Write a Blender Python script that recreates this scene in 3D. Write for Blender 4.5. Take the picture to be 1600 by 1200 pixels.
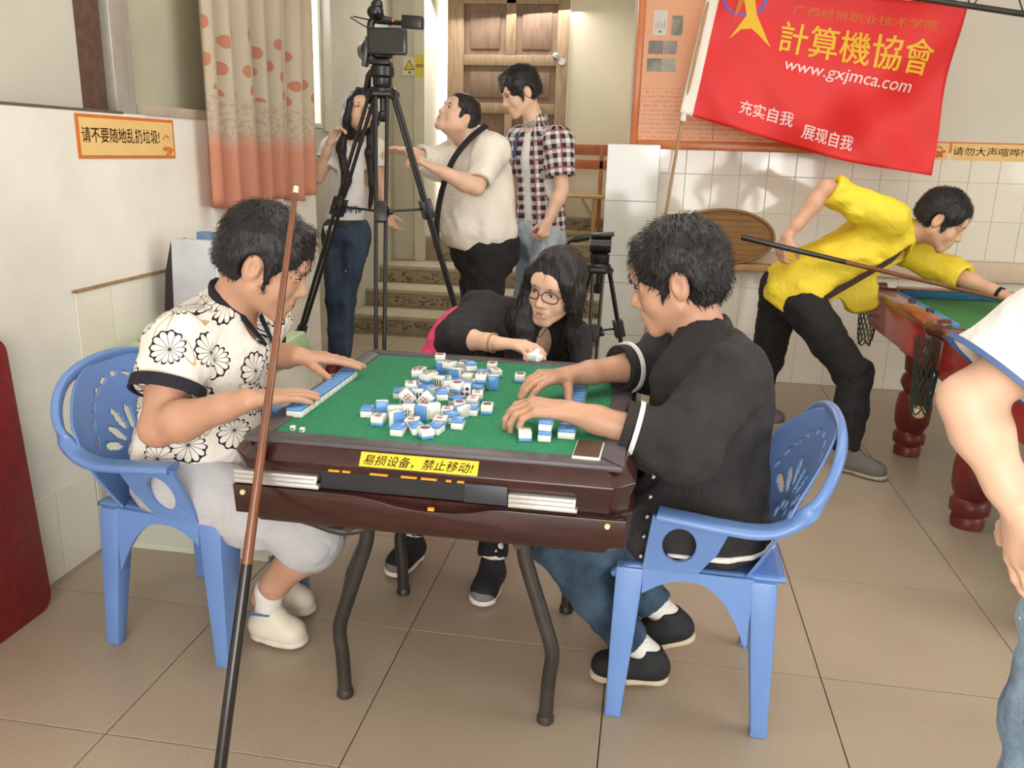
import bpy, bmesh, math, random
import numpy as np
from mathutils import Vector, Matrix, Euler

random.seed(7); np.random.seed(7)
scene = bpy.context.scene
for o in list(bpy.data.objects):
    bpy.data.objects.remove(o, do_unlink=True)
COL = scene.collection

# ------------------------------------------------------------------ camera
cam_data = bpy.data.cameras.new('camera'); cam = bpy.data.objects.new('camera', cam_data); COL.objects.link(cam)
cam_data.sensor_fit = 'HORIZONTAL'; cam_data.sensor_width = 36.0; cam_data.lens = 1305.5 / 1600 * 36
cam_data.clip_start = 0.05; cam_data.clip_end = 100
CR, CU, CF = Vector((0.98651, 0.16133, 0.02764)), Vector((-0.06941, 0.25942, 0.96327)), Vector((-0.14823, 0.95219, -0.26712))
CAM = Vector((1.23194, -1.57353, 1.40566))
cam.matrix_world = Matrix(((CR.x, CU.x, -CF.x, CAM.x), (CR.y, CU.y, -CF.y, CAM.y), (CR.z, CU.z, -CF.z, CAM.z), (0, 0, 0, 1)))
scene.camera = cam

# ------------------------------------------------------------------ world, daylight, exposure
def lin(c):
    return tuple(((v / 255) / 12.92 if v / 255 <= .04045 else ((v / 255 + .055) / 1.055) ** 2.4) for v in c)
world = bpy.data.worlds.new('daylight'); scene.world = world; world.use_nodes = True
wbg = world.node_tree.nodes['Background']
wbg.inputs[0].default_value = (1.0, 0.98, 0.93, 1); wbg.inputs[1].default_value = 5.0

def area(name, loc, target, sx, sy, power, color=(1, 1, 1)):
    ld = bpy.data.lights.new(name, 'AREA'); ld.shape = 'RECTANGLE'; ld.size = sx; ld.size_y = sy
    ld.energy = power; ld.color = color
    o = bpy.data.objects.new(name, ld); COL.objects.link(o); o.location = loc
    o.rotation_euler = (Vector(target) - Vector(loc)).to_track_quat('-Z', 'Y').to_euler()
    return o
area('daylight_rear_doorway', (1.6, -4.3, 1.5), (1.4, 1.0, 1.0), 3.2, 2.2, 50, (1.0, .985, .97))
area('daylight_rear_window', (3.27, -4.28, 1.2), (2.0, 3.9, 1.3), .75, .5, 9, (1.0, .99, .97))
area('daylight_side_window', (5.6, -0.2, 1.9), (1.0, 1.0, 0.9), 2.6, 1.5, 26, (1.0, .985, .97))
area('ceiling_lamp_light', (1.6, 1.2, 2.98), (1.6, 1.2, 0), 2.6, 1.8, 38, (1.0, .97, .93))
area('camera_flash_light', (1.30, -1.60, 1.50), (1.15, 1.0, 0.95), 0.09, 0.06, 2.5, (1.0, .97, .93))
area('stairwell_daylight', (-.05, 6.05, 2.7), (0.1, 4.9, 0.6), 1.2, .5, 22, (1.0, .97, .92))
scene.view_settings.view_transform = 'Standard'; scene.view_settings.look = 'None'
scene.view_settings.gamma = 1.0; scene.view_settings.use_curve_mapping = False
scene.view_settings.exposure = 0.12

# ------------------------------------------------------------------ materials
MATS = {}
def _nodes(name):
    m = bpy.data.materials.new(name); m.use_nodes = True
    nt = m.node_tree
    return m, nt, nt.nodes['Principled BSDF']
def N(nt, kind, **kw):
    n = nt.nodes.new(kind)
    for k, v in kw.items():
        if k.startswith('i_'):
            n.inputs[k[2:]].default_value = v
        else:
            setattr(n, k, v)
    return n
def math_n(nt, op, a, b=None, c=None, clamp=False):
    n = nt.nodes.new('ShaderNodeMath'); n.operation = op; n.use_clamp = clamp
    for i, v in enumerate((a, b, c)):
        if v is None: continue
        if isinstance(v, (int, float)): n.inputs[i].default_value = v
        else: nt.links.new(v, n.inputs[i])
    return n.outputs[0]
def mixc(nt, fac, a, b):
    n = nt.nodes.new('ShaderNodeMix'); n.data_type = 'RGBA'
    if isinstance(fac, (int, float)): n.inputs['Factor'].default_value = fac
    else: nt.links.new(fac, n.inputs['Factor'])
    for key, v in ((6, a), (7, b)):
        if isinstance(v, tuple): n.inputs[key].default_value = (*v[:3], 1)
        else: nt.links.new(v, n.inputs[key])
    return n.outputs[2]
def mat(name, rgb, rough=.5, var=.06, vscale=6, bump=0.0, bscale=120, metal=0.0, spec=.5, sss=0.0, emit=0.0, coat=0.0, alpha=1.0, trans=0.0, rgb2=None, stretch=None):
    if name in MATS: return MATS[name]
    m, nt, b = _nodes(name)
    c = lin(rgb)
    tc = N(nt, 'ShaderNodeTexCoord')
    src = tc.outputs['Object']
    if stretch:
        mp = N(nt, 'ShaderNodeMapping'); mp.inputs['Scale'].default_value = stretch
        nt.links.new(src, mp.inputs[0]); src = mp.outputs[0]
    if var or rgb2:
        no = N(nt, 'ShaderNodeTexNoise'); no.inputs['Scale'].default_value = vscale; no.inputs['Detail'].default_value = 5
        nt.links.new(src, no.inputs['Vector'])
        lo = tuple(v * (1 - var) for v in c); hi = tuple(min(1, v * (1 + var)) for v in c)
        if rgb2: lo, hi = c, lin(rgb2)
        rm = N(nt, 'ShaderNodeValToRGB'); rm.color_ramp.elements[0].position = .32; rm.color_ramp.elements[1].position = .68
        rm.color_ramp.elements[0].color = (*lo, 1); rm.color_ramp.elements[1].color = (*hi, 1)
        nt.links.new(no.outputs['Fac'], rm.inputs[0]); nt.links.new(rm.outputs[0], b.inputs['Base Color'])
    else:
        b.inputs['Base Color'].default_value = (*c, 1)
    b.inputs['Roughness'].default_value = rough; b.inputs['Metallic'].default_value = metal
    b.inputs['Specular IOR Level'].default_value = spec
    if sss:
        b.inputs['Subsurface Weight'].default_value = sss; b.inputs['Subsurface Radius'].default_value = (.012, .005, .003)
        b.inputs['Subsurface Scale'].default_value = 1.0
    if coat: b.inputs['Coat Weight'].default_value = coat; b.inputs['Coat Roughness'].default_value = .08
    if emit:
        b.inputs['Emission Color'].default_value = (*c, 1); b.inputs['Emission Strength'].default_value = emit
    if alpha < 1: b.inputs['Alpha'].default_value = alpha
    if trans: b.inputs['Transmission Weight'].default_value = trans
    if bump:
        nb = N(nt, 'ShaderNodeTexNoise'); nb.inputs['Scale'].default_value = bscale; nb.inputs['Detail'].default_value = 4
        nt.links.new(src, nb.inputs['Vector'])
        bn = N(nt, 'ShaderNodeBump'); bn.inputs['Strength'].default_value = bump; bn.inputs['Distance'].default_value = .004
        nt.links.new(nb.outputs['Fac'], bn.inputs['Height']); nt.links.new(bn.outputs[0], b.inputs['Normal'])
    MATS[name] = m
    return m

# ------------------------------------------------------------------ object helpers
def tag(o, label=None, cat=None, group=None, kind=None):
    if label: o['label'] = label
    if cat: o['category'] = cat
    if group: o['group'] = group
    if kind: o['kind'] = kind
    return o
def empty(name, loc=(0, 0, 0), rz=0.0, label=None, cat=None, group=None, parent=None):
    o = bpy.data.objects.new(name, None); COL.objects.link(o); o.location = loc; o.rotation_euler = (0, 0, rz)
    o.empty_display_size = .1
    if parent: o.parent = parent
    return tag(o, label, cat, group)
def link(name, me, m=None, parent=None, smooth=None):
    o = bpy.data.objects.new(name, me); COL.objects.link(o)
    if m is not None and not me.materials:
        for x in (m if isinstance(m, (list, tuple)) else [m]): me.materials.append(x)
    if parent: o.parent = parent
    if smooth is not None:
        shade(me, smooth)
    return o
def shade(me, angle=40):
    me.polygons.foreach_set('use_smooth', [True] * len(me.polygons))
    if angle < 180:
        try: me.set_sharp_from_angle(angle=math.radians(angle))
        except Exception: pass
def copy_tree(o, parent=None):
    c = o.copy(); COL.objects.link(c)
    if parent: c.parent = parent
    for ch in o.children: copy_tree(ch, c)
    return c
def rot_to(d, up=(0, 0, 1)):
    d = Vector(d).normalized(); return d.to_track_quat('Z', 'Y').to_matrix()

class MB:
    """collects simple shapes, then builds one mesh object"""
    def __init__(s): s.v = []; s.f = []; s.mi = []; s.cur = 0
    def add(s, vs, fs):
        b = len(s.v); s.v += [tuple(map(float, v)) for v in vs]
        s.f += [tuple(b + i for i in f) for f in fs]; s.mi += [s.cur] * len(fs); return s
    def box(s, c, d, R=None, taper=1.0):
        c = Vector(c); out = []
        for z in (-.5, .5):
            k = taper if z < 0 else 1.0
            for x, y in ((-.5, -.5), (.5, -.5), (.5, .5), (-.5, .5)):
                p = Vector((x * d[0] * k, y * d[1] * k, z * d[2]))
                if R is not None: p = R @ p
                out.append(c + p)
        return s.add(out, [(3, 2, 1, 0), (4, 5, 6, 7), (0, 1, 5, 4), (1, 2, 6, 5), (2, 3, 7, 6), (3, 0, 4, 7)])
    def bx(s, x0, x1, y0, y1, z0, z1):
        return s.box(((x0 + x1) / 2, (y0 + y1) / 2, (z0 + z1) / 2), (x1 - x0, y1 - y0, z1 - z0))
    def tube(s, pts, r, n=10, caps=True, flat=1.0, updir=None):
        pts = [Vector(p) for p in pts]; m = len(pts)
        rs = r if isinstance(r, (list, tuple)) else [r] * m
        t0 = (pts[1] - pts[0]).normalized()
        a = Vector(updir) if updir else (Vector((0, 0, 1)) if abs(t0.z) < .9 else Vector((1, 0, 0)))
        u = t0.cross(a).normalized(); w = u.cross(t0).normalized()
        vs = []
        for i, p in enumerate(pts):
            t = (pts[min(i + 1, m - 1)] - pts[max(i - 1, 0)]).normalized()
            if updir:
                u = t.cross(Vector(updir)).normalized()
            else:
                u = (u - t * u.dot(t)).normalized()
            w = u.cross(t).normalized()
            for k in range(n):
                an = 2 * math.pi * k / n
                vs.append(p + (u * math.cos(an) + w * math.sin(an) * flat) * rs[i])
        fs = [(i * n + k, i * n + (k + 1) % n, (i + 1) * n + (k + 1) % n, (i + 1) * n + k) for i in range(m - 1) for k in range(n)]
        fs = [f[::-1] for f in fs]
        if caps: fs += [tuple(range(n)), tuple(reversed(range((m - 1) * n, m * n)))]
        return s.add(vs, fs)
    def lathe(s, prof, c=(0, 0, 0), n=24, R=None):
        c = Vector(c); vs = []
        for r, z in prof:
            for k in range(n):
                p = Vector((r * math.cos(2 * math.pi * k / n), r * math.sin(2 * math.pi * k / n), z))
                if R is not None: p = R @ p
                vs.append(c + p)
        m = len(prof)
        fs = [(i * n + k, i * n + (k + 1) % n, (i + 1) * n + (k + 1) % n, (i + 1) * n + k) for i in range(m - 1) for k in range(n)]
        fs += [tuple(reversed(range(n))), tuple(range((m - 1) * n, m * n))]
        return s.add(vs, fs)
    def sphere(s, c, r, n=12, R=None):
        r = r if isinstance(r, (list, tuple)) else (r, r, r)
        c = Vector(c); vs = []; h = max(6, n // 2 + 2)
        for i in range(1, h):
            th = math.pi * i / h
            for k in range(n):
                p = Vector((r[0] * math.sin(th) * math.cos(2 * math.pi * k / n), r[1] * math.sin(th) * math.sin(2 * math.pi * k / n), -r[2] * math.cos(th)))
                vs.append(c + (R @ p if R is not None else p))
        fs = [(i * n + k, i * n + (k + 1) % n, (i + 1) * n + (k + 1) % n, (i + 1) * n + k) for i in range(h - 2) for k in range(n)]
        b, t = len(vs), len(vs) + 1
        for zz in (-r[2], r[2]):
            p = Vector((0, 0, zz)); vs.append(c + (R @ p if R is not None else p))
        fs += [(b, (k + 1) % n, k) for k in range(n)] + [(t, (h - 2) * n + k, (h - 2) * n + (k + 1) % n) for k in range(n)]
        return s.add(vs, fs)
    def prism(s, poly, fa, fb):
        """poly: 2-D outline; fa, fb: maps (a, b) -> point on the two faces"""
        n = len(poly)
        vs = [fa(*q) for q in poly] + [fb(*q) for q in poly]
        fs = [tuple(range(n)), tuple(reversed(range(n, 2 * n)))] + [(i, i + n, (i + 1) % n + n, (i + 1) % n) for i in range(n)]
        return s.add(vs, fs)
    def grid(s, fn, nu, nv, keep=None):
        vs = [fn(i / nu, j / nv) for j in range(nv + 1) for i in range(nu + 1)]
        fs = [(j * (nu + 1) + i, j * (nu + 1) + i + 1, (j + 1) * (nu + 1) + i + 1, (j + 1) * (nu + 1) + i) for j in range(nv) for i in range(nu)
              if keep is None or keep((i + .5) / nu, (j + .5) / nv)]
        return s.add(vs, fs)
    def mesh(s, name, bevel=0.0, segs=2, recalc=True, angle=None):
        me = bpy.data.meshes.new(name); me.from_pydata(s.v, [], s.f)
        me.polygons.foreach_set('material_index', s.mi)
        bm = bmesh.new(); bm.from_mesh(me)
        loose = [v for v in bm.verts if not v.link_faces]
        if loose: bmesh.ops.delete(bm, geom=loose, context='VERTS')
        if recalc: bmesh.ops.recalc_face_normals(bm, faces=bm.faces)
        if bevel:
            ed = [e for e in bm.edges if len(e.link_faces) == 2 and e.calc_face_angle(0) > math.radians(28)]
            bmesh.ops.bevel(bm, geom=ed, offset=bevel, offset_type='OFFSET', segments=segs, profile=.5, affect='EDGES', clamp_overlap=True)
        bm.to_mesh(me); bm.free()
        return me
    def build(s, name, m, parent=None, bevel=0.0, segs=2, smooth=40, recalc=True, loc=None):
        me = s.mesh(name, bevel, segs, recalc)
        o = link(name, me, m, parent)
        if smooth: shade(me, smooth)
        if loc: o.location = loc
        return o
def solidify(o, t, offset=0.0):
    md = o.modifiers.new('thickness', 'SOLIDIFY'); md.thickness = t; md.offset = offset; return o
def bez(pts, n=8):
    """smooth polyline through points (Catmull-Rom)"""
    P = [Vector(p) for p in pts]; P = [2 * P[0] - P[1]] + P + [2 * P[-1] - P[-2]]; out = []
    for i in range(1, len(P) - 2):
        for k in range(n):
            t = k / n
            out.append(.5 * ((2 * P[i]) + (P[i + 1] - P[i - 1]) * t + (2 * P[i - 1] - 5 * P[i] + 4 * P[i + 1] - P[i + 2]) * t * t + (3 * P[i] - P[i - 1] - 3 * P[i + 1] + P[i + 2]) * t ** 3))
    return out + [P[-2]]

def text_mesh(txt, size, shear=0.0, space=1.0, weight=0.0):
    cu = bpy.data.curves.new('lettering', 'FONT'); cu.body = txt; cu.size = size; cu.align_x = 'LEFT'; cu.align_y = 'BOTTOM_BASELINE'
    cu.shear = shear; cu.space_character = space; cu.resolution_u = 3; cu.offset = weight
    o = bpy.data.objects.new('lettering', cu); COL.objects.link(o)
    dg = bpy.context.evaluated_depsgraph_get(); dg.update()
    me = bpy.data.meshes.new_from_object(o.evaluated_get(dg))
    bpy.data.objects.remove(o, do_unlink=True)
    co = np.empty(len(me.vertices) * 3); me.vertices.foreach_get('co', co); co = co.reshape(-1, 3)
    fs = [tuple(p.vertices) for p in me.polygons]
    bpy.data.meshes.remove(me)
    return co, fs
def put_text(txt, fn, w, h, x0, y0, shear=0.0, space=1.0, name='lettering', m=None, parent=None, weight=0.0):
    bold = weight * .5
    """text scaled into the box (x0, y0, w, h) of a surface, fn(a, b) -> point"""
    co, fs = text_mesh(txt, 1.0, shear, space, 0.0)
    if len(co) == 0: return None
    a, b = co[:, :2].min(0), co[:, :2].max(0)
    q = (co[:, :2] - a) / np.maximum(b - a, 1e-6)
    mb = MB(); ex = bold * h
    for dx, dy in (((-ex, 0), (ex, 0), (0, -ex), (0, ex)) if bold else ((0, 0),)):
        mb.add([fn(x0 + dx * 1.2 + u * w, y0 + dy * 1.2 + v * h) for u, v in q], fs)
    return mb.build(name, m, parent, smooth=None, recalc=False)
# ------------------------------------------------------------------ soft bodies: smooth unions of tapered limbs, meshed
def arr(p): return np.array(p, dtype=np.float32)
class Field:
    def __init__(s, lo, hi, res, fine=()):
        """rectilinear grid lo..hi; fine = list of (lo, hi, res) boxes whose ranges are sampled finer on every axis"""
        s.ax = []
        for k in range(3):
            x = lo[k]; xs = [x]
            while x < hi[k]:
                st = res
                for a, b, r in fine:
                    if a[k] - res <= x <= b[k]: st = min(st, r)
                x += st; xs.append(x)
            s.ax.append(np.array(xs, dtype=np.float32))
        s.d = np.full([len(a) for a in s.ax], 9.0, dtype=np.float32)
    def sl(s, lo, hi):
        out = []
        for k in range(3):
            i = max(0, int(np.searchsorted(s.ax[k], lo[k])) - 1); j = min(len(s.ax[k]), int(np.searchsorted(s.ax[k], hi[k])) + 1)
            if j - i < 2: return None
            out.append(slice(i, j))
        return tuple(out)
    def pts(s, sl):
        return np.meshgrid(s.ax[0][sl[0]], s.ax[1][sl[1]], s.ax[2][sl[2]], indexing='ij', sparse=True)
    def put(s, sl, d, k, op):
        a = s.d[sl]
        if op == '+':
            if k > 0:
                h = np.maximum(k - np.abs(a - d), 0) / k
                s.d[sl] = np.minimum(a, d) - h * h * k * .25
            else: s.d[sl] = np.minimum(a, d)
        elif op == '-':
            d = -d
            if k > 0:
                h = np.maximum(k - np.abs(a - d), 0) / k
                s.d[sl] = np.maximum(a, d) + h * h * k * .25
            else: s.d[sl] = np.maximum(a, d)
    def rc(s, a, b, r1, r2=None, k=.02, op='+', sq=None):
        """round cone from a to b; sq=(axis vector, factor): squashed cross-section along that axis"""
        r2 = r1 if r2 is None else r2
        a, b = arr(a), arr(b); pad = max(r1, r2) + k + .03
        sl = s.sl(np.minimum(a, b) - pad, np.maximum(a, b) + pad)
        if sl is None: return s
        X, Y, Z = s.pts(sl); ba = b - a; L2 = float(ba @ ba) + 1e-9
        px, py, pz = X - a[0], Y - a[1], Z - a[2]
        t = np.clip((px * ba[0] + py * ba[1] + pz * ba[2]) / L2, 0, 1)
        qx, qy, qz = px - ba[0] * t, py - ba[1] * t, pz - ba[2] * t
        if sq is not None:
            n = arr(sq[0]); n = n / np.linalg.norm(n); e = qx * n[0] + qy * n[1] + qz * n[2]
            g = 1 / sq[1] - 1
            qx, qy, qz = qx + n[0] * e * g, qy + n[1] * e * g, qz + n[2] * e * g
        d = np.sqrt(qx * qx + qy * qy + qz * qz) - (r1 + (r2 - r1) * t)
        s.put(sl, d.astype(np.float32), k, op); return s
    def el(s, c, r, M=None, k=.02, op='+'):
        c = arr(c); r = arr(r if hasattr(r, '__len__') else (r, r, r)); pad = float(r.max()) + k + .03
        sl = s.sl(c - pad, c + pad)
        if sl is None: return s
        X, Y, Z = s.pts(sl); p = [X - c[0], Y - c[1], Z - c[2]]
        if M is not None:
            M = np.array(M, dtype=np.float32)
            p = [p[0] * M[0, i] + p[1] * M[1, i] + p[2] * M[2, i] for i in range(3)]
        q = np.sqrt((p[0] / r[0]) ** 2 + (p[1] / r[1]) ** 2 + (p[2] / r[2]) ** 2)
        g = np.sqrt((p[0] / r[0] ** 2) ** 2 + (p[1] / r[1] ** 2) ** 2 + (p[2] / r[2] ** 2) ** 2)
        d = q * (q - 1) / np.maximum(g, 1e-4)
        s.put(sl, d.astype(np.float32), k, op); return s
    def half(s, p, n, k=.006, rng=None):
        """cut away what lies on the side n points to (inside the box rng only)"""
        n = arr(n); n = n / np.linalg.norm(n); p = arr(p)
        sl = (slice(None),) * 3 if rng is None else s.sl(rng[0], rng[1])
        if sl is None: return s
        X, Y, Z = s.pts(sl)
        d = -((X - p[0]) * n[0] + (Y - p[1]) * n[1] + (Z - p[2]) * n[2])
        s.put(sl, d.astype(np.float32), k, '-'); return s
    def cutcyl(s, p, n, R, L):
        """cut away a round plug of radius R and length L ahead of the plane through p (the open end of a sleeve)"""
        n = arr(n); n = n / np.linalg.norm(n); p = arr(p); q = p + n * L
        sl = s.sl(np.minimum(p, q) - R - .02, np.maximum(p, q) + R + .02)
        if sl is None: return s
        X, Y, Z = s.pts(sl); px, py, pz = X - p[0], Y - p[1], Z - p[2]
        t = px * n[0] + py * n[1] + pz * n[2]
        rad = np.sqrt(np.maximum(px * px + py * py + pz * pz - t * t, 0)) - R
        s.put(sl, np.maximum(np.maximum(-t, t - L), rad).astype(np.float32), .003, '-'); return s
    def noise(s, amp, scale, seed=0, stretch=(1, 1, 1)):
        near = np.abs(s.d) < .06
        idx = np.nonzero(near)
        P = np.stack([s.ax[i][idx[i]] * stretch[i] for i in range(3)], 1) / scale
        s.d[idx] += amp * vnoise(P, seed); return s
    def mesh(s, name, smooth=1):
        d = s.d; ins = d < 0
        ax = s.ax; nx, ny, nz = d.shape
        c = ins[:-1, :-1, :-1].astype(np.uint8)
        tot = c.copy()
        for (i, j, k) in ((1, 0, 0), (0, 1, 0), (0, 0, 1), (1, 1, 0), (1, 0, 1), (0, 1, 1), (1, 1, 1)):
            tot += ins[i:nx - 1 + i, j:ny - 1 + j, k:nz - 1 + k]
        act = (tot > 0) & (tot < 8)
        I, J, K = np.nonzero(act); n = len(I)
        vid = np.full(act.shape, -1, dtype=np.int32); vid[I, J, K] = np.arange(n)
        pos = np.zeros((n, 3), dtype=np.float32); cnt = np.zeros(n, dtype=np.float32)
        cor = [(a, b, e) for a in (0, 1) for b in (0, 1) for e in (0, 1)]
        for A in cor:
            for k in range(3):
                if A[k]: continue
                B = list(A); B[k] = 1
                da = d[I + A[0], J + A[1], K + A[2]]; db = d[I + B[0], J + B[1], K + B[2]]
                m = (da < 0) != (db < 0)
                if not m.any(): continue
                t = da[m] / (da[m] - db[m])
                pa = np.stack([ax[0][I[m] + A[0]], ax[1][J[m] + A[1]], ax[2][K[m] + A[2]]], 1)
                pb = np.stack([ax[0][I[m] + B[0]], ax[1][J[m] + B[1]], ax[2][K[m] + B[2]]], 1)
                pos[m] += pa + (pb - pa) * t[:, None]; cnt[m] += 1
        pos /= np.maximum(cnt, 1)[:, None]
        quads = []
        for k in range(3):
            o = [0, 0, 0]; o[k] = 1
            e = [slice(1, -1)] * 3; e[k] = slice(0, -1)
            A = ins[tuple(e)]
            e2 = [slice(1, -1)] * 3; e2[k] = slice(1, None)
            B = ins[tuple(e2)]
            for flip, m in ((False, A & ~B), (True, ~A & B)):
                ii = np.nonzero(m)
                g = [x + 1 for x in ii]; g[k] = ii[k]
                u, w = (k + 1) % 3, (k + 2) % 3
                def cell(du, dw):
                    q = [x.copy() for x in g]; q[u] -= du; q[w] -= dw
                    return vid[q[0], q[1], q[2]]
                Q = np.stack([cell(1, 1), cell(0, 1), cell(0, 0), cell(1, 0)], 1)
                if flip: Q = Q[:, ::-1]
                quads.append(Q)
        F = np.concatenate(quads) if quads else np.zeros((0, 4), int)
        F = F[(F >= 0).all(1)]
        for _ in range(smooth):                                   # light relaxation
            acc = np.zeros_like(pos); cn = np.zeros(len(pos), dtype=np.float32)
            for a in range(4):
                for b in (1, 3):
                    np.add.at(acc, F[:, a], pos[F[:, (a + b) % 4]]); np.add.at(cn, F[:, a], 1)
            pos = pos * .5 + .5 * acc / np.maximum(cn, 1)[:, None]
        me = bpy.data.meshes.new(name)
        me.vertices.add(len(pos)); me.vertices.foreach_set('co', pos.astype(np.float32).ravel())
        me.loops.add(F.size); me.loops.foreach_set('vertex_index', F.astype(np.int32).ravel())
        me.polygons.add(len(F)); me.polygons.foreach_set('loop_start', np.arange(0, F.size, 4, dtype=np.int32))
        me.update(calc_edges=True); me.validate()
        me.polygons.foreach_set('use_smooth', [True] * len(me.polygons))
        return me
_LAT = np.random.RandomState(11).rand(32, 32, 32).astype(np.float32) * 2 - 1
def vnoise(P, seed=0):
    P = P + seed * 7.31
    i = np.floor(P).astype(int); f = (P - i).astype(np.float32); f = f * f * (3 - 2 * f); i &= 31; j = (i + 1) & 31
    r = 0
    for a in (0, 1):
        for b in (0, 1):
            for c in (0, 1):
                w = (f[:, 0] if a else 1 - f[:, 0]) * (f[:, 1] if b else 1 - f[:, 1]) * (f[:, 2] if c else 1 - f[:, 2])
                r = r + w * _LAT[j[:, 0] if a else i[:, 0], j[:, 1] if b else i[:, 1], j[:, 2] if c else i[:, 2]]
    return r
# ------------------------------------------------------------------ the room
plaster = mat('plaster_white', (226, 222, 210), .85, .035, 2.2, .15, 60)
plaster_dirty = mat('plaster_scuffed', (226, 222, 212), .85, .06, 4.0, .2, 40)
cream = mat('plaster_cream', (226, 216, 192), .85, .05, 1.5, .15, 60)
alcove_m = mat('plaster_grey_green', (196, 192, 174), .85, .08, 2.5, .2, 50)
grout = mat('grout', (200, 192, 174), .9, .1, 30)
floor_grout = mat('floor_joint', (92, 78, 64), .9, .1, 30)
tile_m = mat('wall_tile_glaze', (226, 220, 207), .06, .02, 4, 0.015, 8, spec=.6)
pil_tile = mat('pier_tile_glaze', (204, 206, 198), .10, .02, 4, 0.02, 8, spec=.6)
concrete = mat('stair_concrete', (160, 147, 122), .9, .16, 14, .4, 60)
stair_nose = mat('stair_tread', (186, 174, 148), .85, .1, 10, .3, 60)
ceil_m = mat('ceiling_paint', (225, 222, 214), .9, .02)

def floor_tile_material():
    m, nt, b = _nodes('floor_tile')
    tc = N(nt, 'ShaderNodeTexCoord')
    n1 = N(nt, 'ShaderNodeTexNoise'); n1.inputs['Scale'].default_value = 260; n1.inputs['Detail'].default_value = 3
    n2 = N(nt, 'ShaderNodeTexNoise'); n2.inputs['Scale'].default_value = 5; n2.inputs['Detail'].default_value = 5
    geo = N(nt, 'ShaderNodeNewGeometry')
    for n in (n1, n2): nt.links.new(geo.outputs['Position'], n.inputs['Vector'])
    r = N(nt, 'ShaderNodeValToRGB'); r.color_ramp.elements[0].position = .3; r.color_ramp.elements[1].position = .7
    r.color_ramp.elements[0].color = (*lin((164, 148, 128)), 1); r.color_ramp.elements[1].color = (*lin((190, 174, 154)), 1)
    nt.links.new(n1.outputs['Fac'], r.inputs[0])
    r2 = N(nt, 'ShaderNodeValToRGB'); r2.color_ramp.elements[0].color = (.86, .85, .83, 1); r2.color_ramp.elements[1].color = (1.04, 1.04, 1.04, 1)
    nt.links.new(n2.outputs['Fac'], r2.inputs[0])
    mx = N(nt, 'ShaderNodeMix'); mx.data_type = 'RGBA'; mx.blend_type = 'MULTIPLY'; mx.inputs['Factor'].default_value = 1
    nt.links.new(r.outputs[0], mx.inputs[6]); nt.links.new(r2.outputs[0], mx.inputs[7])
    nt.links.new(mx.outputs[2], b.inputs['Base Color'])
    rr = math_n(nt, 'MULTIPLY_ADD', n2.outputs['Fac'], .22, .22)
    nt.links.new(rr, b.inputs['Roughness']); b.inputs['Specular IOR Level'].default_value = .4
    return m
ftile = floor_tile_material()

def slab(name, *rng, m=plaster, kind='structure', parent=None, bevel=0):
    o = MB().bx(*rng).build(name, m, parent, bevel=bevel)
    if kind and not parent: o['kind'] = kind
    return o
def tiles(parent, m, axis, plane, proud, us, vs, gap=.003, skip=None, bevel=.0015):
    """individual wall tiles on a plane x=plane or y=plane; us, vs = joint positions; alike tiles share a mesh"""
    cache = {}
    for i in range(len(us) - 1):
        for j in range(len(vs) - 1):
            if skip and skip((us[i] + us[i + 1]) / 2, (vs[j] + vs[j + 1]) / 2): continue
            du, dv = us[i + 1] - us[i] - gap, vs[j + 1] - vs[j] - gap
            key = (round(du, 3), round(dv, 3))
            if key not in cache:
                d = (abs(proud), du, dv) if axis == 'x' else ((du, abs(proud), dv) if axis == 'y' else (du, dv, abs(proud)))
                cache[key] = MB().box((0, 0, 0), d).mesh('tile', bevel=bevel, segs=1); shade(cache[key], 30)
            o = link('tile', cache[key], m, parent)
            cu, cv = (us[i] + us[i + 1]) / 2, (vs[j] + vs[j + 1]) / 2
            jit = random.uniform(-.0006, .0006)
            o.location = (plane + proud / 2 + jit, cu, cv) if axis == 'x' else ((cu, plane + proud / 2 + jit, cv) if axis == 'y' else (cu, cv, plane + proud / 2 + jit * .4))

# floor: each 60 cm tile lies on a bed with dark joints
fl_ = slab('floor', -1.3, 5.9, -4.4, 4.66, -.12, -.006, m=floor_grout)
fl_['label'] = 'beige speckled square tile floor'
tiles(fl_, ftile, 'z', -.006, .006, [-1.2 + .6 * i for i in range(12)], [-4.2 + .6 * j for j in range(15)] + [4.65], gap=.0032, bevel=.001)

# left wall with a long window
wl = MB()
wl.bx(-.82, -.62, -4.4, 2.98, -.05, 1.50)
wl.bx(-.82, -.62, -4.4, -.60, 1.50, 3.1); wl.bx(-.82, -.62, 2.90, 2.98, 1.50, 3.1); wl.bx(-.82, -.62, -.60, 2.90, 2.62, 3.1)
wall_left = tag(wl.build('wall_left', plaster_dirty), kind='structure')
tiles(wall_left, tile_m, 'x', -.62, .006, [-.36 + .262 * i for i in range(5)] + [.885], [0, .30], gap=.003)
tiles(wall_left, tile_m, 'x', -.62, .006, [.887 + .19 * i for i in range(12)], [0, .30, .61, .92], gap=.003)
tr = slab('trim_1', -.62, -.607, .88, 2.97, .921, .929, m=mat('trim_brown_edge', (150, 118, 84), .8, .3, 40))
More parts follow.
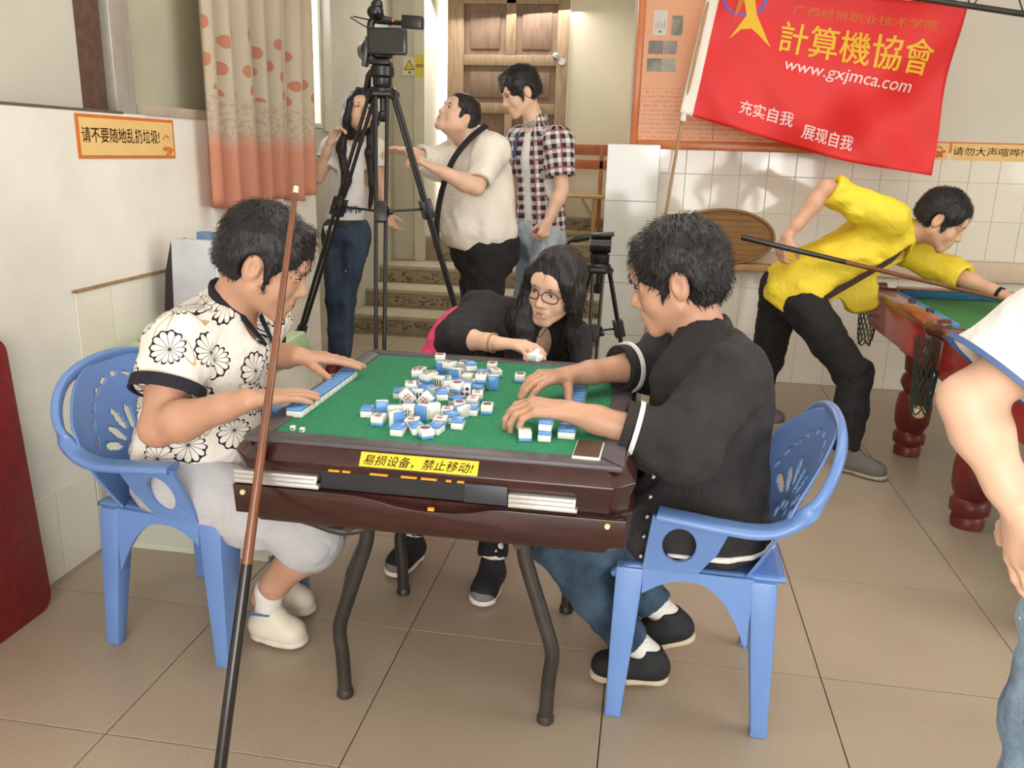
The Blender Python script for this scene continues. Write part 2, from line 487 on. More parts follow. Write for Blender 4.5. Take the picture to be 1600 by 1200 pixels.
# the sliding window on the left wall
alu = mat('window_aluminium', (196, 194, 186), .35, .05, 20, metal=.6)
frost = mat('window_frosted_pane', (204, 202, 188), .45, .05, 3, .05, 20)
frost_b = mat('window_pane_dirty', (176, 174, 152), .45, .07, 3, .05, 20)
dark_gap = mat('window_dark_gap', (92, 66, 52), .8, .25, 30, .2, 80)
w1 = empty('window_1', (-.70, .5, 1.5)); w1['kind'] = 'structure'; w1['label'] = 'aluminium sliding window with dusty panes'
def wpart(name, m, y0, y1, z0, z1, x0=-.70, x1=-.66, bevel=.002):
    o = MB().bx(x0 + .70, x1 + .70, y0 - .5, y1 - .5, z0 - 1.5, z1 - 1.5).build(name, m, w1, bevel=bevel); return o
wpart('pane', frost, -.6, 1.095, 1.50, 2.6, -.672, -.66)
wpart('board', dark_gap, 1.10, 1.245, 1.505, 2.6, -.70, -.67)  # brown sheet filling the open sash gap, its shade put into the colour
wpart('stile', alu, 1.245, 1.325, 1.503, 2.6, -.69, -.635); wpart('stile', alu, 1.335, 1.375, 1.503, 2.6, -.70, -.645)
wpart('pane', frost_b, 1.385, 2.10, 1.54, 2.6, -.70, -.69); wpart('pane', frost_b, 2.14, 2.86, 1.54, 2.6, -.70, -.69)
wpart('stile', alu, 2.10, 2.14, 1.503, 2.6, -.70, -.66); wpart('stile', alu, 2.86, 2.90, 1.503, 2.6, -.70, -.66)
wpart('window_sill', mat('sill_wood_grey', (168, 154, 136), .7, .1, 12), 1.38, 2.9, 1.50, 1.537, -.70, -.612)
wpart('window_sill', mat('sill_dark_edge', (96, 88, 76), .8, .1, 12), -.6, 1.25, 1.497, 1.506, -.70, -.617)

# stairwell alcove at the far left
wa = MB()
wa.bx(-1.25, -1.05, 2.98, 6.4, -.05, 1.53); wa.bx(-1.25, -1.05, 2.98, 3.40, 1.53, 3.1); wa.bx(-1.25, -1.05, 4.19, 6.4, 1.53, 3.1); wa.bx(-1.25, -1.05, 3.40, 4.19, 2.7, 3.1)
tag(wa.build('wall_alcove', alcove_m), kind='structure')
w2 = empty('window_2', (-1.05, 3.8, 1.53)); w2['kind'] = 'structure'; w2['label'] = 'barred stairwell window with daylight outside'
for y0, y1, z0, z1 in ((-.40, -.36, 0, 1.17), (.35, .39, 0, 1.17), (-.36, .35, 0, .03)):
    MB().bx(-.06, .012, y0, y1, z0, z1).build('frame', mat('window_frame_cream', (216, 214, 196), .5), w2, bevel=.003)
MB().bx(.0, .02, .42, .56, -.02, 1.2).build('frame', mat('window_frame_cream', (216, 214, 196), .5), w2, bevel=.003)
for k in range(3):
    MB().tube([(-.09, -.36 + .14 * k + .4, 0), (-.09, -.36 + .14 * k + .4, 1.17)], .006, 8).build('bar', alu, w2)
MB().tube([(-.09, -.36, .46), (-.09, .35, .46)], .006, 8).build('bar', alu, w2)

slab('wall_return', -1.25, -.82, 2.90, 2.98, -.05, 3.1, m=alcove_m)
# facing wall of the stairwell with pier, upper door wall
fw = MB(); fw.bx(-1.05, -.84, 5.868, 6.05, .40, 3.1); fw.bx(-.84, -.752, 5.80, 6.35, .436, 3.1); fw.bx(-1.05, -.752, 5.872, 6.35, -.05, .436)
tag(fw.build('wall_stairwell', mat('plaster_stairwell', (214, 208, 188), .85, .06, 2.5, .2, 50)), kind='structure')
dw = MB(); dw.bx(.43, 1.9, 6.3, 6.5, .3, 3.1); dw.bx(-.86, .43, 6.3, 6.5, 2.75, 3.1)
tag(dw.build('wall_landing', cream), kind='structure')
# stairs: each step its own piece
st = empty('stairs', (0, 4.65, 0)); tag(st, 'rough concrete stairs with pebbled risers behind the tripods', 'stairs')
ST = [(4.65, .145), (5.04, .29), (5.42, .435), (5.85, .66), (6.22, .86)]
for i, (y, z) in enumerate(ST):
    y1 = ST[i + 1][0] if i < 4 else 6.25
    x0 = -1.047 if i < 3 else -.748
    z0 = 0 if i == 0 else ST[i - 1][1] - .05
    o = MB().bx(x0, 1.052, y - 4.65 + .012, y1 - 4.65 + .02, z0 - .1 if i else -.05, z - .035).build('step', concrete, st)
    MB().bx(x0, 1.052, y - 4.65, y1 - 4.65 + .015, z - .035, z).build('tread', stair_nose, o, bevel=.008)
    # pebbles pressed into the riser
    mb = MB(); rr = random.Random(i)
    for k in range(150):
        px, pz = rr.uniform(x0 + .05, 1.0), rr.uniform(z0 + .025, z - .055)
        mb.sphere((px, y - 4.65 + .012, pz), (.011, .006, .007), 6)
    mb.build('pebbles', mat('riser_pebble', (110, 84, 66), .8, .4, 60), o, smooth=60)['kind'] = 'stuff'
slab('floor_outside', -1.5, .5, 6.30, 9.0, .80, .86, m=concrete)
# timber door, right leaf closed; left of it the opening is bright
wood = mat('door_timber', (142, 118, 92), .6, .0, 5, .25, 40, rgb2=(170, 144, 114), stretch=(6, 6, 1.2))
wood_d = mat('door_panel_timber', (122, 98, 80), .65, .0, 5, .25, 40, rgb2=(142, 116, 96), stretch=(6, 6, 1.2))
d1 = empty('door_1', (-.665, 6.3, .86)); d1['kind'] = 'structure'; d1['label'] = 'weathered panelled timber door'
def dpart(name, m, x0, x1, z0, z1, y0, y1, bevel=.006):
    return MB().bx(x0 + .665, x1 + .665, y0 - 6.3, y1 - 6.3, z0 - .86, z1 - .86).build(name, m, d1, bevel=bevel)
dpart('door_leaf', wood_d, -.64, .42, .87, 2.74, 6.30, 6.33)
for x0, x1, z0, z1 in ((-.665, -.515, .87, 2.74), (.325, .43, .87, 2.74), (-.135, -.045, 2.235, 2.74), (-.515, .325, 2.15, 2.24), (-.515, .325, 1.74, 1.83), (-.515, .325, .87, 1.05), (-.515, .325, 2.66, 2.74), (-.13, -.06, 1.05, 1.74)):
    dpart('rail', wood, x0, x1, z0, z1, 6.268, 6.302)
dpart('panel', wood_d, -.46, .27, 1.88, 2.10, 6.285, 6.302); dpart('panel', wood_d, -.46, -.19, 2.29, 2.6, 6.285, 6.302); dpart('panel', wood_d, .01, .27, 2.29, 2.6, 6.285, 6.302)
steel = mat('brushed_steel', (200, 198, 192), .25, .02, 20, metal=.9)
kn = MB(); kn.tube([(.99, -.03, 1.37), (.99, -.075, 1.37)], .018, 12); kn.sphere((.99, -.095, 1.365), (.034, .03, .034), 14); kn.tube([(1.04, -.032, 1.33), (1.04, -.04, 1.33)], .03, 14); kn.build('door_handle', steel, d1)
# back wall: glazed tiles to shoulder height, paint above
wb = MB(); wb.bx(1.06, 5.9, 3.94, 4.14, -.05, 3.1); wb.bx(1.06, 1.10, 4.1, 6.4, 0, 3.1)
wall_back = tag(wb.build('wall_back', mat('plaster_back', (206, 201, 187), .85, .03, 2.2, .1, 60)), kind='structure')
us = [1.27 + .166 * i for i in range(16)]
tiles(wall_back, tile_m, 'y', 3.94, -.007, us, [.845, 1.08, 1.306, 1.475])
us = [1.27 + .19 * i for i in range(14)]
tiles(wall_back, tile_m, 'y', 3.94, -.007, us, [0, .31, .61, .72])
MB().bx(1.27, 5.9, 3.936, 3.945, 0, 1.476).build('grout_bed', grout, wall_back)
ledge = slab('trim_2', 1.27, 5.9, 3.90, 3.945, .722, .842, m=mat('ledge_beige', (206, 186, 164), .5, .06, 8), bevel=.006)
# tiled pier at the foot of the stairs
pier = MB().bx(.965, 1.262, 3.665, 3.945, 0, 1.462).build('wall_pier', grout); pier['kind'] = 'structure'; pier['label'] = 'shoulder-high tiled pier beside the stairs'
tiles(pier, pil_tile, 'y', 3.665, -.008, [.957, 1.27], [0, .31, .64, .81, 1.14, 1.47], gap=.0025)
tiles(pier, pil_tile, 'x', 1.262, .008, [3.657, 3.94], [0, .31, .64, .81, 1.14, 1.47], gap=.0025)
tiles(pier, pil_tile, 'x', .965, -.008, [3.657, 3.94], [0, .31, .64, .81, 1.14, 1.47], gap=.0025)
MB().bx(.957, 1.27, 3.657, 3.945, 1.462, 1.472).build('cap', pil_tile, pier, bevel=.003)
# unseen room shell: right wall with a window, rear wall with a doorway, ceiling
wr = MB(); wr.bx(5.8, 5.95, -4.4, -1.6, 0, 3.1); wr.bx(5.8, 5.95, 1.2, 4.1, 0, 3.1); wr.bx(5.8, 5.95, -1.6, 1.2, 0, 1.1); wr.bx(5.8, 5.95, -1.6, 1.2, 2.7, 3.1)
tag(wr.build('wall_right', plaster), kind='structure')
wq = MB(); wq.bx(-.8, 0, -4.55, -4.4, 0, 3.1); wq.bx(3.2, 5.95, -4.55, -4.4, 0, 3.1); wq.bx(0, 3.2, -4.55, -4.4, 2.65, 3.1)
tag(wq.build('wall_rear', plaster), kind='structure')
slab('ceiling', -1.3, 5.95, -4.55, 6.5, 3.1, 3.2, m=ceil_m)
# ------------------------------------------------------------------ mahjong table
TC = (.79, .53)
wood_t = mat('mahogany_laminate', (44, 20, 19), .25, .0, 4, .04, 60, rgb2=(60, 27, 25), stretch=(2, 2, 14), coat=.25)
rim_m = mat('rim_grey_plastic', (84, 78, 84), .42, .08, 20, .05, 90)
felt = mat('green_felt', (38, 124, 84), .95, .0, 160, .5, 420, rgb2=(56, 146, 104))
black_iron = mat('black_painted_iron', (30, 29, 28), .42, .0, 9, .15, 60, rgb2=(62, 56, 50))
silver = mat('anodised_strip', (206, 206, 204), .3, .03, 40, metal=.7)
slot_m = mat('slot_black', (24, 25, 30), .6, .1, 30)
orange_m = mat('orange_inlay', (236, 160, 40), .5, .0)
tb = empty('mahjong_table', (TC[0], TC[1], 0), label='square mahjong table with green felt top and dark red wooden sides', cat='table')
HX, HY = .455, .47
def octa(hx, hy, c):
    return [(-hx + c, -hy), (hx - c, -hy), (hx, -hy + c), (hx, hy - c), (hx - c, hy), (-hx + c, hy), (-hx, hy - c), (-hx, -hy + c)]
def octa_solid(mb, rings):
    vs = []; n = 8
    for hx, hy, c, z in rings: vs += [(a, b, z) for a, b in octa(hx, hy, c)]
    fs = [(i * n + k, i * n + (k + 1) % n, (i + 1) * n + (k + 1) % n, (i + 1) * n + k) for i in range(len(rings) - 1) for k in range(n)]
    fs += [tuple(reversed(range(n))), tuple(range((len(rings) - 1) * n, len(rings) * n))]
    return mb.add(vs, fs)
octa_solid(MB(), [(HX - .03, HY - .03, .03, .572), (HX - .012, HY - .012, .035, .60), (HX - .004, HY - .004, .04, .668), (HX - .002, HY - .002, .04, .672)]).build('lower_body', wood_t, tb, bevel=.003)
octa_solid(MB(), [(HX - .012, HY - .012, .04, .672), (HX - .012, HY - .012, .04, .70), (HX, HY, .045, .735), (HX - .024, HY - .024, .045, .767)]).build('upper_body', wood_t, tb, bevel=.003)
for s, ax in ((-1, 'y'), (1, 'y'), (-1, 'x'), (1, 'x')):        # four rim rails round the felt
    mb = MB(); w = .052
    if ax == 'y':
        poly = [(-HX + .03, s * (HY - .025)), (HX - .03, s * (HY - .025)), (HX - .03 - w, s * (HY - .025 - w)), (-HX + .03 + w, s * (HY - .025 - w))]
    else:
        poly = [(s * (HX - .028), -HY + .03), (s * (HX - .028), HY - .03), (s * (HX - .028 - w), HY - .03 - w), (s * (HX - .028 - w), -HY + .03 + w)]
    mb.prism(poly, lambda a, b: (a, b, .776), lambda a, b: (a, b, .762)); mb.build('rim_rail', rim_m, tb, bevel=.004)
MB().bx(-HX + .075, HX - .075, -HY + .073, HY - .073, .762, .7715).build('felt_top', felt, tb, bevel=.002)
# front fittings
FY = -HY + .002
mb = MB(); mb.bx(-.235, .185, FY + .004, FY + .06, .676, .722); mb.build('drawer_slot', slot_m, tb)
MB().bx(.09, .185, FY - .004, FY + .02, .676, .72).build('slot_panel', mat('slot_panel_grey', (52, 54, 62), .4, .1, 20), tb, bevel=.002)
for a, b in ((-.215, -.19), (-.183, -.165), (-.12, -.08), (-.05, -.015), (-.005, .03), (.05, .062), (.075, .09)): MB().bx(a, b, FY - .0035, FY + .01, .7195, .7235).build('orange_inlay', orange_m, tb)
lip = [(-.44, .60), (.44, .60), (.44, .668), (.19, .668), (.15, .666), (.11, .655), (.07, .648), (0, .647), (-.06, .652), (-.11, .664), (-.16, .671), (-.24, .672), (-.44, .672)]
MB().prism(lip, lambda a, b: (a, FY - .010 + (.672 - b) * .12, b), lambda a, b: (a, FY + .02, b)).build('front_panel', wood_t, tb, bevel=.003)
for x0, x1 in ((-.436, -.238), (.187, .335)):
    mb = MB()
    for k in range(3): mb.bx(x0, x1 - k * .004, FY - .007, FY + .012, .675 + k * .0105, .6835 + k * .0105)
    mb.bx(x0, x1 - .004, FY - .0045, FY + .012, .675, .705); mb.build('silver_strip', silver, tb, bevel=.001)
for x in (-.415, .40): MB().tube([(x, FY - .004, .655), (x, FY - .014, .655)], .006, 12).build('screw', mat('screw_cream', (226, 200, 150), .4), tb)
MB().bx(.012, .026, FY - .012, FY - .006, .652, .659).build('mark', orange_m, tb)
sy = mat('sticker_yellow', (232, 200, 52), .5, .03, 30)
stf = lambda a, b: (a, -HY - .0015 + (b - .735) * .75, b)
st_o = MB().prism([(-.145, .738), (.118, .738), (.118, .764), (-.145, .764)], lambda a, b: (a, stf(a, b)[1] - .001, b), lambda a, b: (a, stf(a, b)[1] + .003, b)).build('warning_sticker', sy, tb)
put_text('易损设备，禁止移动!', lambda a, b: (a, stf(a, b)[1] - .0016, b), .245, .019, -.137, .7415, shear=.25, m=mat('ink_black', (24, 20, 18), .6, 0), parent=st_o, weight=.012)
octa_solid(MB(), [(HX - .06, HY - .06, .03, .558), (HX - .045, HY - .045, .03, .575)]).build('underside', slot_m, tb)
def table_leg(sx, sy):
    b = (.272 * sx, .272 * sy); t = (.195 * sx, .272 * sy)
    pts = bez([(t[0], t[1], .566), (t[0] + .004 * sx, t[1], .47), (t[0] + .02 * sx, t[1], .41), (b[0] - .012 * sx, b[1], .27), (b[0] + .006 * sx, b[1], .20), (b[0], b[1], .12), (b[0] - .004 * sx, b[1], .012)], 6)
    o = MB().tube(pts, .0185, 14).build('leg', black_iron, tb, smooth=50)
    MB().lathe([(.019, .0), (.0225, .004), (.0225, .014), (.0195, .024)], (b[0] - .004 * sx, b[1], 0), 16).build('foot_cap', black_iron, o)
for sx in (-1, 1):
    for sy_ in (-1, 1): table_leg(sx, sy_)
for sx in (-1, 1):
    MB().tube([(.20 * sx, -.40, .553), (.20 * sx, .40, .553)], .012, 10).build('cross_bar', black_iron, tb)
MB().tube(bez([(.225, -.275, .555), (.30, -.30, .548), (.39, -.33, .548), (.42, -.20, .552)], 6), .011, 10).build('cross_bar', black_iron, tb)
MB().tube(bez([(-.40, -.36, .557), (-.30, -.38, .550), (-.22, -.385, .536), (-.14, -.36, .548)], 6), .011, 10).build('cross_bar', black_iron, tb)
MB().tube([(-.20, -.255, .50), (-.255, -.262, .36), (-.268, -.268, .29)], .006, 8).build('brace', black_iron, tb)

# ------------------------------------------------------------------ blue moulded plastic armchairs (front = +x)
plastic_blue = mat('plastic_blue', (104, 139, 198), .3, .05, 5, .04, 30, spec=.5)
plastic_pink = mat('plastic_pink', (222, 60, 110), .35, .05, 5, .04, 30)
def back_fn(u, v):
    a = (u - .5) * 2
    top = .796 - .13 * abs(a) ** 2.6
    z = .43 + (top - .43) * v
    t = (z - .43) / .40
    x = -.185 - .142 * t + .065 * a * a * (1 - .25 * t)
    y = a * (.205 + .055 * math.sin(min(1, v * 1.1) * math.pi * .62))
    return (x, y, z)
def hole(u, v):
    a = (u - .5) * 2; z = v
    for k in range(11):                                   # arc of small slots under the top edge
        th = math.radians(18 + 144 * k / 10); cx, cz = .72 * math.cos(th), .36 + .50 * math.sin(th)
        dx, dz = (a - cx), (z - cz) * 1.5
        r, q = dx * math.cos(th) + dz * math.sin(th), -dx * math.sin(th) + dz * math.cos(th)
        if (r / .030) ** 2 + (q / .058) ** 2 < 1: return True
    for k in range(7):                                    # fan of petals
        th = math.radians(25 + 130 * k / 6); R0 = .42 if k % 2 else .48
        cx, cz = R0 * math.cos(th), .26 + .62 * R0 * math.sin(th)
        dx, dz = (a - cx), (z - cz) * 1.5
        r, q = dx * math.cos(th) + dz * math.sin(th), -dx * math.sin(th) + dz * math.cos(th)
        if (r / .16) ** 2 + (q / .052) ** 2 < 1: return True
    for k in range(5):
        th = math.radians(20 + 140 * k / 4)
        cx, cz = .20 * math.cos(th), .16 + .16 * math.sin(th)
        if ((a - cx) / .045) ** 2 + ((z - cz) / .045) ** 2 < 1: return True
    return False
def make_chair(pm):
    root = empty('plastic_armchair', (0, 0, 0))
    # seat with rounded front lip
    def seat_fn(u, v):
        x = -.215 + .42 * u; y = (v - .5) * (.42 - .03 * (1 - u))
        z = .432 - .014 * math.sin(math.pi * u) * math.sin(math.pi * v) - (.03 * max(0, (u - .86) / .14) ** 2)
        return (x, y, z)
    o = MB().grid(seat_fn, 24, 20).build('seat', pm, root); solidify(o, .012, -1)
    o = MB().grid(back_fn, 84, 84, lambda u, v: not hole(u, v)).build('backrest', pm, root); solidify(o, .006, 0)
    # rim: from one arm front, round the top of the back, to the other arm front
    half = [(.10, .262, .598), (.04, .268, .594), (-.05, .272, .586), (-.13, .272, .583), (-.19, .270, .600), (-.242, .262, .645), (-.278, .235, .705), (-.302, .18, .758), (-.314, .10, .787), (-.318, 0, .796)]
    pts = half + [(x, -y, z) for x, y, z in reversed(half[:-1])]
    path = bez(pts, 5); rs = []
    mb = MB(); n = len(path)
    for i, p in enumerate(path):
        f = min(i, n - 1 - i) / n
        rs.append(.031 if f < .17 else .031 - .013 * min(1, (f - .17) / .12))
    vs = []; nn = 14
    for i, p in enumerate(path):
        t = (path[min(i + 1, n - 1)] - path[max(i - 1, 0)]).normalized()
        f = min(1, max(0, (abs(i - (n - 1) / 2) / (n / 2) - .30) / .35))     # 1 on the arms, 0 on the back
        up = Vector((0, 0, 1)) * f + Vector((-.95, 0, .30)) * (1 - f)
        up = (up - t * up.dot(t)).normalized(); side = t.cross(up).normalized()
        for k in range(nn):
            an = 2 * math.pi * k / nn
            ca, sa = math.cos(an), math.sin(an)
            vs.append(p + side * rs[i] * math.copysign(abs(ca) ** .6, ca) + up * .012 * math.copysign(abs(sa) ** .6, sa))
    fs = [(i * nn + k, i * nn + (k + 1) % nn, (i + 1) * nn + (k + 1) % nn, (i + 1) * nn + k) for i in range(n - 1) for k in range(nn)] + [tuple(range(nn)), tuple(reversed(range((n - 1) * nn, n * nn)))]
    mb.add(vs, fs); mb.build('arm_rim', pm, root, smooth=60)
    for s in (-1, 1):
        lean = lambda z: s * (.215 + .058 * max(0, z - .44) / .15 + .012 * (1 - z / .44) * (z < .44))
        # arm support panel with an oval hole
        outer = [(.128, .430), (.112, .60), (-.07, .586), (-.045, .50), (-.005, .43)]
        hol = [(.045 + .040 * math.cos(2 * math.pi * k / 20), .515 + .056 * math.sin(2 * math.pi * k / 20)) for k in range(20)]
        def ray_to(poly, c, an):
            d = (math.cos(an), math.sin(an)); best = 9
            for i in range(len(poly)):
                (x1, z1), (x2, z2) = poly[i], poly[(i + 1) % len(poly)]
                den = d[0] * (z2 - z1) - d[1] * (x2 - x1)
                if abs(den) < 1e-9: continue
                t = ((x1 - c[0]) * (z2 - z1) - (z1 - c[1]) * (x2 - x1)) / den
                q = ((x1 - c[0]) * d[1] - (z1 - c[1]) * d[0]) / den
                if t > 0 and -1e-6 <= q <= 1 + 1e-6: best = min(best, t)
            return (c[0] + d[0] * best, c[1] + d[1] * best)
        m_ = 40; c0 = (.045, .515)
        angs = sorted([2 * math.pi * k / m_ for k in range(m_)] + [math.atan2(z - c0[1], x - c0[0]) % (2 * math.pi) for x, z in outer])
        O = [ray_to(outer, c0, a) for a in angs]; H = [(c0[0] + .040 * math.cos(a), c0[1] + .054 * math.sin(a)) for a in angs]
        k = len(angs); vs = []
        for dy in (-.006, .006):
            vs += [(x, lean(z) + dy, z) for x, z in O] + [(x, lean(z) + dy, z) for x, z in H]
        fs = []
        for i in range(k):
            j = (i + 1) % k
            fs += [(i, j, k + j, k + i), (2 * k + i, 3 * k + i, 3 * k + j, 2 * k + j), (k + i, k + j, 3 * k + j, 3 * k + i), (i, 2 * k + i, 2 * k + j, j)]
        MB().add(vs, fs).build('arm_support', pm, root, smooth=35)
        # legs: broad tapering channels
        def leg(xt0, xt1, xb0, xb1, wide=1.0):
            mb = MB(); sec = []
            for z, x0, x1, w in ((.0, xb0, xb1, .036 + .010 * wide), (.02, xb0 + .002, xb1 - .002, .036 + .010 * wide), (.22, (xb0 + xt0) / 2, (xb1 + xt1) / 2, .044 + .03 * wide), (.425, xt0, xt1, .052 + .055 * wide)):
                y = lean(z); sec.append([(x0, y, z), (x1, y, z), (x1, y - s * w, z), (x0, y - s * w, z)])
            vs = [p for q in sec for p in q]
            fs = [(i * 4 + a, i * 4 + (a + 1) % 4, (i + 1) * 4 + (a + 1) % 4, (i + 1) * 4 + a) for i in range(3) for a in range(4)] + [(3, 2, 1, 0), (12, 13, 14, 15)]
            mb.add(vs, fs); mb.build('leg', pm, root, bevel=.006)
        leg(.122, .192, .152, .198); leg(-.195, -.130, -.213, -.168, .3)
        # arched skirt between the legs
        arch = [(.125, .43), (.125, .36)] + [(.125 - .262 * t, .36 + .045 * math.sin(min(1, t * 2.6) * math.pi / 2) - .165 * max(0, (t - .45) / .55) ** 2.2) for t in [i / 14 for i in range(1, 15)]] + [(-.14, .43)]
        MB().prism(arch, lambda a, b: (a, lean(min(b, .44)) - s * .001, b), lambda a, b: (a, lean(min(b, .44)) - s * .011, b)).build('skirt', pm, root, smooth=30)
    archf = [(-.17, .43), (-.165, .33)] + [(-.165 + .33 * t, .33 + .07 * math.sin(math.pi * t)) for t in [i / 12 for i in range(1, 12)]] + [(.165, .33), (.17, .43)]
    MB().prism(archf, lambda a, b: (.188, a, b - .012), lambda a, b: (.178, a, b - .012)).build('skirt', pm, root, smooth=30)
    MB().prism(archf, lambda a, b: (-.19, a, b), lambda a, b: (-.18, a, b)).build('skirt', pm, root, smooth=30)
    return root
chair_l = make_chair(plastic_blue)
chair_l.location = (.0, .55, 0); chair_l.rotation_euler = (0, 0, math.radians(-7))
tag(chair_l, 'blue plastic armchair under the man in the flowered shirt', 'chair', 'plastic armchairs at the mahjong table')
chair_r = copy_tree(chair_l); chair_r.location = (1.41, .53, 0); chair_r.rotation_euler = (0, 0, math.radians(180 - 2))
tag(chair_r, 'blue plastic armchair under the man in the black jacket', 'chair', 'plastic armchairs at the mahjong table')
chair_p = copy_tree(chair_l); chair_p.location = (.635, 1.47, 0); chair_p.rotation_euler = (0, 0, math.radians(-90))
for c in chair_p.children:
    c.data = c.data.copy(); c.data.materials.clear(); c.data.materials.append(plastic_pink)
tag(chair_p, 'pink plastic armchair mostly hidden behind the woman in glasses', 'chair', 'plastic armchairs at the mahjong table')
# ------------------------------------------------------------------ pool table
PX0, PX1, PY0, PY1, PZ = 2.40, 3.70, .86, 3.16, .775
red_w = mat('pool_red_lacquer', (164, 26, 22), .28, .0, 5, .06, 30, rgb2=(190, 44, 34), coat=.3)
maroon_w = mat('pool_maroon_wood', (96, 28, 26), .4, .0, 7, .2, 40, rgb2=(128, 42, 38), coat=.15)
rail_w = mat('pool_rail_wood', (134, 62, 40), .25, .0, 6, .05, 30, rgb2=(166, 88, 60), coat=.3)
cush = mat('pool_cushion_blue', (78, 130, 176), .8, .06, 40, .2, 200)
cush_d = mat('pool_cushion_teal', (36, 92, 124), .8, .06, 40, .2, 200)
pcloth = mat('pool_cloth_green', (66, 130, 70), .95, .06, 40, .25, 300)
leather = mat('pocket_leather', (84, 36, 26), .3, .1, 20, .1, 60, coat=.2)
pt = empty('pool_table', ((PX0 + PX1) / 2, (PY0 + PY1) / 2, 0), label='pool table with green cloth, blue cushions and red turned legs', cat='pool table')
ox, oy = (PX0 + PX1) / 2, (PY0 + PY1) / 2
def pp(name, m, x0, x1, y0, y1, z0, z1, bevel=.004, parent=None):
    return MB().bx(x0 - ox, x1 - ox, y0 - oy, y1 - oy, z0, z1).build(name, m, parent or pt, bevel=bevel)
pp('bed', pcloth, PX0 + .10, PX1 - .10, PY0 + .10, PY1 - .10, .68, .735)
MID = 2.01
for y0, y1 in ((PY0 + .14, MID - .12), (MID + .12, PY1 - .14)):
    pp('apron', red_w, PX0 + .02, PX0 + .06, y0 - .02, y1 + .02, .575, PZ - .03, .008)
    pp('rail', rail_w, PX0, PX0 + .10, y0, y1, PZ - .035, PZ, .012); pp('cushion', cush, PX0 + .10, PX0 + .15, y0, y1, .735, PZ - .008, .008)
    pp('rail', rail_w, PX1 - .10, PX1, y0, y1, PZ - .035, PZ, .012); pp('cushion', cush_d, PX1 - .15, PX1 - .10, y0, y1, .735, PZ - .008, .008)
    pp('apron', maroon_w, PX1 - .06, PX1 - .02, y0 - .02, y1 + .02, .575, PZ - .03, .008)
for y, s in ((PY0, 1), (PY1, -1)):
    pp('rail', rail_w, PX0 + .16, PX1 - .16, min(y, y + s * .10), max(y, y + s * .10), PZ - .035, PZ, .012)
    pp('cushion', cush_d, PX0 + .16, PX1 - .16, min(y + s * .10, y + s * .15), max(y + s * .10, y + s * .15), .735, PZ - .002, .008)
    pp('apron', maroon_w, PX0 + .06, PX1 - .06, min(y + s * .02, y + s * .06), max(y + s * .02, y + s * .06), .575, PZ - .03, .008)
for yy in (2.62, 2.35): pp('sight', mat('pool_sight_dark', (40, 44, 70), .5), PX0 + .085, PX0 + .112, yy, yy + .03, PZ - .01, PZ + .012, .002)
pp('sight', MATS['pool_sight_dark'], 3.20, 3.235, PY1 - .11, PY1 - .07, PZ - .01, PZ + .02, .002)
# leather rims of the pockets and their nets
net_m = mat('pocket_net', (44, 66, 56), .8, .1, 60)
def pocket(x, y, d, drop, net=True):
    o = MB().tube(bez([(x - ox + d * .09 + .10 * math.cos(a), y - oy + .105 * math.sin(a), PZ - .016) for a in [math.pi * (.5 + k / 8) if d > 0 else math.pi * (-.5 + k / 8) for k in range(9)]], 3), .026, 12).build('pocket', leather, pt, smooth=60)
    pp('pocket_block', leather, min(x, x + d * .06), max(x, x + d * .06), y - .105, y + .105, .60, PZ - .04, .015)
    if net:
        mb = MB(); cx, cy = x - ox - d * .005, y - oy
        for k in range(14):
            a0 = 2 * math.pi * k / 14
            for sgn in (1, -1):
                pts = [(cx + (.058 - .020 * t) * math.cos(a0 + sgn * t * 1.9), cy + (.058 - .020 * t) * math.sin(a0 + sgn * t * 1.9), PZ - .05 - drop * t) for t in [i / 8 for i in range(9)]]
                mb.tube(pts, .0022, 5, caps=False)
        mb.tube([(cx + .03 * math.cos(a), cy + .03 * math.sin(a), PZ - .05 - drop - .03 * abs(math.sin(2 * a))) for a in [2 * math.pi * k / 16 for k in range(17)]], .004, 5)
        mb.build('net', net_m, o, smooth=60)
pocket(PX0 + .01, MID, 1, .30); pocket(PX0 + .03, PY1 - .07, 1, .24); pocket(PX1, MID, -1, .2, False); pocket(PX1 - .03, PY1 - .07, -1, .2, False); pocket(PX0 + .03, PY0 + .07, 1, .2, False)
prof = [(.050, .0), (.062, .004), (.064, .035), (.056, .05), (.074, .065), (.076, .105), (.060, .125), (.066, .135), (.080, .17), (.084, .25), (.076, .31), (.056, .325), (.066, .34), (.080, .37), (.072, .405), (.056, .42), (.068, .43), (.074, .50), (.080, .515)]
leg_me = MB().lathe(prof, (0, 0, 0), 28).mesh('leg'); shade(leg_me, 50)
for x, y in ((2.585, 1.80), (2.59, 2.66), (3.45, 1.80), (3.45, 2.66), (2.59, .98)):
    o = link('leg', leg_me, maroon_w, pt); o.location = (x - ox, y - oy, 0)
    b_ = pp('leg_block', maroon_w, x - .085, x + .085, y - .085, y + .085, .51, .60, .008)
ball = MB().sphere((0, 0, 0), .027, 16).build('pool_ball', mat('ball_cream', (226, 206, 160), .15, .0), smooth=180); ball.location = (2.405, 2.01, .402)
tag(ball, 'cream pool ball lying at the bottom of the pocket net', 'ball')

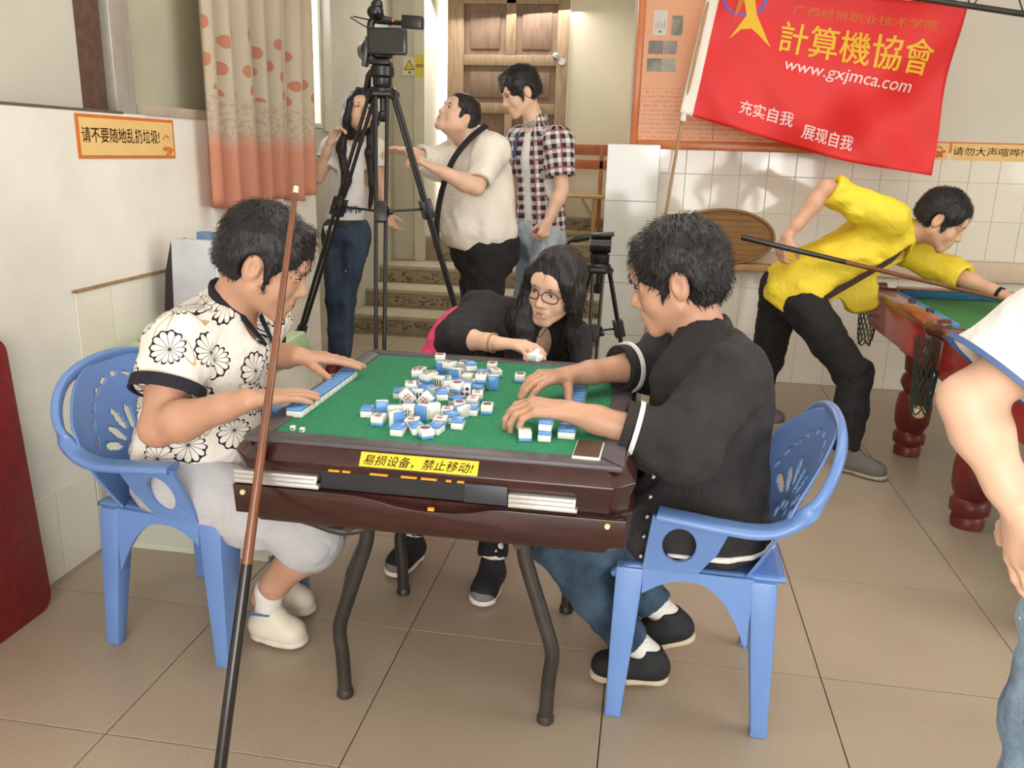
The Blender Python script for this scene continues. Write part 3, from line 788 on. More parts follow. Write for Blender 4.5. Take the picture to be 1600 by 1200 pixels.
# ------------------------------------------------------------------ tripods
tri_m = mat('tripod_black', (22, 22, 22), .35, .05, 20, spec=.5)
tri_g = mat('tripod_grey_cap', (120, 120, 116), .45, .05, 20)
def tripod(loc, zb, feet, label, spread_z, scale=1.0, cut=None):
    root = empty('tripod', loc, label=label, cat='tripod', group='camera tripods')
    MB().lathe([(.045 * scale, zb - .045), (.058 * scale, zb - .04), (.058 * scale, zb - .008), (.05 * scale, zb)], (0, 0, 0), 20).build('bowl', tri_m, root)
    MB().lathe([(.012, zb - .14), (.02, zb - .13), (.02, zb - .10), (.012, zb - .095), (.012, zb - .045)], (0, 0, 0), 12).build('tie_down_knob', tri_m, root)
    sp = []
    for fx, fy in feet:
        d = Vector((fx, fy, 0)); n = Vector((-fy, fx, 0)).normalized()
        top = d.normalized() * .05 * scale + Vector((0, 0, zb - .03)); foot = d + Vector((0, 0, .012)); ax = foot - top
        at = lambda t: top + ax * t
        mb = MB()
        for s in (-1, 1):
            mb.tube([at(0) + n * s * .024 * scale, at(.66) + n * s * .017 * scale], .0085 * scale, 10)
        o = mb.build('leg', tri_m, root)
        MB().tube([at(0) - n * .036 * scale, at(0) + n * .036 * scale], .016 * scale, 12).build('hinge', tri_m, o)
        tsp = (zb - .03 - spread_z) / (zb - .04); c = at(tsp); sp.append(c)
        R = rot_to(ax)
        mb = MB(); mb.box(c, (.055 * scale, .048 * scale, .085 * scale), R); mb.tube([c + n * .03 * scale, c + n * .05 * scale], .012 * scale, 10); mb.build('leg_collar', tri_m, o, bevel=.006)
        mb = MB(); mb.box(at(.66), (.042 * scale, .034 * scale, .06 * scale), R); mb.tube([at(.66) + n * .02 * scale, at(.66) + n * .045 * scale], .013 * scale, 10); mb.build('lock_knob', tri_m, o, bevel=.005)
        MB().tube([at(.64), at(.985)], .0095 * scale, 10).build('lower_tube', tri_m, o)
        MB().sphere(at(.99), .016 * scale, 10).build('rubber_foot', tri_m, o)
    cen = sum(sp, Vector()) / 3 + Vector((0, 0, -.01))
    mb = MB(); mb.lathe([(.02, -.03), (.032, -.02), (.032, .02), (.02, .03)], cen, 12)
    for c in sp: mb.tube([cen, c], .0055, 8)
    mb.build('spreader', tri_m, root)
    return root
T1 = (.083, 2.02)
t1 = tripod((T1[0], T1[1], 0), 1.655, ((-.65, .14), (.46, .30), (.11, -.46)), 'tall black tripod carrying the video camera', 1.15)
# fluid head + camcorder on the tall tripod
mb = MB(); mb.lathe([(.035, 1.655), (.04, 1.665), (.04, 1.69), (.05, 1.70), (.05, 1.735), (.032, 1.745)], (0, 0, 0), 18)
hd = mb.build('fluid_head', tri_m, t1)
MB().box((-.005, 0, 1.752), (.085, .07, .018)).build('camera_plate', tri_m, t1, bevel=.003)
MB().tube([(-.045, .0, 1.72), (-.06, .0, 1.70), (-.075, .02, 1.64), (-.07, .05, 1.60)], [.012, .012, .017, .018], 10).build('pan_handle', tri_m, t1)
vc = empty('video_camera', (T1[0], T1[1], 1.762), label='black video camera with flip-out screen on the tall tripod', cat='camera')
cam_m = mat('camcorder_black', (20, 20, 22), .3, .05, 20, spec=.6)
cam_s = mat('camcorder_sheen', (70, 70, 72), .25, .05, 20)
lcd = mat('screen_dark', (10, 10, 12), .12, .0, spec=.6)
Rc = Matrix.Rotation(math.radians(28), 3, 'Z')
MB().box((-.03, .06, .055), (.085, .20, .10), Rc).build('camera_body', cam_m, vc, bevel=.015)
MB().tube([Rc @ Vector((-.02, .13, .055)), Rc @ Vector((-.02, .22, .055))], [.045, .05], 18).build('lens_hood', cam_m, vc)
o = MB().box((.037, -.045, .068), (.168, .022, .105), Matrix.Rotation(math.radians(4), 3, 'Z')).build('flip_screen', cam_m, vc, bevel=.010)
MB().box((.037, -.0572, .068), (.142, .002, .083), Matrix.Rotation(math.radians(4), 3, 'Z')).build('display', lcd, o)
MB().tube(bez([(-.055, .02, .10), (-.05, .02, .15), (-.02, .03, .165), (.03, .04, .155)], 5), .016, 10).build('carry_handle', cam_m, vc)
MB().sphere((-.025, .0, .185), (.036, .036, .030), 14).build('microphone', cam_m, vc); MB().sphere((-.018, .0, .213), (.026, .026, .022), 14).build('microphone_cap', cam_m, vc)
MB().tube([(-.02, .0, .15), (.06, -.01, .145), (.10, -.012, .142)], .010, 8).build('viewfinder_arm', cam_m, vc)
MB().box((.138, -.015, .145), (.088, .045, .05), Matrix.Rotation(math.radians(-3), 3, 'Z') @ Matrix.Rotation(math.radians(4), 3, 'Y')).build('viewfinder', cam_m, vc, bevel=.005)
MB().tube([(-.05, .0, .155), (-.115, .0, .168), (-.135, .0, .166), (-.10, .01, .145), (-.07, .02, .13)], .003, 6).build('cable', cam_m, vc)
MB().sphere((.055, -.02, .15), .004, 8).build('tally_light', mat('tally_red', (255, 60, 20), .4, 0, emit=2.0), vc)
MB().box((-.058, -.02, .03), (.02, .05, .12), Matrix.Rotation(math.radians(10), 3, 'Y')).build('hand_strap', cam_s, vc, bevel=.006)
# low tripod with an empty head
t2 = tripod((1.02, 2.30, 0), .925, ((-.24, .10), (.24, .05), (.0, -.30)), 'lower black tripod with bare pan head between the seated woman and pier', .62, .95)
mb = MB(); mb.lathe([(.038, .92), (.045, .93), (.045, .965), (.034, .972)], (0, 0, 0), 18); mb.build('head_base', tri_m, t2)
put_text('camera', lambda a, b: (a, -.0455, b), .028, .008, -.01, .943, m=mat('print_white', (220, 220, 220), .5, 0), parent=t2) if False else None
MB().tube([(-.045, 0, 1.01), (.048, 0, 1.01)], .038, 20).build('head_drum', tri_m, t2)
MB().tube([(-.049, 0, 1.01), (-.045, 0, 1.01)], .036, 20).build('drum_cap', tri_g, t2)
MB().box((.01, 0, 1.055), (.10, .07, .018), Matrix.Rotation(math.radians(-5), 3, 'Y')).build('quick_plate', tri_m, t2, bevel=.004)
MB().tube([(-.02, 0, 1.05), (-.06, 0, 1.043), (-.11, 0, 1.028), (-.14, .0, 1.02), (-.16, .02, .99), (-.165, .04, .94)], [.010, .016, .015, .007, .006, .006], 10).build('pan_handle', tri_m, t2)

# ------------------------------------------------------------------ cues
cue_w = mat('cue_ash_wood', (104, 60, 38), .25, .0, 6, .03, 40, rgb2=(128, 78, 50), stretch=(1, 1, 1), coat=.3)
cue_b = mat('cue_butt_black', (20, 17, 17), .25, .05, 10, coat=.3)
cue_f = mat('cue_ferrule', (232, 214, 176), .4, .0)
cue_t = mat('cue_tip', (120, 96, 80), .8, .0)
def cue(a, b, label, butt=.42, grp=None):
    a, b = Vector(a), Vector(b); L = (b - a).length
    root = empty('pool_cue', a, label=label, cat='cue', group='pool cues')
    q = lambda t: (b - a) * t
    MB().tube([q(0), q(.003), q(butt)], [.0125, .0142, .0118], 16).build('butt', cue_b, root, smooth=60)
    MB().tube([q(butt), q(.985)], [.0118, .0062], 16).build('shaft', cue_w, root, smooth=60)
    MB().tube([q(.985), q(.996)], [.0062, .006], 16).build('ferrule', cue_f, root, smooth=60); MB().tube([q(.996), q(1)], [.006, .005], 16).build('tip', cue_t, root, smooth=60)
    return root
# ------------------------------------------------------------------ curtain
def curtain_material():
    m, nt, b = _nodes('curtain_print')
    tc = N(nt, 'ShaderNodeTexCoord'); sep = N(nt, 'ShaderNodeSeparateXYZ'); nt.links.new(tc.outputs['UV'], sep.inputs[0])
    u, v = sep.outputs[0], sep.outputs[1]                       # metres along the cloth, metres above the hem
    pale, coral = lin((218, 206, 184)), lin((212, 140, 110))
    vor = N(nt, 'ShaderNodeTexVoronoi'); vor.voronoi_dimensions = '2D'; vor.inputs['Scale'].default_value = 9; vor.inputs['Randomness'].default_value = .55
    nt.links.new(tc.outputs['UV'], vor.inputs['Vector'])
    spot = math_n(nt, 'LESS_THAN', vor.outputs['Distance'], .24)
    band = math_n(nt, 'MULTIPLY', math_n(nt, 'GREATER_THAN', v, .46), math_n(nt, 'LESS_THAN', v, .74))
    col = mixc(nt, math_n(nt, 'MULTIPLY', math_n(nt, 'MULTIPLY', spot, band), .9), pale, coral)
    lo = N(nt, 'ShaderNodeMapRange'); lo.inputs['From Min'].default_value = .32; lo.inputs['From Max'].default_value = .24
    nt.links.new(v, lo.inputs['Value'])
    lace = N(nt, 'ShaderNodeTexNoise'); lace.inputs['Scale'].default_value = 45; nt.links.new(tc.outputs['UV'], lace.inputs['Vector'])
    lz = math_n(nt, 'MULTIPLY', math_n(nt, 'MULTIPLY', math_n(nt, 'GREATER_THAN', v, .27), math_n(nt, 'LESS_THAN', v, .44)), math_n(nt, 'GREATER_THAN', lace.outputs['Fac'], .52))
    col = mixc(nt, math_n(nt, 'MULTIPLY', lz, .35), col, lin((190, 140, 110)))
    col = mixc(nt, lo.outputs[0], col, lin((224, 164, 136)))
    top = N(nt, 'ShaderNodeMapRange'); top.inputs['From Min'].default_value = .85; top.inputs['From Max'].default_value = 1.15; nt.links.new(v, top.inputs['Value'])
    col = mixc(nt, math_n(nt, 'MULTIPLY', top.outputs[0], .35), col, lin((206, 140, 108)))
    nt.links.new(col, b.inputs['Base Color']); b.inputs['Roughness'].default_value = .8
    tr = N(nt, 'ShaderNodeBsdfTranslucent'); nt.links.new(col, tr.inputs[0])
    mx = N(nt, 'ShaderNodeMixShader'); mx.inputs[0].default_value = .45
    out = nt.nodes['Material Output']; nt.links.new(b.outputs[0], mx.inputs[1]); nt.links.new(tr.outputs[0], mx.inputs[2]); nt.links.new(mx.outputs[0], out.inputs[0])
    return m
def curtain_fn(u, v):
    ph = 2 * math.pi * 6.2 * u
    a = .036 + .014 * math.sin(3 * u * 6)
    y = 1.70 + 1.09 * u + .012 * math.sin(ph * 1.0 + 1) + .03 * v * (u - .5)
    x = -.565 + a * math.sin(ph) + .012 * math.sin(2 * ph + 1.3) + .01 * math.sin(7 * u + 2 * v)
    z = 1.145 + .012 * math.sin(ph * .5 + 1) + v * 1.50
    return (x, y, z)
mb = MB().grid(curtain_fn, 150, 40)
me = mb.mesh('curtain', recalc=False)
uvl = me.uv_layers.new(name='UVMap')
for p in me.polygons:
    for li in p.loop_indices:
        vi = me.loops[li].vertex_index; i, j = vi % 151, vi // 151
        uvl.data[li].uv = (i / 150 * 1.7, j / 40 * 1.5)
shade(me, 180)
cu_o = link('curtain', me, curtain_material()); solidify(cu_o, .0015)
tag(cu_o, 'pale curtain with coral flower print and salmon hem at the left window', 'curtain')
ro = MB().tube([(-.575, 1.55, 2.648), (-.575, 2.85, 2.648)], .011, 12).build('curtain_rod', steel, smooth=60); tag(ro, 'steel rod above the left window carrying the curtain', 'curtain rod')

# ------------------------------------------------------------------ printed signs
cream_s = mat('sign_cream', (226, 190, 124), .6, .05, 10); or_b = mat('sign_orange_border', (206, 112, 44), .6, .06, 20); or_t = mat('sign_brown_ink', (186, 92, 44), .6, 0)
# left wall: y .99..1.56, z 1.347..1.488
s1 = empty('wall_sign', (-.62, 1.275, 1.347), label='cream notice with orange border on the left wall under the window', cat='sign')
sf = lambda d: (lambda a, b: (d, a, b))
MB().bx(.0005, .004, -.288, .288, 0, .142).build('border', or_b, s1); MB().bx(.0045, .006, -.276, .276, .010, .131).build('panel', cream_s, s1)
put_text('请不要随地乱扔垃圾!', sf(.0066), .45, .050, -.268, .052, m=or_t, parent=s1, weight=.008)
mb = MB()
mb.tube([(.0068, .20, .035), (.0068, .235, .038), (.0068, .262, .03)], .006, 6); mb.tube([(.0068, .225, .014), (.0068, .235, .04)], .007, 6); mb.tube([(.0068, .25, .016), (.0068, .245, .036)], .006, 6); mb.tube([(.0068, .205, .07), (.0068, .225, .085), (.0068, .245, .075)], .003, 6)
mb.build('emblem', or_b, s1)
# back wall right: x 2.85..3.45, z 1.425..1.535
s2 = empty('wall_sign', (2.84, 3.938, 1.425), label='long cream notice with orange border on the tiled back wall right of the flag', cat='sign')
sb = lambda d: (lambda a, b: (a, d, b))
MB().bx(-.25, .66, -.004, -.0005, 0, .112).build('border', or_b, s2); MB().bx(-.24, .122, -.006, -.0045, .008, .104).build('panel', cream_s, s2); MB().bx(.135, .65, -.006, -.0045, .008, .104).build('panel', cream_s, s2)
put_text('请勿大声喧哗!', sb(-.0066), .385, .048, .145, .036, m=or_t, parent=s2, weight=.008)
mb = MB(); mb.tube([(.04, -.0068, .07), (.065, -.0068, .085), (.085, -.0068, .07)], .004, 6); mb.tube([(.035, -.0068, .058), (.07, -.0068, .05), (.1, -.0068, .058)], .008, 6); mb.tube([(.06, -.0068, .022), (.068, -.0068, .05)], .010, 6); mb.tube([(.085, -.0068, .024), (.075, -.0068, .05)], .009, 6)
mb.build('emblem', or_b, s2)
# stairwell hazard notices
s3 = empty('hazard_sign', (-.955, 5.848, 2.02), label='small white hazard notice with yellow triangle in the stairwell', cat='sign')
MB().bx(0, .118, -.004, 0, 0, .148).build('panel', mat('sign_pale', (226, 222, 176), .6), s3)
mb = MB(); mb.prism([(.01, .045), (.108, .045), (.059, .13)], lambda a, b: (a, -.0055, b), lambda a, b: (a, -.004, b)); mb.build('triangle', mat('sign_dark_edge', (90, 84, 40), .6), s3)
mb = MB(); mb.prism([(.022, .052), (.096, .052), (.059, .117)], lambda a, b: (a, -.0065, b), lambda a, b: (a, -.005, b)); mb.build('triangle_fill', mat('sign_warning_yellow', (214, 196, 70), .6), s3)
MB().bx(.048, .072, -.0056, -.004, .014, .034).build('symbol', mat('sign_grey_ink', (120, 122, 116), .6), s3)
s4 = empty('yellow_notice', (-.835, 5.797, 2.005), label='yellow paper notice on the pier beside the bright stair opening', cat='sign')
MB().bx(.002, .084, -.003, 0, 0, .18).build('panel', MATS['sign_warning_yellow'], s4)
mb = MB()
for k in range(4): mb.bx(.012 + .017 * k, .024 + .017 * k, -.0045, -.003, .075, .105)
mb.build('characters', mat('sign_olive_ink', (140, 120, 40), .6), s4)

# ------------------------------------------------------------------ notice board
bd = empty('notice_board', (1.08, 3.94, 1.45), label='large orange-framed notice board with photographs behind the flag', cat='notice board')
orw = mat('board_frame_orange', (200, 104, 44), .35, .0, 6, .05, 40, rgb2=(220, 130, 66), coat=.2)
def board_material():
    m, nt, b = _nodes('board_print')
    tc = N(nt, 'ShaderNodeTexCoord'); mp = N(nt, 'ShaderNodeMapping'); mp.inputs['Scale'].default_value = (70, 1, 34); nt.links.new(tc.outputs['Object'], mp.inputs[0])
    no = N(nt, 'ShaderNodeTexNoise'); no.inputs['Scale'].default_value = 1.0; no.inputs['Detail'].default_value = 2; nt.links.new(mp.outputs[0], no.inputs['Vector'])
    sep = N(nt, 'ShaderNodeSeparateXYZ'); nt.links.new(tc.outputs['Object'], sep.inputs[0])
    row = math_n(nt, 'GREATER_THAN', math_n(nt, 'FRACT', math_n(nt, 'MULTIPLY', sep.outputs[2], 38.0)), .5)
    below = math_n(nt, 'LESS_THAN', sep.outputs[2], .36)
    ink = math_n(nt, 'MULTIPLY', math_n(nt, 'MULTIPLY', row, below), math_n(nt, 'GREATER_THAN', no.outputs['Fac'], .47))
    col = mixc(nt, math_n(nt, 'MULTIPLY', ink, .6), lin((238, 172, 122)), lin((206, 118, 72)))
    nt.links.new(col, b.inputs['Base Color']); b.inputs['Roughness'].default_value = .35
    return m
MB().bx(.03, 1.62, -.022, 0, .03, 1.15).build('printed_panel', board_material(), bd)
for x0, x1, z0, z1 in ((0, .045, 0, 1.2), (1.60, 1.65, 0, 1.2), (.045, 1.60, 0, .055), (.045, 1.60, 1.14, 1.2)):
    MB().bx(x0, x1, -.036, 0, z0, z1).build('frame', orw, bd, bevel=.006)
MB().bx(.50, .506, -.0235, -.02, .06, .40).build('divider', or_b, bd)
def photo_mat(i, a, b_, c_):
    m = mat('photo_print_%d' % i, a, .3, 0, 14, rgb2=b_); return m
PH = [(.075, .165, .555, .63), (.170, .245, .555, .63), (.073, .163, .455, .53), (.168, .245, .455, .53), (.205, .27, .66, .77)]
cols = [((90, 84, 80), (150, 138, 128)), ((96, 110, 116), (160, 150, 130)), ((84, 90, 80), (150, 150, 138)), ((110, 116, 104), (170, 172, 150)), ((70, 96, 60), (160, 150, 130))]
for i, (x0, x1, z0, z1) in enumerate(PH):
    MB().bx(x0, x1, -.0245, -.021, z0, z1).build('photograph', photo_mat(i, cols[i][0], cols[i][1], None), bd)
pl = MB().bx(.095, .178, -.0265, -.022, .66, .80).build('white_certificate', mat('paper_white', (232, 228, 222), .6), bd)
MB().bx(.13, .146, -.0275, -.026, .675, .687).build('green_seal', mat('seal_green', (90, 150, 90), .6), pl)
mb = MB()
for k in range(4): mb.bx(.112 + .016 * k, .116 + .016 * k, -.0275, -.026, .70, .70 + .03 + .012 * (k % 2))
mb.build('print_lines', mat('seal_grey', (150, 146, 140), .6), pl)

# ------------------------------------------------------------------ red flag on a leaning pole
red_c = mat('flag_red_cloth', (214, 34, 34), .55, .05, 5, .06, 300)
gold = mat('flag_gold_print', (226, 178, 40), .6, 0); white_p = mat('flag_white_print', (236, 206, 204), .6, 0); blue_p = mat('flag_blue_print', (96, 96, 190), .6, 0); gold_d = mat('flag_dim_gold_print', (196, 112, 40), .6, 0)
fg = empty('flag', (1.22, 3.40, 0), label='large red flag with yellow Chinese lettering tied to a leaning pole', cat='flag')
FO = Vector((1.22, 3.40, 0))
C00, C10, C11, C01 = Vector((1.375, 3.40, 1.640)), Vector((2.72, 3.40, 1.335)), Vector((2.755, 3.40, 2.19)), Vector((1.485, 3.40, 2.33))
def flag_fn(u, v, off=0.0):
    p = (C00 * (1 - u) + C10 * u) * (1 - v) + (C01 * (1 - u) + C11 * u) * v
    w = .034 * math.sin(6.0 * u + 5.0 * (1 - v) - 1.0) + .026 * math.sin(12 * u - 7 * v) * (.4 + .6 * u) + .014 * math.sin(20 * u + 10 * v) * (1 - v)
    sag = -.02 * math.sin(math.pi * u) * (1 - v) + .012 * math.sin(7 * u + .5) * (1 - v) * u
    return p + Vector((0, w - off, sag)) - FO
o = MB().grid(flag_fn, 60, 40).build('cloth', red_c, fg, recalc=False, smooth=180); solidify(o, .0015)
mb = MB().grid(lambda u, v: flag_fn(-.012 + u * .052, v, .004), 4, 30); o2 = mb.build('hoist_sleeve', mat('flag_white_hem', (232, 226, 216), .7, .02), fg, recalc=False, smooth=180); solidify(o2, .003)
fs = lambda a, b: flag_fn(a, b, .0035)
put_text('計算機協會', fs, .60, .20, .315, .585, m=gold, parent=fg, weight=.012)
put_text('广西经贸职业技术学院', fs, .56, .058, .345, .838, m=gold_d, parent=fg)
put_text('www.gxjmca.com', fs, .51, .095, .355, .452, m=white_p, parent=fg, shear=.15, weight=.006)
put_text('充实自我', fs, .215, .095, .215, .115, m=white_p, parent=fg, weight=.014); put_text('展现自我', fs, .215, .095, .475, .068, m=white_p, parent=fg, weight=.014)
def patch(poly, m, name, off=.0036):
    MB().add([flag_fn(a, b, off) for a, b in poly], [tuple(range(len(poly)))]).build(name, m, fg, smooth=None, recalc=False)
patch([(.142, .985), (.165, .985), (.205, .80), (.285, .595), (.225, .668), (.195, .70), (.155, .685), (.115, .605), (.165, .785), (.142, .88)], gold, 'emblem_arrow', .0045)
patch([(.115, .985), (.135, .985), (.142, .87), (.118, .74)], gold_d, 'emblem_shade', .0046)
ring = []
for k in range(25):
    a = math.pi * (.9 + 1.2 * k / 24); ring.append((.142 + .092 * math.cos(a), .885 + .11 * math.sin(a)))
mb = MB()
for i in range(24):
    a, b = ring[i], ring[i + 1]; s_ = .86
    q = lambda p: (.142 + (p[0] - .142) * s_, .885 + (p[1] - .885) * s_)
    mb.add([flag_fn(*a, .004), flag_fn(*b, .004), flag_fn(*q(b), .004), flag_fn(*q(a), .004)], [(0, 1, 2, 3)])
mb.build('emblem_ring', blue_p, fg, smooth=None, recalc=False)
MB().tube([(0, 0, .01), (.155, 0, 1.62), (.285, .005, 2.5)], .009, 10).build('pole', mat('bamboo_pole', (170, 134, 92), .5, .1, 30), fg)
MB().tube([(.158, -.012, 1.60), (.165, -.014, 1.66)], .016, 8).build('tie', mat('flag_white_hem2', (236, 232, 224), .7), fg)

# ------------------------------------------------------------------ dark lattice bar near the ceiling on the right
lb = empty('lattice_rail', (2.45, 3.0, 2.162), label='black iron lattice rail crossing the top right corner', cat='rail')
MB().tube([(-.55, .0, .08), (1.6, 0, -.232)], .014, 10).build('lower_bar', black_iron, lb); MB().tube([(-.55, .0, .31), (1.6, 0, -.002)], .014, 10).build('upper_bar', black_iron, lb)
for k in range(9):
    x = -.5 + .24 * k
    MB().tube([(x, 0, -.145 * x), (x + .11, 0, .23 - .145 * (x + .11)), (x + .23, 0, -.145 * (x + .23))], .004, 6).build('lattice_wire', black_iron, lb)
for x in (-.5, 1.5): MB().tube([(x, 0, .2), (x, 0, .9)], .006, 6).build('hanger', black_iron, lb)

# ------------------------------------------------------------------ woven tray on the ledge
wick = mat('wicker_tan', (160, 122, 74), .7, .0, 30, .6, 140, rgb2=(132, 96, 54), stretch=(3, 1, 12))
tr_o = empty('woven_tray', (1.70, 3.835, .785), label='round woven bamboo tray leaning on the back wall ledge', cat='tray')
Rt = Matrix.Rotation(math.radians(78), 3, 'X')
def tray_pt(a, b, d):
    p = Rt @ Vector((a, b, d)); return (p.x, p.y, p.z + .15)
mb = MB()
el_p = [(.30 * math.cos(2 * math.pi * k / 40), .165 * math.sin(2 * math.pi * k / 40)) for k in range(40)]
mb.prism(el_p, lambda a, b: tray_pt(a, b, .0), lambda a, b: tray_pt(a, b, -.012)); mb.build('woven_disc', wick, tr_o, smooth=40)
MB().tube([tray_pt(a * 1.0, b * 1.0, .004) for a, b in el_p + el_p[:1]], .010, 8).build('rim', mat('wicker_rim', (140, 104, 62), .6, .1, 40), tr_o, smooth=60)
for k in range(9):
    y = -.14 + .035 * k; w = .29 * math.sqrt(max(0, 1 - (y / .165) ** 2))
    MB().tube([tray_pt(-w, y, .002), tray_pt(w, y, .002)], .0035, 6).build('cane', MATS['wicker_rim'], tr_o, smooth=60)
lb2 = MB().bx(1.36, 2.01, 3.80, 3.90, .735, .775).build('wooden_plank', mat('plank_tan', (176, 138, 88), .6, .1, 12, .1, 60), bevel=.004); tag(lb2, 'tan wooden plank on the ledge under the woven tray', 'plank')

# ------------------------------------------------------------------ bench on the stair landing
bw = mat('bench_orange_wood', (166, 92, 46), .5, .0, 8, .1, 60, rgb2=(190, 112, 62)); bw2 = mat('bench_pale_wood', (188, 152, 106), .6, .1, 12, .1, 60)
bn = empty('wooden_bench', (.66, 6.02, .66), label='orange-backed wooden bench on the stair landing beside the door', cat='bench')
MB().bx(-.30, .20, .09, .115, .74, .83).build('back_slat', bw, bn, bevel=.005); MB().bx(-.30, .19, .085, .11, .62, .70).build('back_slat', bw, bn, bevel=.005)
MB().bx(-.32, .17, -.17, .12, .375, .40).build('seat', bw2, bn, bevel=.004)
for x in (-.26, .12):
    MB().box((x, .10, .415), (.035, .03, .83)).build('rear_leg', bw, bn, bevel=.003); MB().box((x - .03, -.13, .19), (.035, .035, .38)).build('front_leg', bw2, bn, bevel=.003)
    MB().box((x - .015, -.02, .10), (.03, .22, .03)).build('stretcher', bw2, bn, bevel=.003)
MB().tube([(-.02, -.13, .37), (.09, -.13, .20)], .013, 8).build('brace', bw2, bn); MB().box((-.08, -.13, .08), (.38, .03, .03)).build('stretcher', bw2, bn, bevel=.003)

# ------------------------------------------------------------------ appliance, bags, red board on the left
ap_m = mat('appliance_pale', (214, 218, 202), .35, .03, 8); ap_g = mat('appliance_green', (170, 196, 150), .35, .05, 8)
ap = empty('chest_appliance', (-.60, .91, 0), label='low pale green chest appliance against the left wall behind the left chair', cat='appliance')
MB().bx(0, .62, 0, .42, .02, .66).build('cabinet', ap_m, ap, bevel=.012)
mb = MB(); mb.add([(0, 0, .66), (.62, 0, .66), (.62, .42, .66), (0, .42, .66), (.10, .08, .735), (.60, .08, .735), (.60, .40, .745), (.10, .40, .745)], [(3, 2, 1, 0), (4, 5, 6, 7), (0, 1, 5, 4), (1, 2, 6, 5), (2, 3, 7, 6), (3, 0, 4, 7)]); mb.build('lid', ap_g, ap, bevel=.006)
MB().bx(.115, .19, .10, .36, .738, .746).build('orange_strip', mat('appliance_orange', (206, 130, 84), .5, .06, 20), ap, bevel=.002)
MB().bx(.235, .36, .14, .32, .7415, .7535).build('button_plate', mat('appliance_button_green', (150, 188, 134), .3), ap, bevel=.004)
MB().bx(.03, .60, .005, .40, 0, .03).build('plinth', ap_m, ap)
bg = empty('plastic_wrapped_case', (-.45, 1.37, .745), label='grey plastic-wrapped case standing on the pale green appliance', cat='case')
MB().box((.025, -.02, .16), (.19, .09, .31), Matrix.Rotation(math.radians(-4), 3, 'X')).build('wrapped_front', mat('plastic_wrap_grey', (186, 188, 196), .22, .0, 9, .6, 26, rgb2=(206, 208, 214)), bg, bevel=.012)
mb = MB(); mb.add([(-.125, -.05, 0), (-.07, -.06, 0), (-.07, .06, 0), (-.125, .06, 0), (-.11, -.04, .19), (-.07, -.05, .20), (-.07, .06, .20), (-.11, .06, .19), (-.085, -.03, .30), (-.065, -.04, .315), (-.065, .06, .315), (-.085, .06, .30)], [(3, 2, 1, 0), (0, 1, 5, 4), (1, 2, 6, 5), (2, 3, 7, 6), (3, 0, 4, 7), (4, 5, 9, 8), (5, 6, 10, 9), (6, 7, 11, 10), (7, 4, 8, 11), (8, 9, 10, 11)]); mb.build('dark_side', mat('case_dark', (44, 30, 34), .6, .1, 20), bg, bevel=.008)
MB().box((.045, .0, .325), (.055, .04, .035)).build('blue_tag', mat('case_blue', (96, 126, 154), .5), bg, bevel=.004)
rb = empty('red_board', (-.56, .08, 0), label='dark red board with rounded corners standing against the left wall at the picture edge', cat='board')
def rrect(hx, z0, z1, r, n=8):
    out = []
    for cx, cz, a0 in ((hx - r, z0 + r, -90), (hx - r, z1 - r, 0), (-hx + r, z1 - r, 90), (-hx + r, z0 + r, 180)):
        for k in range(n + 1): a = math.radians(a0 + 90 * k / n); out.append((cx + r * math.cos(a), cz + r * math.sin(a)))
    return out
MB().prism(rrect(.43, 0.0, .86, .05), lambda a, b: (.035 - b * .05, a, b), lambda a, b: (-.005 - b * .05, a, b)).build('panel', mat('board_dark_red', (112, 12, 22), .45, .0, 30, .2, 120, rgb2=(134, 20, 28)), rb, bevel=.004)
MB().tube([(.016 - b * .05, a, b) for a, b in rrect(.43, 0.004, .86, .05)] + [(.016, .381, .004)], .006, 6).build('edge_band', mat('board_dark_edge', (74, 10, 18), .5), rb, smooth=60)
# ------------------------------------------------------------------ people: builders
V = Vector
class Prims:
    def __init__(s): s.ops = []; s.lo = np.full(3, 1e9); s.hi = np.full(3, -1e9)
    def _g(s, pts, r):
        for p in pts: s.lo = np.minimum(s.lo, np.array(p) - r); s.hi = np.maximum(s.hi, np.array(p) + r)
    def rc(s, a, b, r1, r2=None, k=.02, op='+', sq=None):
        if op == '+': s._g((a, b), max(r1, r2 or r1))
        s.ops.append(('rc', (tuple(a), tuple(b), r1, r2, k, op, (tuple(sq[0]), sq[1]) if sq else None))); return s
    def el(s, c, r, M=None, k=.02, op='+'):
        if op == '+': s._g((c,), max(r) if hasattr(r, '__len__') else r)
        s.ops.append(('el', (tuple(c), r, M, k, op))); return s
    def half(s, p, n, k=.006, rng=None): s.ops.append(('half', (tuple(p), tuple(n), k, rng))); return s
    def cutcyl(s, p, n, R, L=.3): s.ops.append(('cutcyl', (tuple(p), tuple(n), R, L))); return s
    def noise(s, *a): s.ops.append(('noise', a)); return s
    def build(s, name, res, fine=(), pad=.03, smooth=1):
        f = Field(s.lo - pad, s.hi + pad, res, fine)
        ops = s.ops
        if any(nm == 'noise' for nm, a in ops):              # build up, then crumple, then cut the openings
            cut = lambda nm, a: nm in ('half', 'cutcyl') or (nm == 'rc' and a[5] == '-') or (nm == 'el' and a[4] == '-')
            ops = [o for o in ops if not cut(*o) and o[0] != 'noise'] + [o for o in ops if o[0] == 'noise'] + [o for o in ops if cut(*o)]
        for nm, a in ops: getattr(f, nm)(*a)
        return f.mesh(name, smooth)

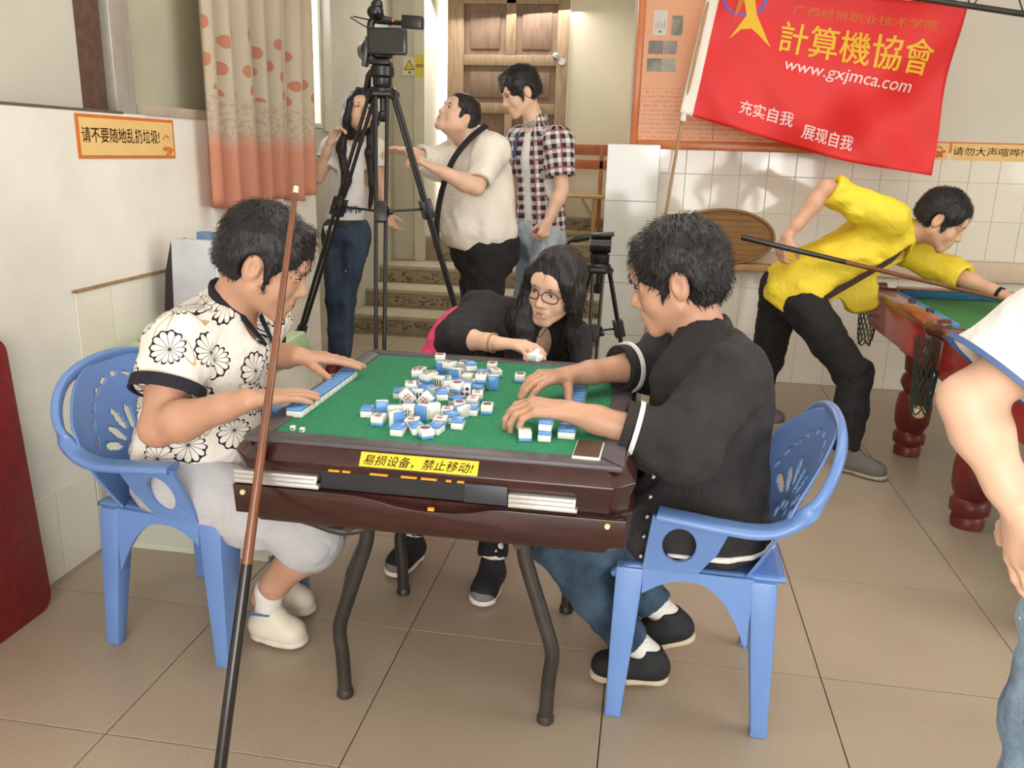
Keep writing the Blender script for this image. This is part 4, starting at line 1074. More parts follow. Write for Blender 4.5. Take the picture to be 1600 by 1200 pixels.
def frame3(fwd, up=(0, 0, 1)):
    f = V(fwd).normalized(); r = f.cross(V(up)).normalized(); u = r.cross(f)
    return r, f, u
class Head:
    def __init__(s, c, fwd, up=(0, 0, 1), sc=1.0):
        s.c = V(c); s.r, s.f, s.u = frame3(fwd, up); s.s = sc
        s.M = np.array([[s.r.x, s.f.x, s.u.x], [s.r.y, s.f.y, s.u.y], [s.r.z, s.f.z, s.u.z]])
        s.R = Matrix(((s.r.x, s.f.x, s.u.x), (s.r.y, s.f.y, s.u.y), (s.r.z, s.f.z, s.u.z)))
    def __call__(s, x, y, z): return s.c + (s.r * x + s.f * y + s.u * z) * s.s
    def rad(s, *r): return tuple(v * s.s for v in r)
def add_head(P, h, jaw=1.0, fat=1.0, mouth=True):
    S = h.s
    P.el(h(0, -.014, .036), h.rad(.076, .094, .084), h.M, .02)
    P.el(h(0, .026, -.018), h.rad(.064 * fat, .066, .088), h.M, .03)
    for s in (-1, 1):
        P.rc(h(.052 * s * fat, .0, -.052), h(.018 * s, .066, -.096), .022 * S * jaw * fat, .016 * S, .03)
        P.el(h(.036 * s * fat, .058, -.036), h.rad(.024, .022, .026), h.M, .022)
    P.rc(h(-.010, .074, -.100), h(.010, .074, -.100), .015 * S, .015 * S, .02)
    P.rc(h(-.036, .078, .026), h(.036, .078, .026), .012 * S, .012 * S, .02)
    P.el(h(0, .070, .045), h.rad(.05, .022, .03), h.M, .025)
    for s in (-1, 1): P.el(h(.031 * s, .097, .006), h.rad(.020, .015, .013), h.M, .014, '-')
    for s in (-1, 1): P.el(h(.031 * s, .078, .004), h.rad(.0165, .010, .0105), h.M, .006)
    P.rc(h(0, .083, .014), h(0, .1045, -.030), .0075 * S, .0115 * S, .012)
    for s in (-1, 1): P.el(h(.0125 * s, .094, -.034), h.rad(.0085, .011, .008), h.M, .008)
    P.el(h(0, .081, -.064), h.rad(.030, .018, .022), h.M, .02)
    P.rc(h(-.020, .0905, -.059), h(.020, .0905, -.059), .0045 * S, .0045 * S, .008); P.rc(h(-.016, .0905, -.071), h(.016, .0905, -.071), .0058 * S, .0058 * S, .008)
    if mouth: P.rc(h(-.023, .0985, -.0648), h(.023, .0985, -.0648), .0034 * S, .0034 * S, .003, '-')
    for s in (-1, 1):
        P.el(h(.0765 * s, -.014, -.008), h.rad(.0095, .020, .033), h.M, .008)
        P.el(h(.086 * s, -.010, -.004), h.rad(.007, .011, .018), h.M, .006, '-')
def add_neck(P, h, nb, r=.052):
    P.rc(h(0, -.022, -.06), nb, r * h.s, r * 1.12, .035)
def limb(P, pts, rs, k=.02, sq=None):
    for i in range(len(pts) - 1): P.rc(pts[i], pts[i + 1], rs[i], rs[i + 1], k, '+', sq)
def lerp(a, b, t): return V(a) * (1 - t) + V(b) * t
def add_arm(P, s, e, w, sc=1.0, fat=1.0):
    limb(P, [s, lerp(s, e, .4), e], [.052 * sc * fat, .049 * sc * fat, .041 * sc], .03)
    limb(P, [e, lerp(e, w, .28), lerp(e, w, .75), w], [.040 * sc, .043 * sc * fat, .031 * sc, .0265 * sc], .02)
def add_leg(P, h, k, a, sc=1.0):
    limb(P, [h, lerp(h, k, .5), k], [.088 * sc, .076 * sc, .056 * sc], .03)
    limb(P, [k, lerp(k, a, .3), lerp(k, a, .75), a], [.054 * sc, .056 * sc, .040 * sc, .036 * sc], .02)
FL = [(.040, .025, .020), (.045, .028, .021), (.042, .026, .020), (.033, .020, .018)]
def add_hand(P, w, d, n, side, curl=(.25, .3, .35, .4), spread=.06, sc=1.0, thumb=(.55, .75, .15), fan=None, thumb_curl=.35):
    """w wrist, d finger direction, n where the palm faces; curl = bend per finger; returns tip points"""
    w, d, n = V(w), V(d).normalized(), V(n); n = (n - d * n.dot(d)).normalized()
    lat = d.cross(n) if side == 'R' else n.cross(d)                  # towards the thumb
    tips = []
    offs = (.0315, .0105, -.0105, -.030); dist = (.084, .088, .083, .075)
    for i in range(4):
        kn = w + (d * dist[i] + lat * offs[i]) * sc
        P.rc(w + lat * offs[i] * .55 * sc, kn, .0145 * sc, .0118 * sc, .012)
        a = (fan[i] if fan else spread * (1.5 - i)); fd = (d * math.cos(a) + lat * math.sin(a)); c = curl[i] if hasattr(curl, '__len__') else curl
        p = kn; bend = 0; r = (.0098, .0100, .0096, .0086)[i] * sc
        for j, L in enumerate(FL[i]):
            bend += c * (.9, 1.15, .8)[j]
            q = p + (fd * math.cos(bend) + n * math.sin(bend)) * L * sc
            P.rc(p, q, r, r * .92, .005); p = q; r *= .92
        tips.append(p)
    P.rc(w + d * .02 * sc, w + d * .065 * sc + lat * .012 * sc, .018 * sc, .014 * sc, .015, '+', (n, .8))
    b = w + (d * .020 + lat * .020 + n * .004) * sc
    td = (d * thumb[0] + lat * thumb[1] + n * thumb[2]).normalized()
    m = b + td * .044 * sc
    P.rc(b, m, .0155 * sc, .0122 * sc, .014)
    t2 = (td + d * thumb_curl + n * thumb_curl * .5).normalized(); q = m + t2 * .032 * sc; P.rc(m, q, .0118 * sc, .0102 * sc, .006)
    t3 = (t2 + d * thumb_curl * .6 - lat * thumb_curl * .5).normalized(); e = q + t3 * .026 * sc; P.rc(q, e, .0100 * sc, .0085 * sc, .005)
    return tips
def hand_box(w, d, sc=1.0, res=.0034):
    w = V(w); c = w + V(d).normalized() * .09 * sc
    return (np.array(c) - .11 * sc, np.array(c) + .11 * sc, res)
def head_box(h, res=.0038):
    return (np.array(h.c) - .135 * h.s, np.array(h.c) + .135 * h.s, res)

class Person:
    def __init__(s, loc, label):
        s.loc = V(loc); s.root = empty('person', loc, label=label, cat='person')
    def put(s, name, me, m, parent=None):
        o = link(name, me, m); o.parent = parent or s.root
        if parent is None: o.location = -s.loc
        return o
    def mbput(s, name, mb, m, smooth=60, parent=None, bevel=0):
        o = mb.build(name, m, None, smooth=smooth, bevel=bevel); o.parent = parent or s.root
        if parent is None: o.location = -s.loc
        return o
eye_w = mat('eye_white', (206, 196, 186), .3, 0); eye_d = mat('eye_dark', (28, 20, 18), .2, 0); brow_m = mat('brow_hair', (44, 34, 30), .8, 0)
def face_parts(p, h, lipc, open_=.5, brow=1.0):
    S = h.s
    for s in (-1, 1):
        mb = MB(); mb.sphere(h(.031 * s, .0815, .0035), h.rad(.0135, .0085, .0058 * (.4 + open_)), 12, h.R); o = p.mbput('eye', mb, eye_w)
        mb = MB(); mb.sphere(h(.031 * s, .0865, .0030), h.rad(.0056, .0042, .0050 * (.5 + open_)), 10, h.R); p.mbput('iris', mb, eye_d)
        mb = MB(); mb.tube([h(.0165 * s, .0845, .0045), h(.024 * s, .0895, .0085 - .003 * (1 - open_)), h(.034 * s, .0890, .0090 - .003 * (1 - open_)), h(.047 * s, .0800, .0045)], .0017 * S, 6); p.mbput('eyelid', mb, eye_d)
        mb = MB(); mb.tube([h(.014 * s, .0905, .0215), h(.028 * s, .0930, .0255), h(.042 * s, .0850, .0245), h(.054 * s, .0740, .0200)], [.0022 * S * brow, .0030 * S * brow, .0026 * S * brow, .0012 * S], 6); p.mbput('eyebrow', mb, brow_m)
    mb = MB(); mb.tube([h(-.0260, .0868, -.0600), h(-.011, .0940, -.0602), h(0, .0955, -.0612), h(.011, .0940, -.0602), h(.0260, .0868, -.0600)], [.0020 * S, .0040 * S, .0038 * S, .0040 * S, .0020 * S], 8); p.mbput('upper_lip', mb, lipc)
    mb = MB(); mb.tube([h(-.0225, .0875, -.0635), h(-.009, .0945, -.0695), h(.009, .0945, -.0695), h(.0225, .0875, -.0635)], [.0020 * S, .0050 * S, .0050 * S, .0020 * S], 8); p.mbput('lower_lip', mb, lipc)

hair_m = None
def hair_material():
    m, nt, b = _nodes('black_hair')
    tc = N(nt, 'ShaderNodeTexCoord'); no = N(nt, 'ShaderNodeTexNoise'); no.inputs['Scale'].default_value = 90; no.inputs['Detail'].default_value = 4
    mp = N(nt, 'ShaderNodeMapping'); mp.inputs['Scale'].default_value = (1.6, 1.6, .35); nt.links.new(tc.outputs['Object'], mp.inputs[0]); nt.links.new(mp.outputs[0], no.inputs['Vector'])
    c = mixc(nt, no.outputs['Fac'], lin((18, 16, 17)), lin((46, 42, 43))); nt.links.new(c, b.inputs['Base Color'])
    b.inputs['Roughness'].default_value = .42; b.inputs['Specular IOR Level'].default_value = .35
    bn = N(nt, 'ShaderNodeBump'); bn.inputs['Strength'].default_value = .9; bn.inputs['Distance'].default_value = .004
    nt.links.new(no.outputs['Fac'], bn.inputs['Height']); nt.links.new(bn.outputs[0], b.inputs['Normal'])
    return m
hair_m = hair_material()
def tufts(me, h, n, length, lift, seed, zmin=-9, crown=(0, -.03, .12), width=.0017, down=0.0, noface=False):
    """short tapering locks laid on the hair surface, flowing away from the crown"""
    rs = np.random.RandomState(seed); nv = len(me.vertices)
    co = np.empty(nv * 3, dtype=np.float32); me.vertices.foreach_get('co', co); co = co.reshape(-1, 3)
    no = np.empty(nv * 3, dtype=np.float32); me.vertices.foreach_get('normal', no); no = no.reshape(-1, 3)
    cr = np.array(h(*crown)); c = np.array(h.c); up = np.array(h.u)
    ok = np.nonzero((co - c) @ up > zmin)[0]
    if noface:
        L = (co[ok] - c) @ h.M / h.s; ok = ok[~((L[:, 1] > .035) & (np.abs(L[:, 0]) < .066) & (L[:, 2] < .085))]
    pick = rs.choice(ok, min(n, len(ok)), replace=False)
    vs, fs = [], []
    for i in pick:
        p, nn = co[i], no[i]
        fl_ = p - cr; fl_ = fl_ - nn * (fl_ @ nn); fl_ /= (np.linalg.norm(fl_) + 1e-6)
        fl_ = fl_ + rs.normal(0, .25, 3) - up * down; L = length * rs.uniform(.6, 1.25)
        d = fl_ + nn * lift; d /= np.linalg.norm(d)
        sd = np.cross(d, nn); sd /= (np.linalg.norm(sd) + 1e-6); b = len(vs)
        q = p - nn * .003; m_ = p + d * L * .5 + nn * .002; t = p + d * L
        vs += [q - sd * width, q + sd * width, m_ + sd * width * .7, m_ - sd * width * .7, t, m_ + nn * width * .6]
        fs += [(b, b + 1, b + 2, b + 5), (b, b + 5, b + 3), (b + 3, b + 5, b + 4), (b + 5, b + 2, b + 4)]
    return [tuple(v) for v in vs], fs
def join_mesh(me, vs, fs, name='hair'):
    n = len(me.vertices); co = np.empty(n * 3, dtype=np.float32); me.vertices.foreach_get('co', co)
    F = [tuple(p.vertices) for p in me.polygons]
    out = bpy.data.meshes.new(name); out.from_pydata([tuple(v) for v in co.reshape(-1, 3)] + vs, [], F + [tuple(i + n for i in f) for f in fs])
    out.polygons.foreach_set('use_smooth', [True] * len(out.polygons)); bpy.data.meshes.remove(me); return out
def short_hair(p, h, vol=1.0, fringe=.03, side=-.02, back=-.055, n=1500, length=.02, lift=.2, seed=1, res=.0045, fz=.060, name='hair', fw=1.0):
    P = Prims(); g = .012 * vol
    P.el(h(0, -.016, .042), h.rad(.079 + g, .098 + g, .086 + g), h.M, .02)
    P.el(h(0, -.045, .000), h.rad(.075 + g * .8, .068 + g, .080), h.M, .02)
    for s in (-1, 1): P.rc(h(.074 * s, .022, .03), h(.073 * s, .026, side), .012 * h.s, .007 * h.s, .012)
    if fringe > 0:
        for k in range(7):
            x = -.052 + .104 * k / 6
            P.rc(h(x, .066 - abs(x) * .3, .098), h(x * 1.04 * fw + .004, .088 - abs(x) * .35, fz - fringe * (.8 + .4 * ((k * 37) % 5) / 5)), .016 * h.s, .008 * h.s, .012)
    P.el(h(0, .118, fz - .098 - (0 if fringe > 0 else 0)), h.rad(.066, .068, .092), h.M, .006, '-') if fringe <= 0 else P.el(h(0, .125, fz - .112 - fringe * .2), h.rad(.068, .070, .088), h.M, .006, '-')
    for s in (-1, 1): P.el(h(.090 * s, -.012, -.016), h.rad(.034, .029, .042), h.M, .006, '-')
    P.half(h(0, -.06, back), tuple(-h.u * 1.0 - h.f * .25), .012)
    P.noise(.0022, .010, seed); P.noise(.004, .035, seed + 3)
    me = P.build(name, res)
    vs, fs = tufts(me, h, n, length * h.s, lift, seed, zmin=back * 1.1 * h.s)
    me = join_mesh(me, vs, fs)
    return p.put('hair', me, hair_m)

def assign_uv(me, bones):
    """cloth coordinates in metres: round and along the nearest bone (a, b, front, radius)"""
    nv = len(me.vertices); co = np.empty(nv * 3, dtype=np.float32); me.vertices.foreach_get('co', co); co = co.reshape(-1, 3)
    li = np.empty(len(me.loops), dtype=np.int32); me.loops.foreach_get('vertex_index', li); F = li.reshape(-1, 4)
    fc = co[F].mean(1); D = []
    for a, b, fr, r in bones:
        a, b = np.array(a), np.array(b); ba = b - a; t = np.clip(((fc - a) @ ba) / (ba @ ba), 0, 1); D.append(np.linalg.norm(fc - a - t[:, None] * ba, axis=1) / r)
    who = np.argmin(np.stack(D), 0); uv = np.zeros((len(F), 4, 2), dtype=np.float32)
    for i, (a, b, fr, r) in enumerate(bones):
        m = who == i
        if not m.any(): continue
        a, b = np.array(a), np.array(b); ax = (b - a) / np.linalg.norm(b - a); f = np.array(fr, dtype=float); f -= ax * (f @ ax); f /= np.linalg.norm(f); g = np.cross(ax, f)
        q = co[F[m]] - a; t = q @ ax; ang = np.arctan2(q @ g, q @ f); cc = fc[m] - a; ca = np.arctan2(cc @ g, cc @ f)[:, None]
        ang = ca + (ang - ca + np.pi) % (2 * np.pi) - np.pi
        uv[m] = np.stack([ang * r + i * 3.37, t + i * 1.71], 2)
    l = me.uv_layers.new(name='UVMap'); l.data.foreach_set('uv', uv.ravel())
def sleeve(P, s, e, t, r0, r1, k=.03, cuff=True):
    """sleeve from shoulder s towards elbow e (t along it), hollow at its open end"""
    end = lerp(s, e, t); d = (V(e) - V(s)).normalized()
    P.rc(s, end, r0, r1, k)
    return end, d
def open_end(P, end, d, r, R=.12):
    P.cutcyl(end, tuple(d), r + .05, .16)
    P.rc(tuple(V(end) - V(d) * .03), tuple(V(end) + V(d) * .05), r, r, .004, '-')
def ring(a, d, r, w, n=24, flat=None, thick=.004):
    """a band round a limb: centre a, axis d"""
    R = rot_to(d); mb = MB(); vs = []
    for z, rr in ((-w / 2, r), (-w / 2, r + thick), (w / 2, r + thick), (w / 2, r)):
        for k in range(n):
            an = 2 * math.pi * k / n; vs.append(V(a) + R @ V((rr * math.cos(an), rr * math.sin(an), z)))
    fs = [(i * n + k, i * n + (k + 1) % n, ((i + 1) % 4) * n + (k + 1) % n, ((i + 1) % 4) * n + k) for i in range(4) for k in range(n)]
    return mb.add(vs, fs)
def shoe(p, ankle, heel, toe, upper, sole, sc=1.0, toe_m=None, sock=None, knee=None, w=.9, label=None):
    """heel and toe lie on the sole; ankle above"""
    a, hl, t = V(ankle), V(heel), V(toe); f = (t - hl).normalized(); u = (a - hl) - f * (a - hl).dot(f); u.normalize(); r = f.cross(u)
    P = Prims(); L = (t - hl).length
    P.rc(hl + u * .036 * sc + f * .03 * sc, t + u * .028 * sc - f * .035 * sc, .036 * sc, .036 * sc, .02, '+', (r, 1.0))
    P.rc(hl + u * .030 * sc + f * .03 * sc, lerp(hl, t, .72) + u * .022 * sc, .034 * sc, .041 * sc, .02)
    P.rc(hl + f * .042 * sc + u * .045 * sc, hl + f * .048 * sc + u * .085 * sc, .036 * sc, .036 * sc, .03)
    P.rc(hl + f * .06 * sc + u * .075 * sc, lerp(hl, t, .62) + u * .045 * sc, .028 * sc, .026 * sc, .025)
    P.half(hl + u * .012 * sc, tuple(-u), .004)
    c = hl + f * .048 * sc + u * .098 * sc; P.half(c, tuple(u + f * -.25), .004, (np.array(c) - .06, np.array(c) + .06))
    P.rc(c + u * .03, c - u * .025, .029 * sc, .027 * sc, .004, '-')
    o = p.put('shoe', P.build('shoe', .0045), upper)
    if label: o['label'] = label
    Q = Prims(); Q.rc(hl + f * .03 * sc, t - f * .035 * sc, .037 * sc, .037 * sc, .0); Q.rc(lerp(hl, t, .55), lerp(hl, t, .78), .041 * sc, .041 * sc, .02)
    Q.half(hl + u * .016 * sc, tuple(u), .002); Q.half(hl - u * .002, tuple(-u), .002)
    p.put('sole', Q.build('sole', .0045), sole)
    mb = MB()
    for k in range(3):
        q = lerp(hl, t, .44 + .10 * k) + u * (.094 - .012 * k) * sc; mb.tube([q - r * .024 * sc - u * .016, q - u * .002, q + r * .024 * sc - u * .016], .0034 * sc, 6)
    p.mbput('laces', mb, mat('shoe_laces', (190, 186, 180), .8, .05))
    if toe_m is not None:
        T = Prims(); T.rc(lerp(hl, t, .70) + u * .022 * sc, t - f * .034 * sc + u * .020 * sc, .0425 * sc, .0395 * sc, .01); T.half(hl + u * .0125 * sc, tuple(-u), .003); T.half(lerp(hl, t, .68), tuple(-f), .004); T.half(lerp(hl, t, .85) + u * .052 * sc, tuple(u + f * .2), .01)
        p.put('toe_cap', T.build('toe_cap', .0045), toe_m)
    if sock is not None:
        S = Prims(); S.rc(hl + f * .046 * sc + u * .07 * sc, lerp(a, knee, .12) if knee is not None else a, .034 * sc, .040 * sc, .01)
        p.put('sock', S.build('sock', .005), sock)
    return o

def skin(name, rgb): return mat(name, rgb, .48, .05, 14, .08, 160, sss=.12)
def fabric(name, rgb, var=.05, rough=.85, bump=.25, bs=260):
    new = name not in MATS; m = mat(name, rgb, rough, var, 9, bump, bs)
    if new: crease(m)
    return m
def crease(m, scale=13, strength=.55, dist=.02):
    """soft cloth wrinkles as fine relief"""
    nt = m.node_tree; b = nt.nodes['Principled BSDF']; tc = N(nt, 'ShaderNodeTexCoord')
    n = N(nt, 'ShaderNodeTexNoise'); n.inputs['Scale'].default_value = scale; n.inputs['Detail'].default_value = 3; n.inputs['Distortion'].default_value = 1.2; nt.links.new(tc.outputs['Object'], n.inputs['Vector'])
    r = math_n(nt, 'ABSOLUTE', math_n(nt, 'SUBTRACT', n.outputs['Fac'], .5))
    bn = N(nt, 'ShaderNodeBump'); bn.inputs['Strength'].default_value = strength; bn.inputs['Distance'].default_value = dist; nt.links.new(r, bn.inputs['Height'])
    if b.inputs['Normal'].is_linked: nt.links.new(b.inputs['Normal'].links[0].from_socket, bn.inputs['Normal'])
    nt.links.new(bn.outputs[0], b.inputs['Normal']); return m
def flower_material():
    m, nt, b = _nodes('flowered_cotton')
    tc = N(nt, 'ShaderNodeTexCoord')
    vor = N(nt, 'ShaderNodeTexVoronoi'); vor.voronoi_dimensions = '2D'; vor.inputs['Scale'].default_value = 9.3; vor.inputs['Randomness'].default_value = .62
    nt.links.new(tc.outputs['UV'], vor.inputs['Vector'])
    def local(v):
        sb = N(nt, 'ShaderNodeVectorMath'); sb.operation = 'SUBTRACT'; nt.links.new(tc.outputs['UV'], sb.inputs[0]); nt.links.new(v.outputs['Position'], sb.inputs[1])
        se = N(nt, 'ShaderNodeSeparateXYZ'); nt.links.new(sb.outputs[0], se.inputs[0]); return se.outputs[0], se.outputs[1]
    x, y = local(vor); sc = N(nt, 'ShaderNodeSeparateColor'); nt.links.new(vor.outputs['Color'], sc.inputs[0])
    rnd = math_n(nt, 'MULTIPLY', sc.outputs[0], 6.283)
    # off-centre flower: petals longer on one side
    r = math_n(nt, 'SQRT', math_n(nt, 'ADD', math_n(nt, 'MULTIPLY', x, x), math_n(nt, 'MULTIPLY', y, y)))
    th = math_n(nt, 'ADD', math_n(nt, 'ARCTAN2', y, x), math_n(nt, 'ADD', rnd, 20.0))
    ph = math_n(nt, 'FRACT', math_n(nt, 'MULTIPLY', th, 13 / 6.283185))
    a = math_n(nt, 'MULTIPLY', math_n(nt, 'ABSOLUTE', math_n(nt, 'SUBTRACT', ph, .5)), 2.0)
    side = math_n(nt, 'SINE', th)
    R0 = math_n(nt, 'MULTIPLY_ADD', side, .009, .044)
    R = math_n(nt, 'MULTIPLY', R0, math_n(nt, 'SUBTRACT', 1.0, math_n(nt, 'MULTIPLY', math_n(nt, 'POWER', a, 2.5), .30)))
    outl = math_n(nt, 'LESS_THAN', math_n(nt, 'ABSOLUTE', math_n(nt, 'SUBTRACT', r, R)), .0026)
    inside = math_n(nt, 'LESS_THAN', r, R)
    rad = math_n(nt, 'MULTIPLY', inside, math_n(nt, 'GREATER_THAN', math_n(nt, 'MULTIPLY', math_n(nt, 'SUBTRACT', 1.0, a), r), -1.0))
    lines = math_n(nt, 'MULTIPLY', rad, math_n(nt, 'LESS_THAN', math_n(nt, 'MULTIPLY', math_n(nt, 'SUBTRACT', 1.0, a), r), .0030))
    gaps = math_n(nt, 'MULTIPLY', math_n(nt, 'MULTIPLY', math_n(nt, 'LESS_THAN', r, math_n(nt, 'MULTIPLY', R0, .97)), math_n(nt, 'GREATER_THAN', r, R)), math_n(nt, 'GREATER_THAN', side, .1))
    ink = math_n(nt, 'MAXIMUM', math_n(nt, 'MAXIMUM', outl, lines), gaps)
    v2 = N(nt, 'ShaderNodeTexVoronoi'); v2.voronoi_dimensions = '2D'; v2.inputs['Scale'].default_value = 8.2; v2.inputs['Randomness'].default_value = .9
    mp = N(nt, 'ShaderNodeMapping'); mp.inputs['Location'].default_value = (.61, .33, 0); nt.links.new(tc.outputs['UV'], mp.inputs[0]); nt.links.new(mp.outputs[0], v2.inputs['Vector'])
    sb = N(nt, 'ShaderNodeVectorMath'); sb.operation = 'SUBTRACT'; nt.links.new(mp.outputs[0], sb.inputs[0]); nt.links.new(v2.outputs['Position'], sb.inputs[1])
    s2 = N(nt, 'ShaderNodeSeparateColor'); nt.links.new(v2.outputs['Color'], s2.inputs[0])
    ro = N(nt, 'ShaderNodeVectorRotate'); ro.rotation_type = 'Z_AXIS'; nt.links.new(sb.outputs[0], ro.inputs['Vector']); nt.links.new(math_n(nt, 'MULTIPLY', s2.outputs[0], 6.28), ro.inputs['Angle'])
    se = N(nt, 'ShaderNodeSeparateXYZ'); nt.links.new(ro.outputs[0], se.inputs[0])
    ex, ey = math_n(nt, 'DIVIDE', se.outputs[0], .042), math_n(nt, 'DIVIDE', se.outputs[1], .013)
    q = math_n(nt, 'SQRT', math_n(nt, 'ADD', math_n(nt, 'MULTIPLY', ex, ex), math_n(nt, 'MULTIPLY', ey, ey)))
    leaf = math_n(nt, 'MULTIPLY', math_n(nt, 'LESS_THAN', math_n(nt, 'ABSOLUTE', math_n(nt, 'SUBTRACT', q, 1.0)), .13), math_n(nt, 'GREATER_THAN', r, math_n(nt, 'MULTIPLY', R0, 1.05)))
    c = mixc(nt, math_n(nt, 'MULTIPLY', leaf, .8), lin((236, 231, 222)), lin((190, 158, 112)))
    c = mixc(nt, ink, c, lin((28, 28, 42)))
    nt.links.new(c, b.inputs['Base Color']); b.inputs['Roughness'].default_value = .85
    return crease(m)
def plaid_material():
    m, nt, b = _nodes('plaid_cotton'); tc = N(nt, 'ShaderNodeTexCoord'); se = N(nt, 'ShaderNodeSeparateXYZ'); nt.links.new(tc.outputs['UV'], se.inputs[0])
    def st(v, f, w, o=0.0): return math_n(nt, 'LESS_THAN', math_n(nt, 'FRACT', math_n(nt, 'MULTIPLY_ADD', v, f, o + 10)), w)
    a, c_ = st(se.outputs[0], 19, .52), st(se.outputs[1], 19, .52)
    c = mixc(nt, math_n(nt, 'MULTIPLY', math_n(nt, 'ADD', a, c_), .5), lin((226, 220, 216)), lin((46, 30, 44)))
    t = math_n(nt, 'MAXIMUM', st(se.outputs[0], 9.5, .12, .30), st(se.outputs[1], 9.5, .12, .30))
    c = mixc(nt, math_n(nt, 'MULTIPLY', t, .7), c, lin((130, 44, 50)))
    nt.links.new(c, b.inputs['Base Color']); b.inputs['Roughness'].default_value = .85; return crease(m)
def denim_material(name, lo, hi, streak=18):
    m, nt, b = _nodes(name); tc = N(nt, 'ShaderNodeTexCoord'); no = N(nt, 'ShaderNodeTexNoise'); no.inputs['Scale'].default_value = 7; no.inputs['Detail'].default_value = 6
    mp = N(nt, 'ShaderNodeMapping'); mp.inputs['Scale'].default_value = (2, 2, .8); nt.links.new(tc.outputs['Object'], mp.inputs[0]); nt.links.new(mp.outputs[0], no.inputs['Vector'])
    nf = N(nt, 'ShaderNodeTexNoise'); nf.inputs['Scale'].default_value = 300; nt.links.new(tc.outputs['Object'], nf.inputs['Vector'])
    f = math_n(nt, 'MULTIPLY_ADD', nf.outputs['Fac'], .3, math_n(nt, 'MULTIPLY', no.outputs['Fac'], .85))
    r = N(nt, 'ShaderNodeValToRGB'); r.color_ramp.elements[0].position = .4; r.color_ramp.elements[1].position = .78; r.color_ramp.elements[0].color = (*lin(lo), 1); r.color_ramp.elements[1].color = (*lin(hi), 1)
    nt.links.new(f, r.inputs[0]); nt.links.new(r.outputs[0], b.inputs['Base Color']); b.inputs['Roughness'].default_value = .85; return crease(m)
navy = fabric('navy_trim', (26, 26, 40)); white_sole = mat('sole_white', (214, 206, 194), .6, .05, 20); black_sole_m = mat('sole_cream', (196, 182, 152), .6, .08, 20)
lip_m = mat('lip_skin', (176, 108, 96), .45, 0); sk_tan = skin('skin_tan', (194, 148, 122)); sk_mid = skin('skin_medium', (208, 162, 134)); sk_light = skin('skin_light', (220, 180, 154))
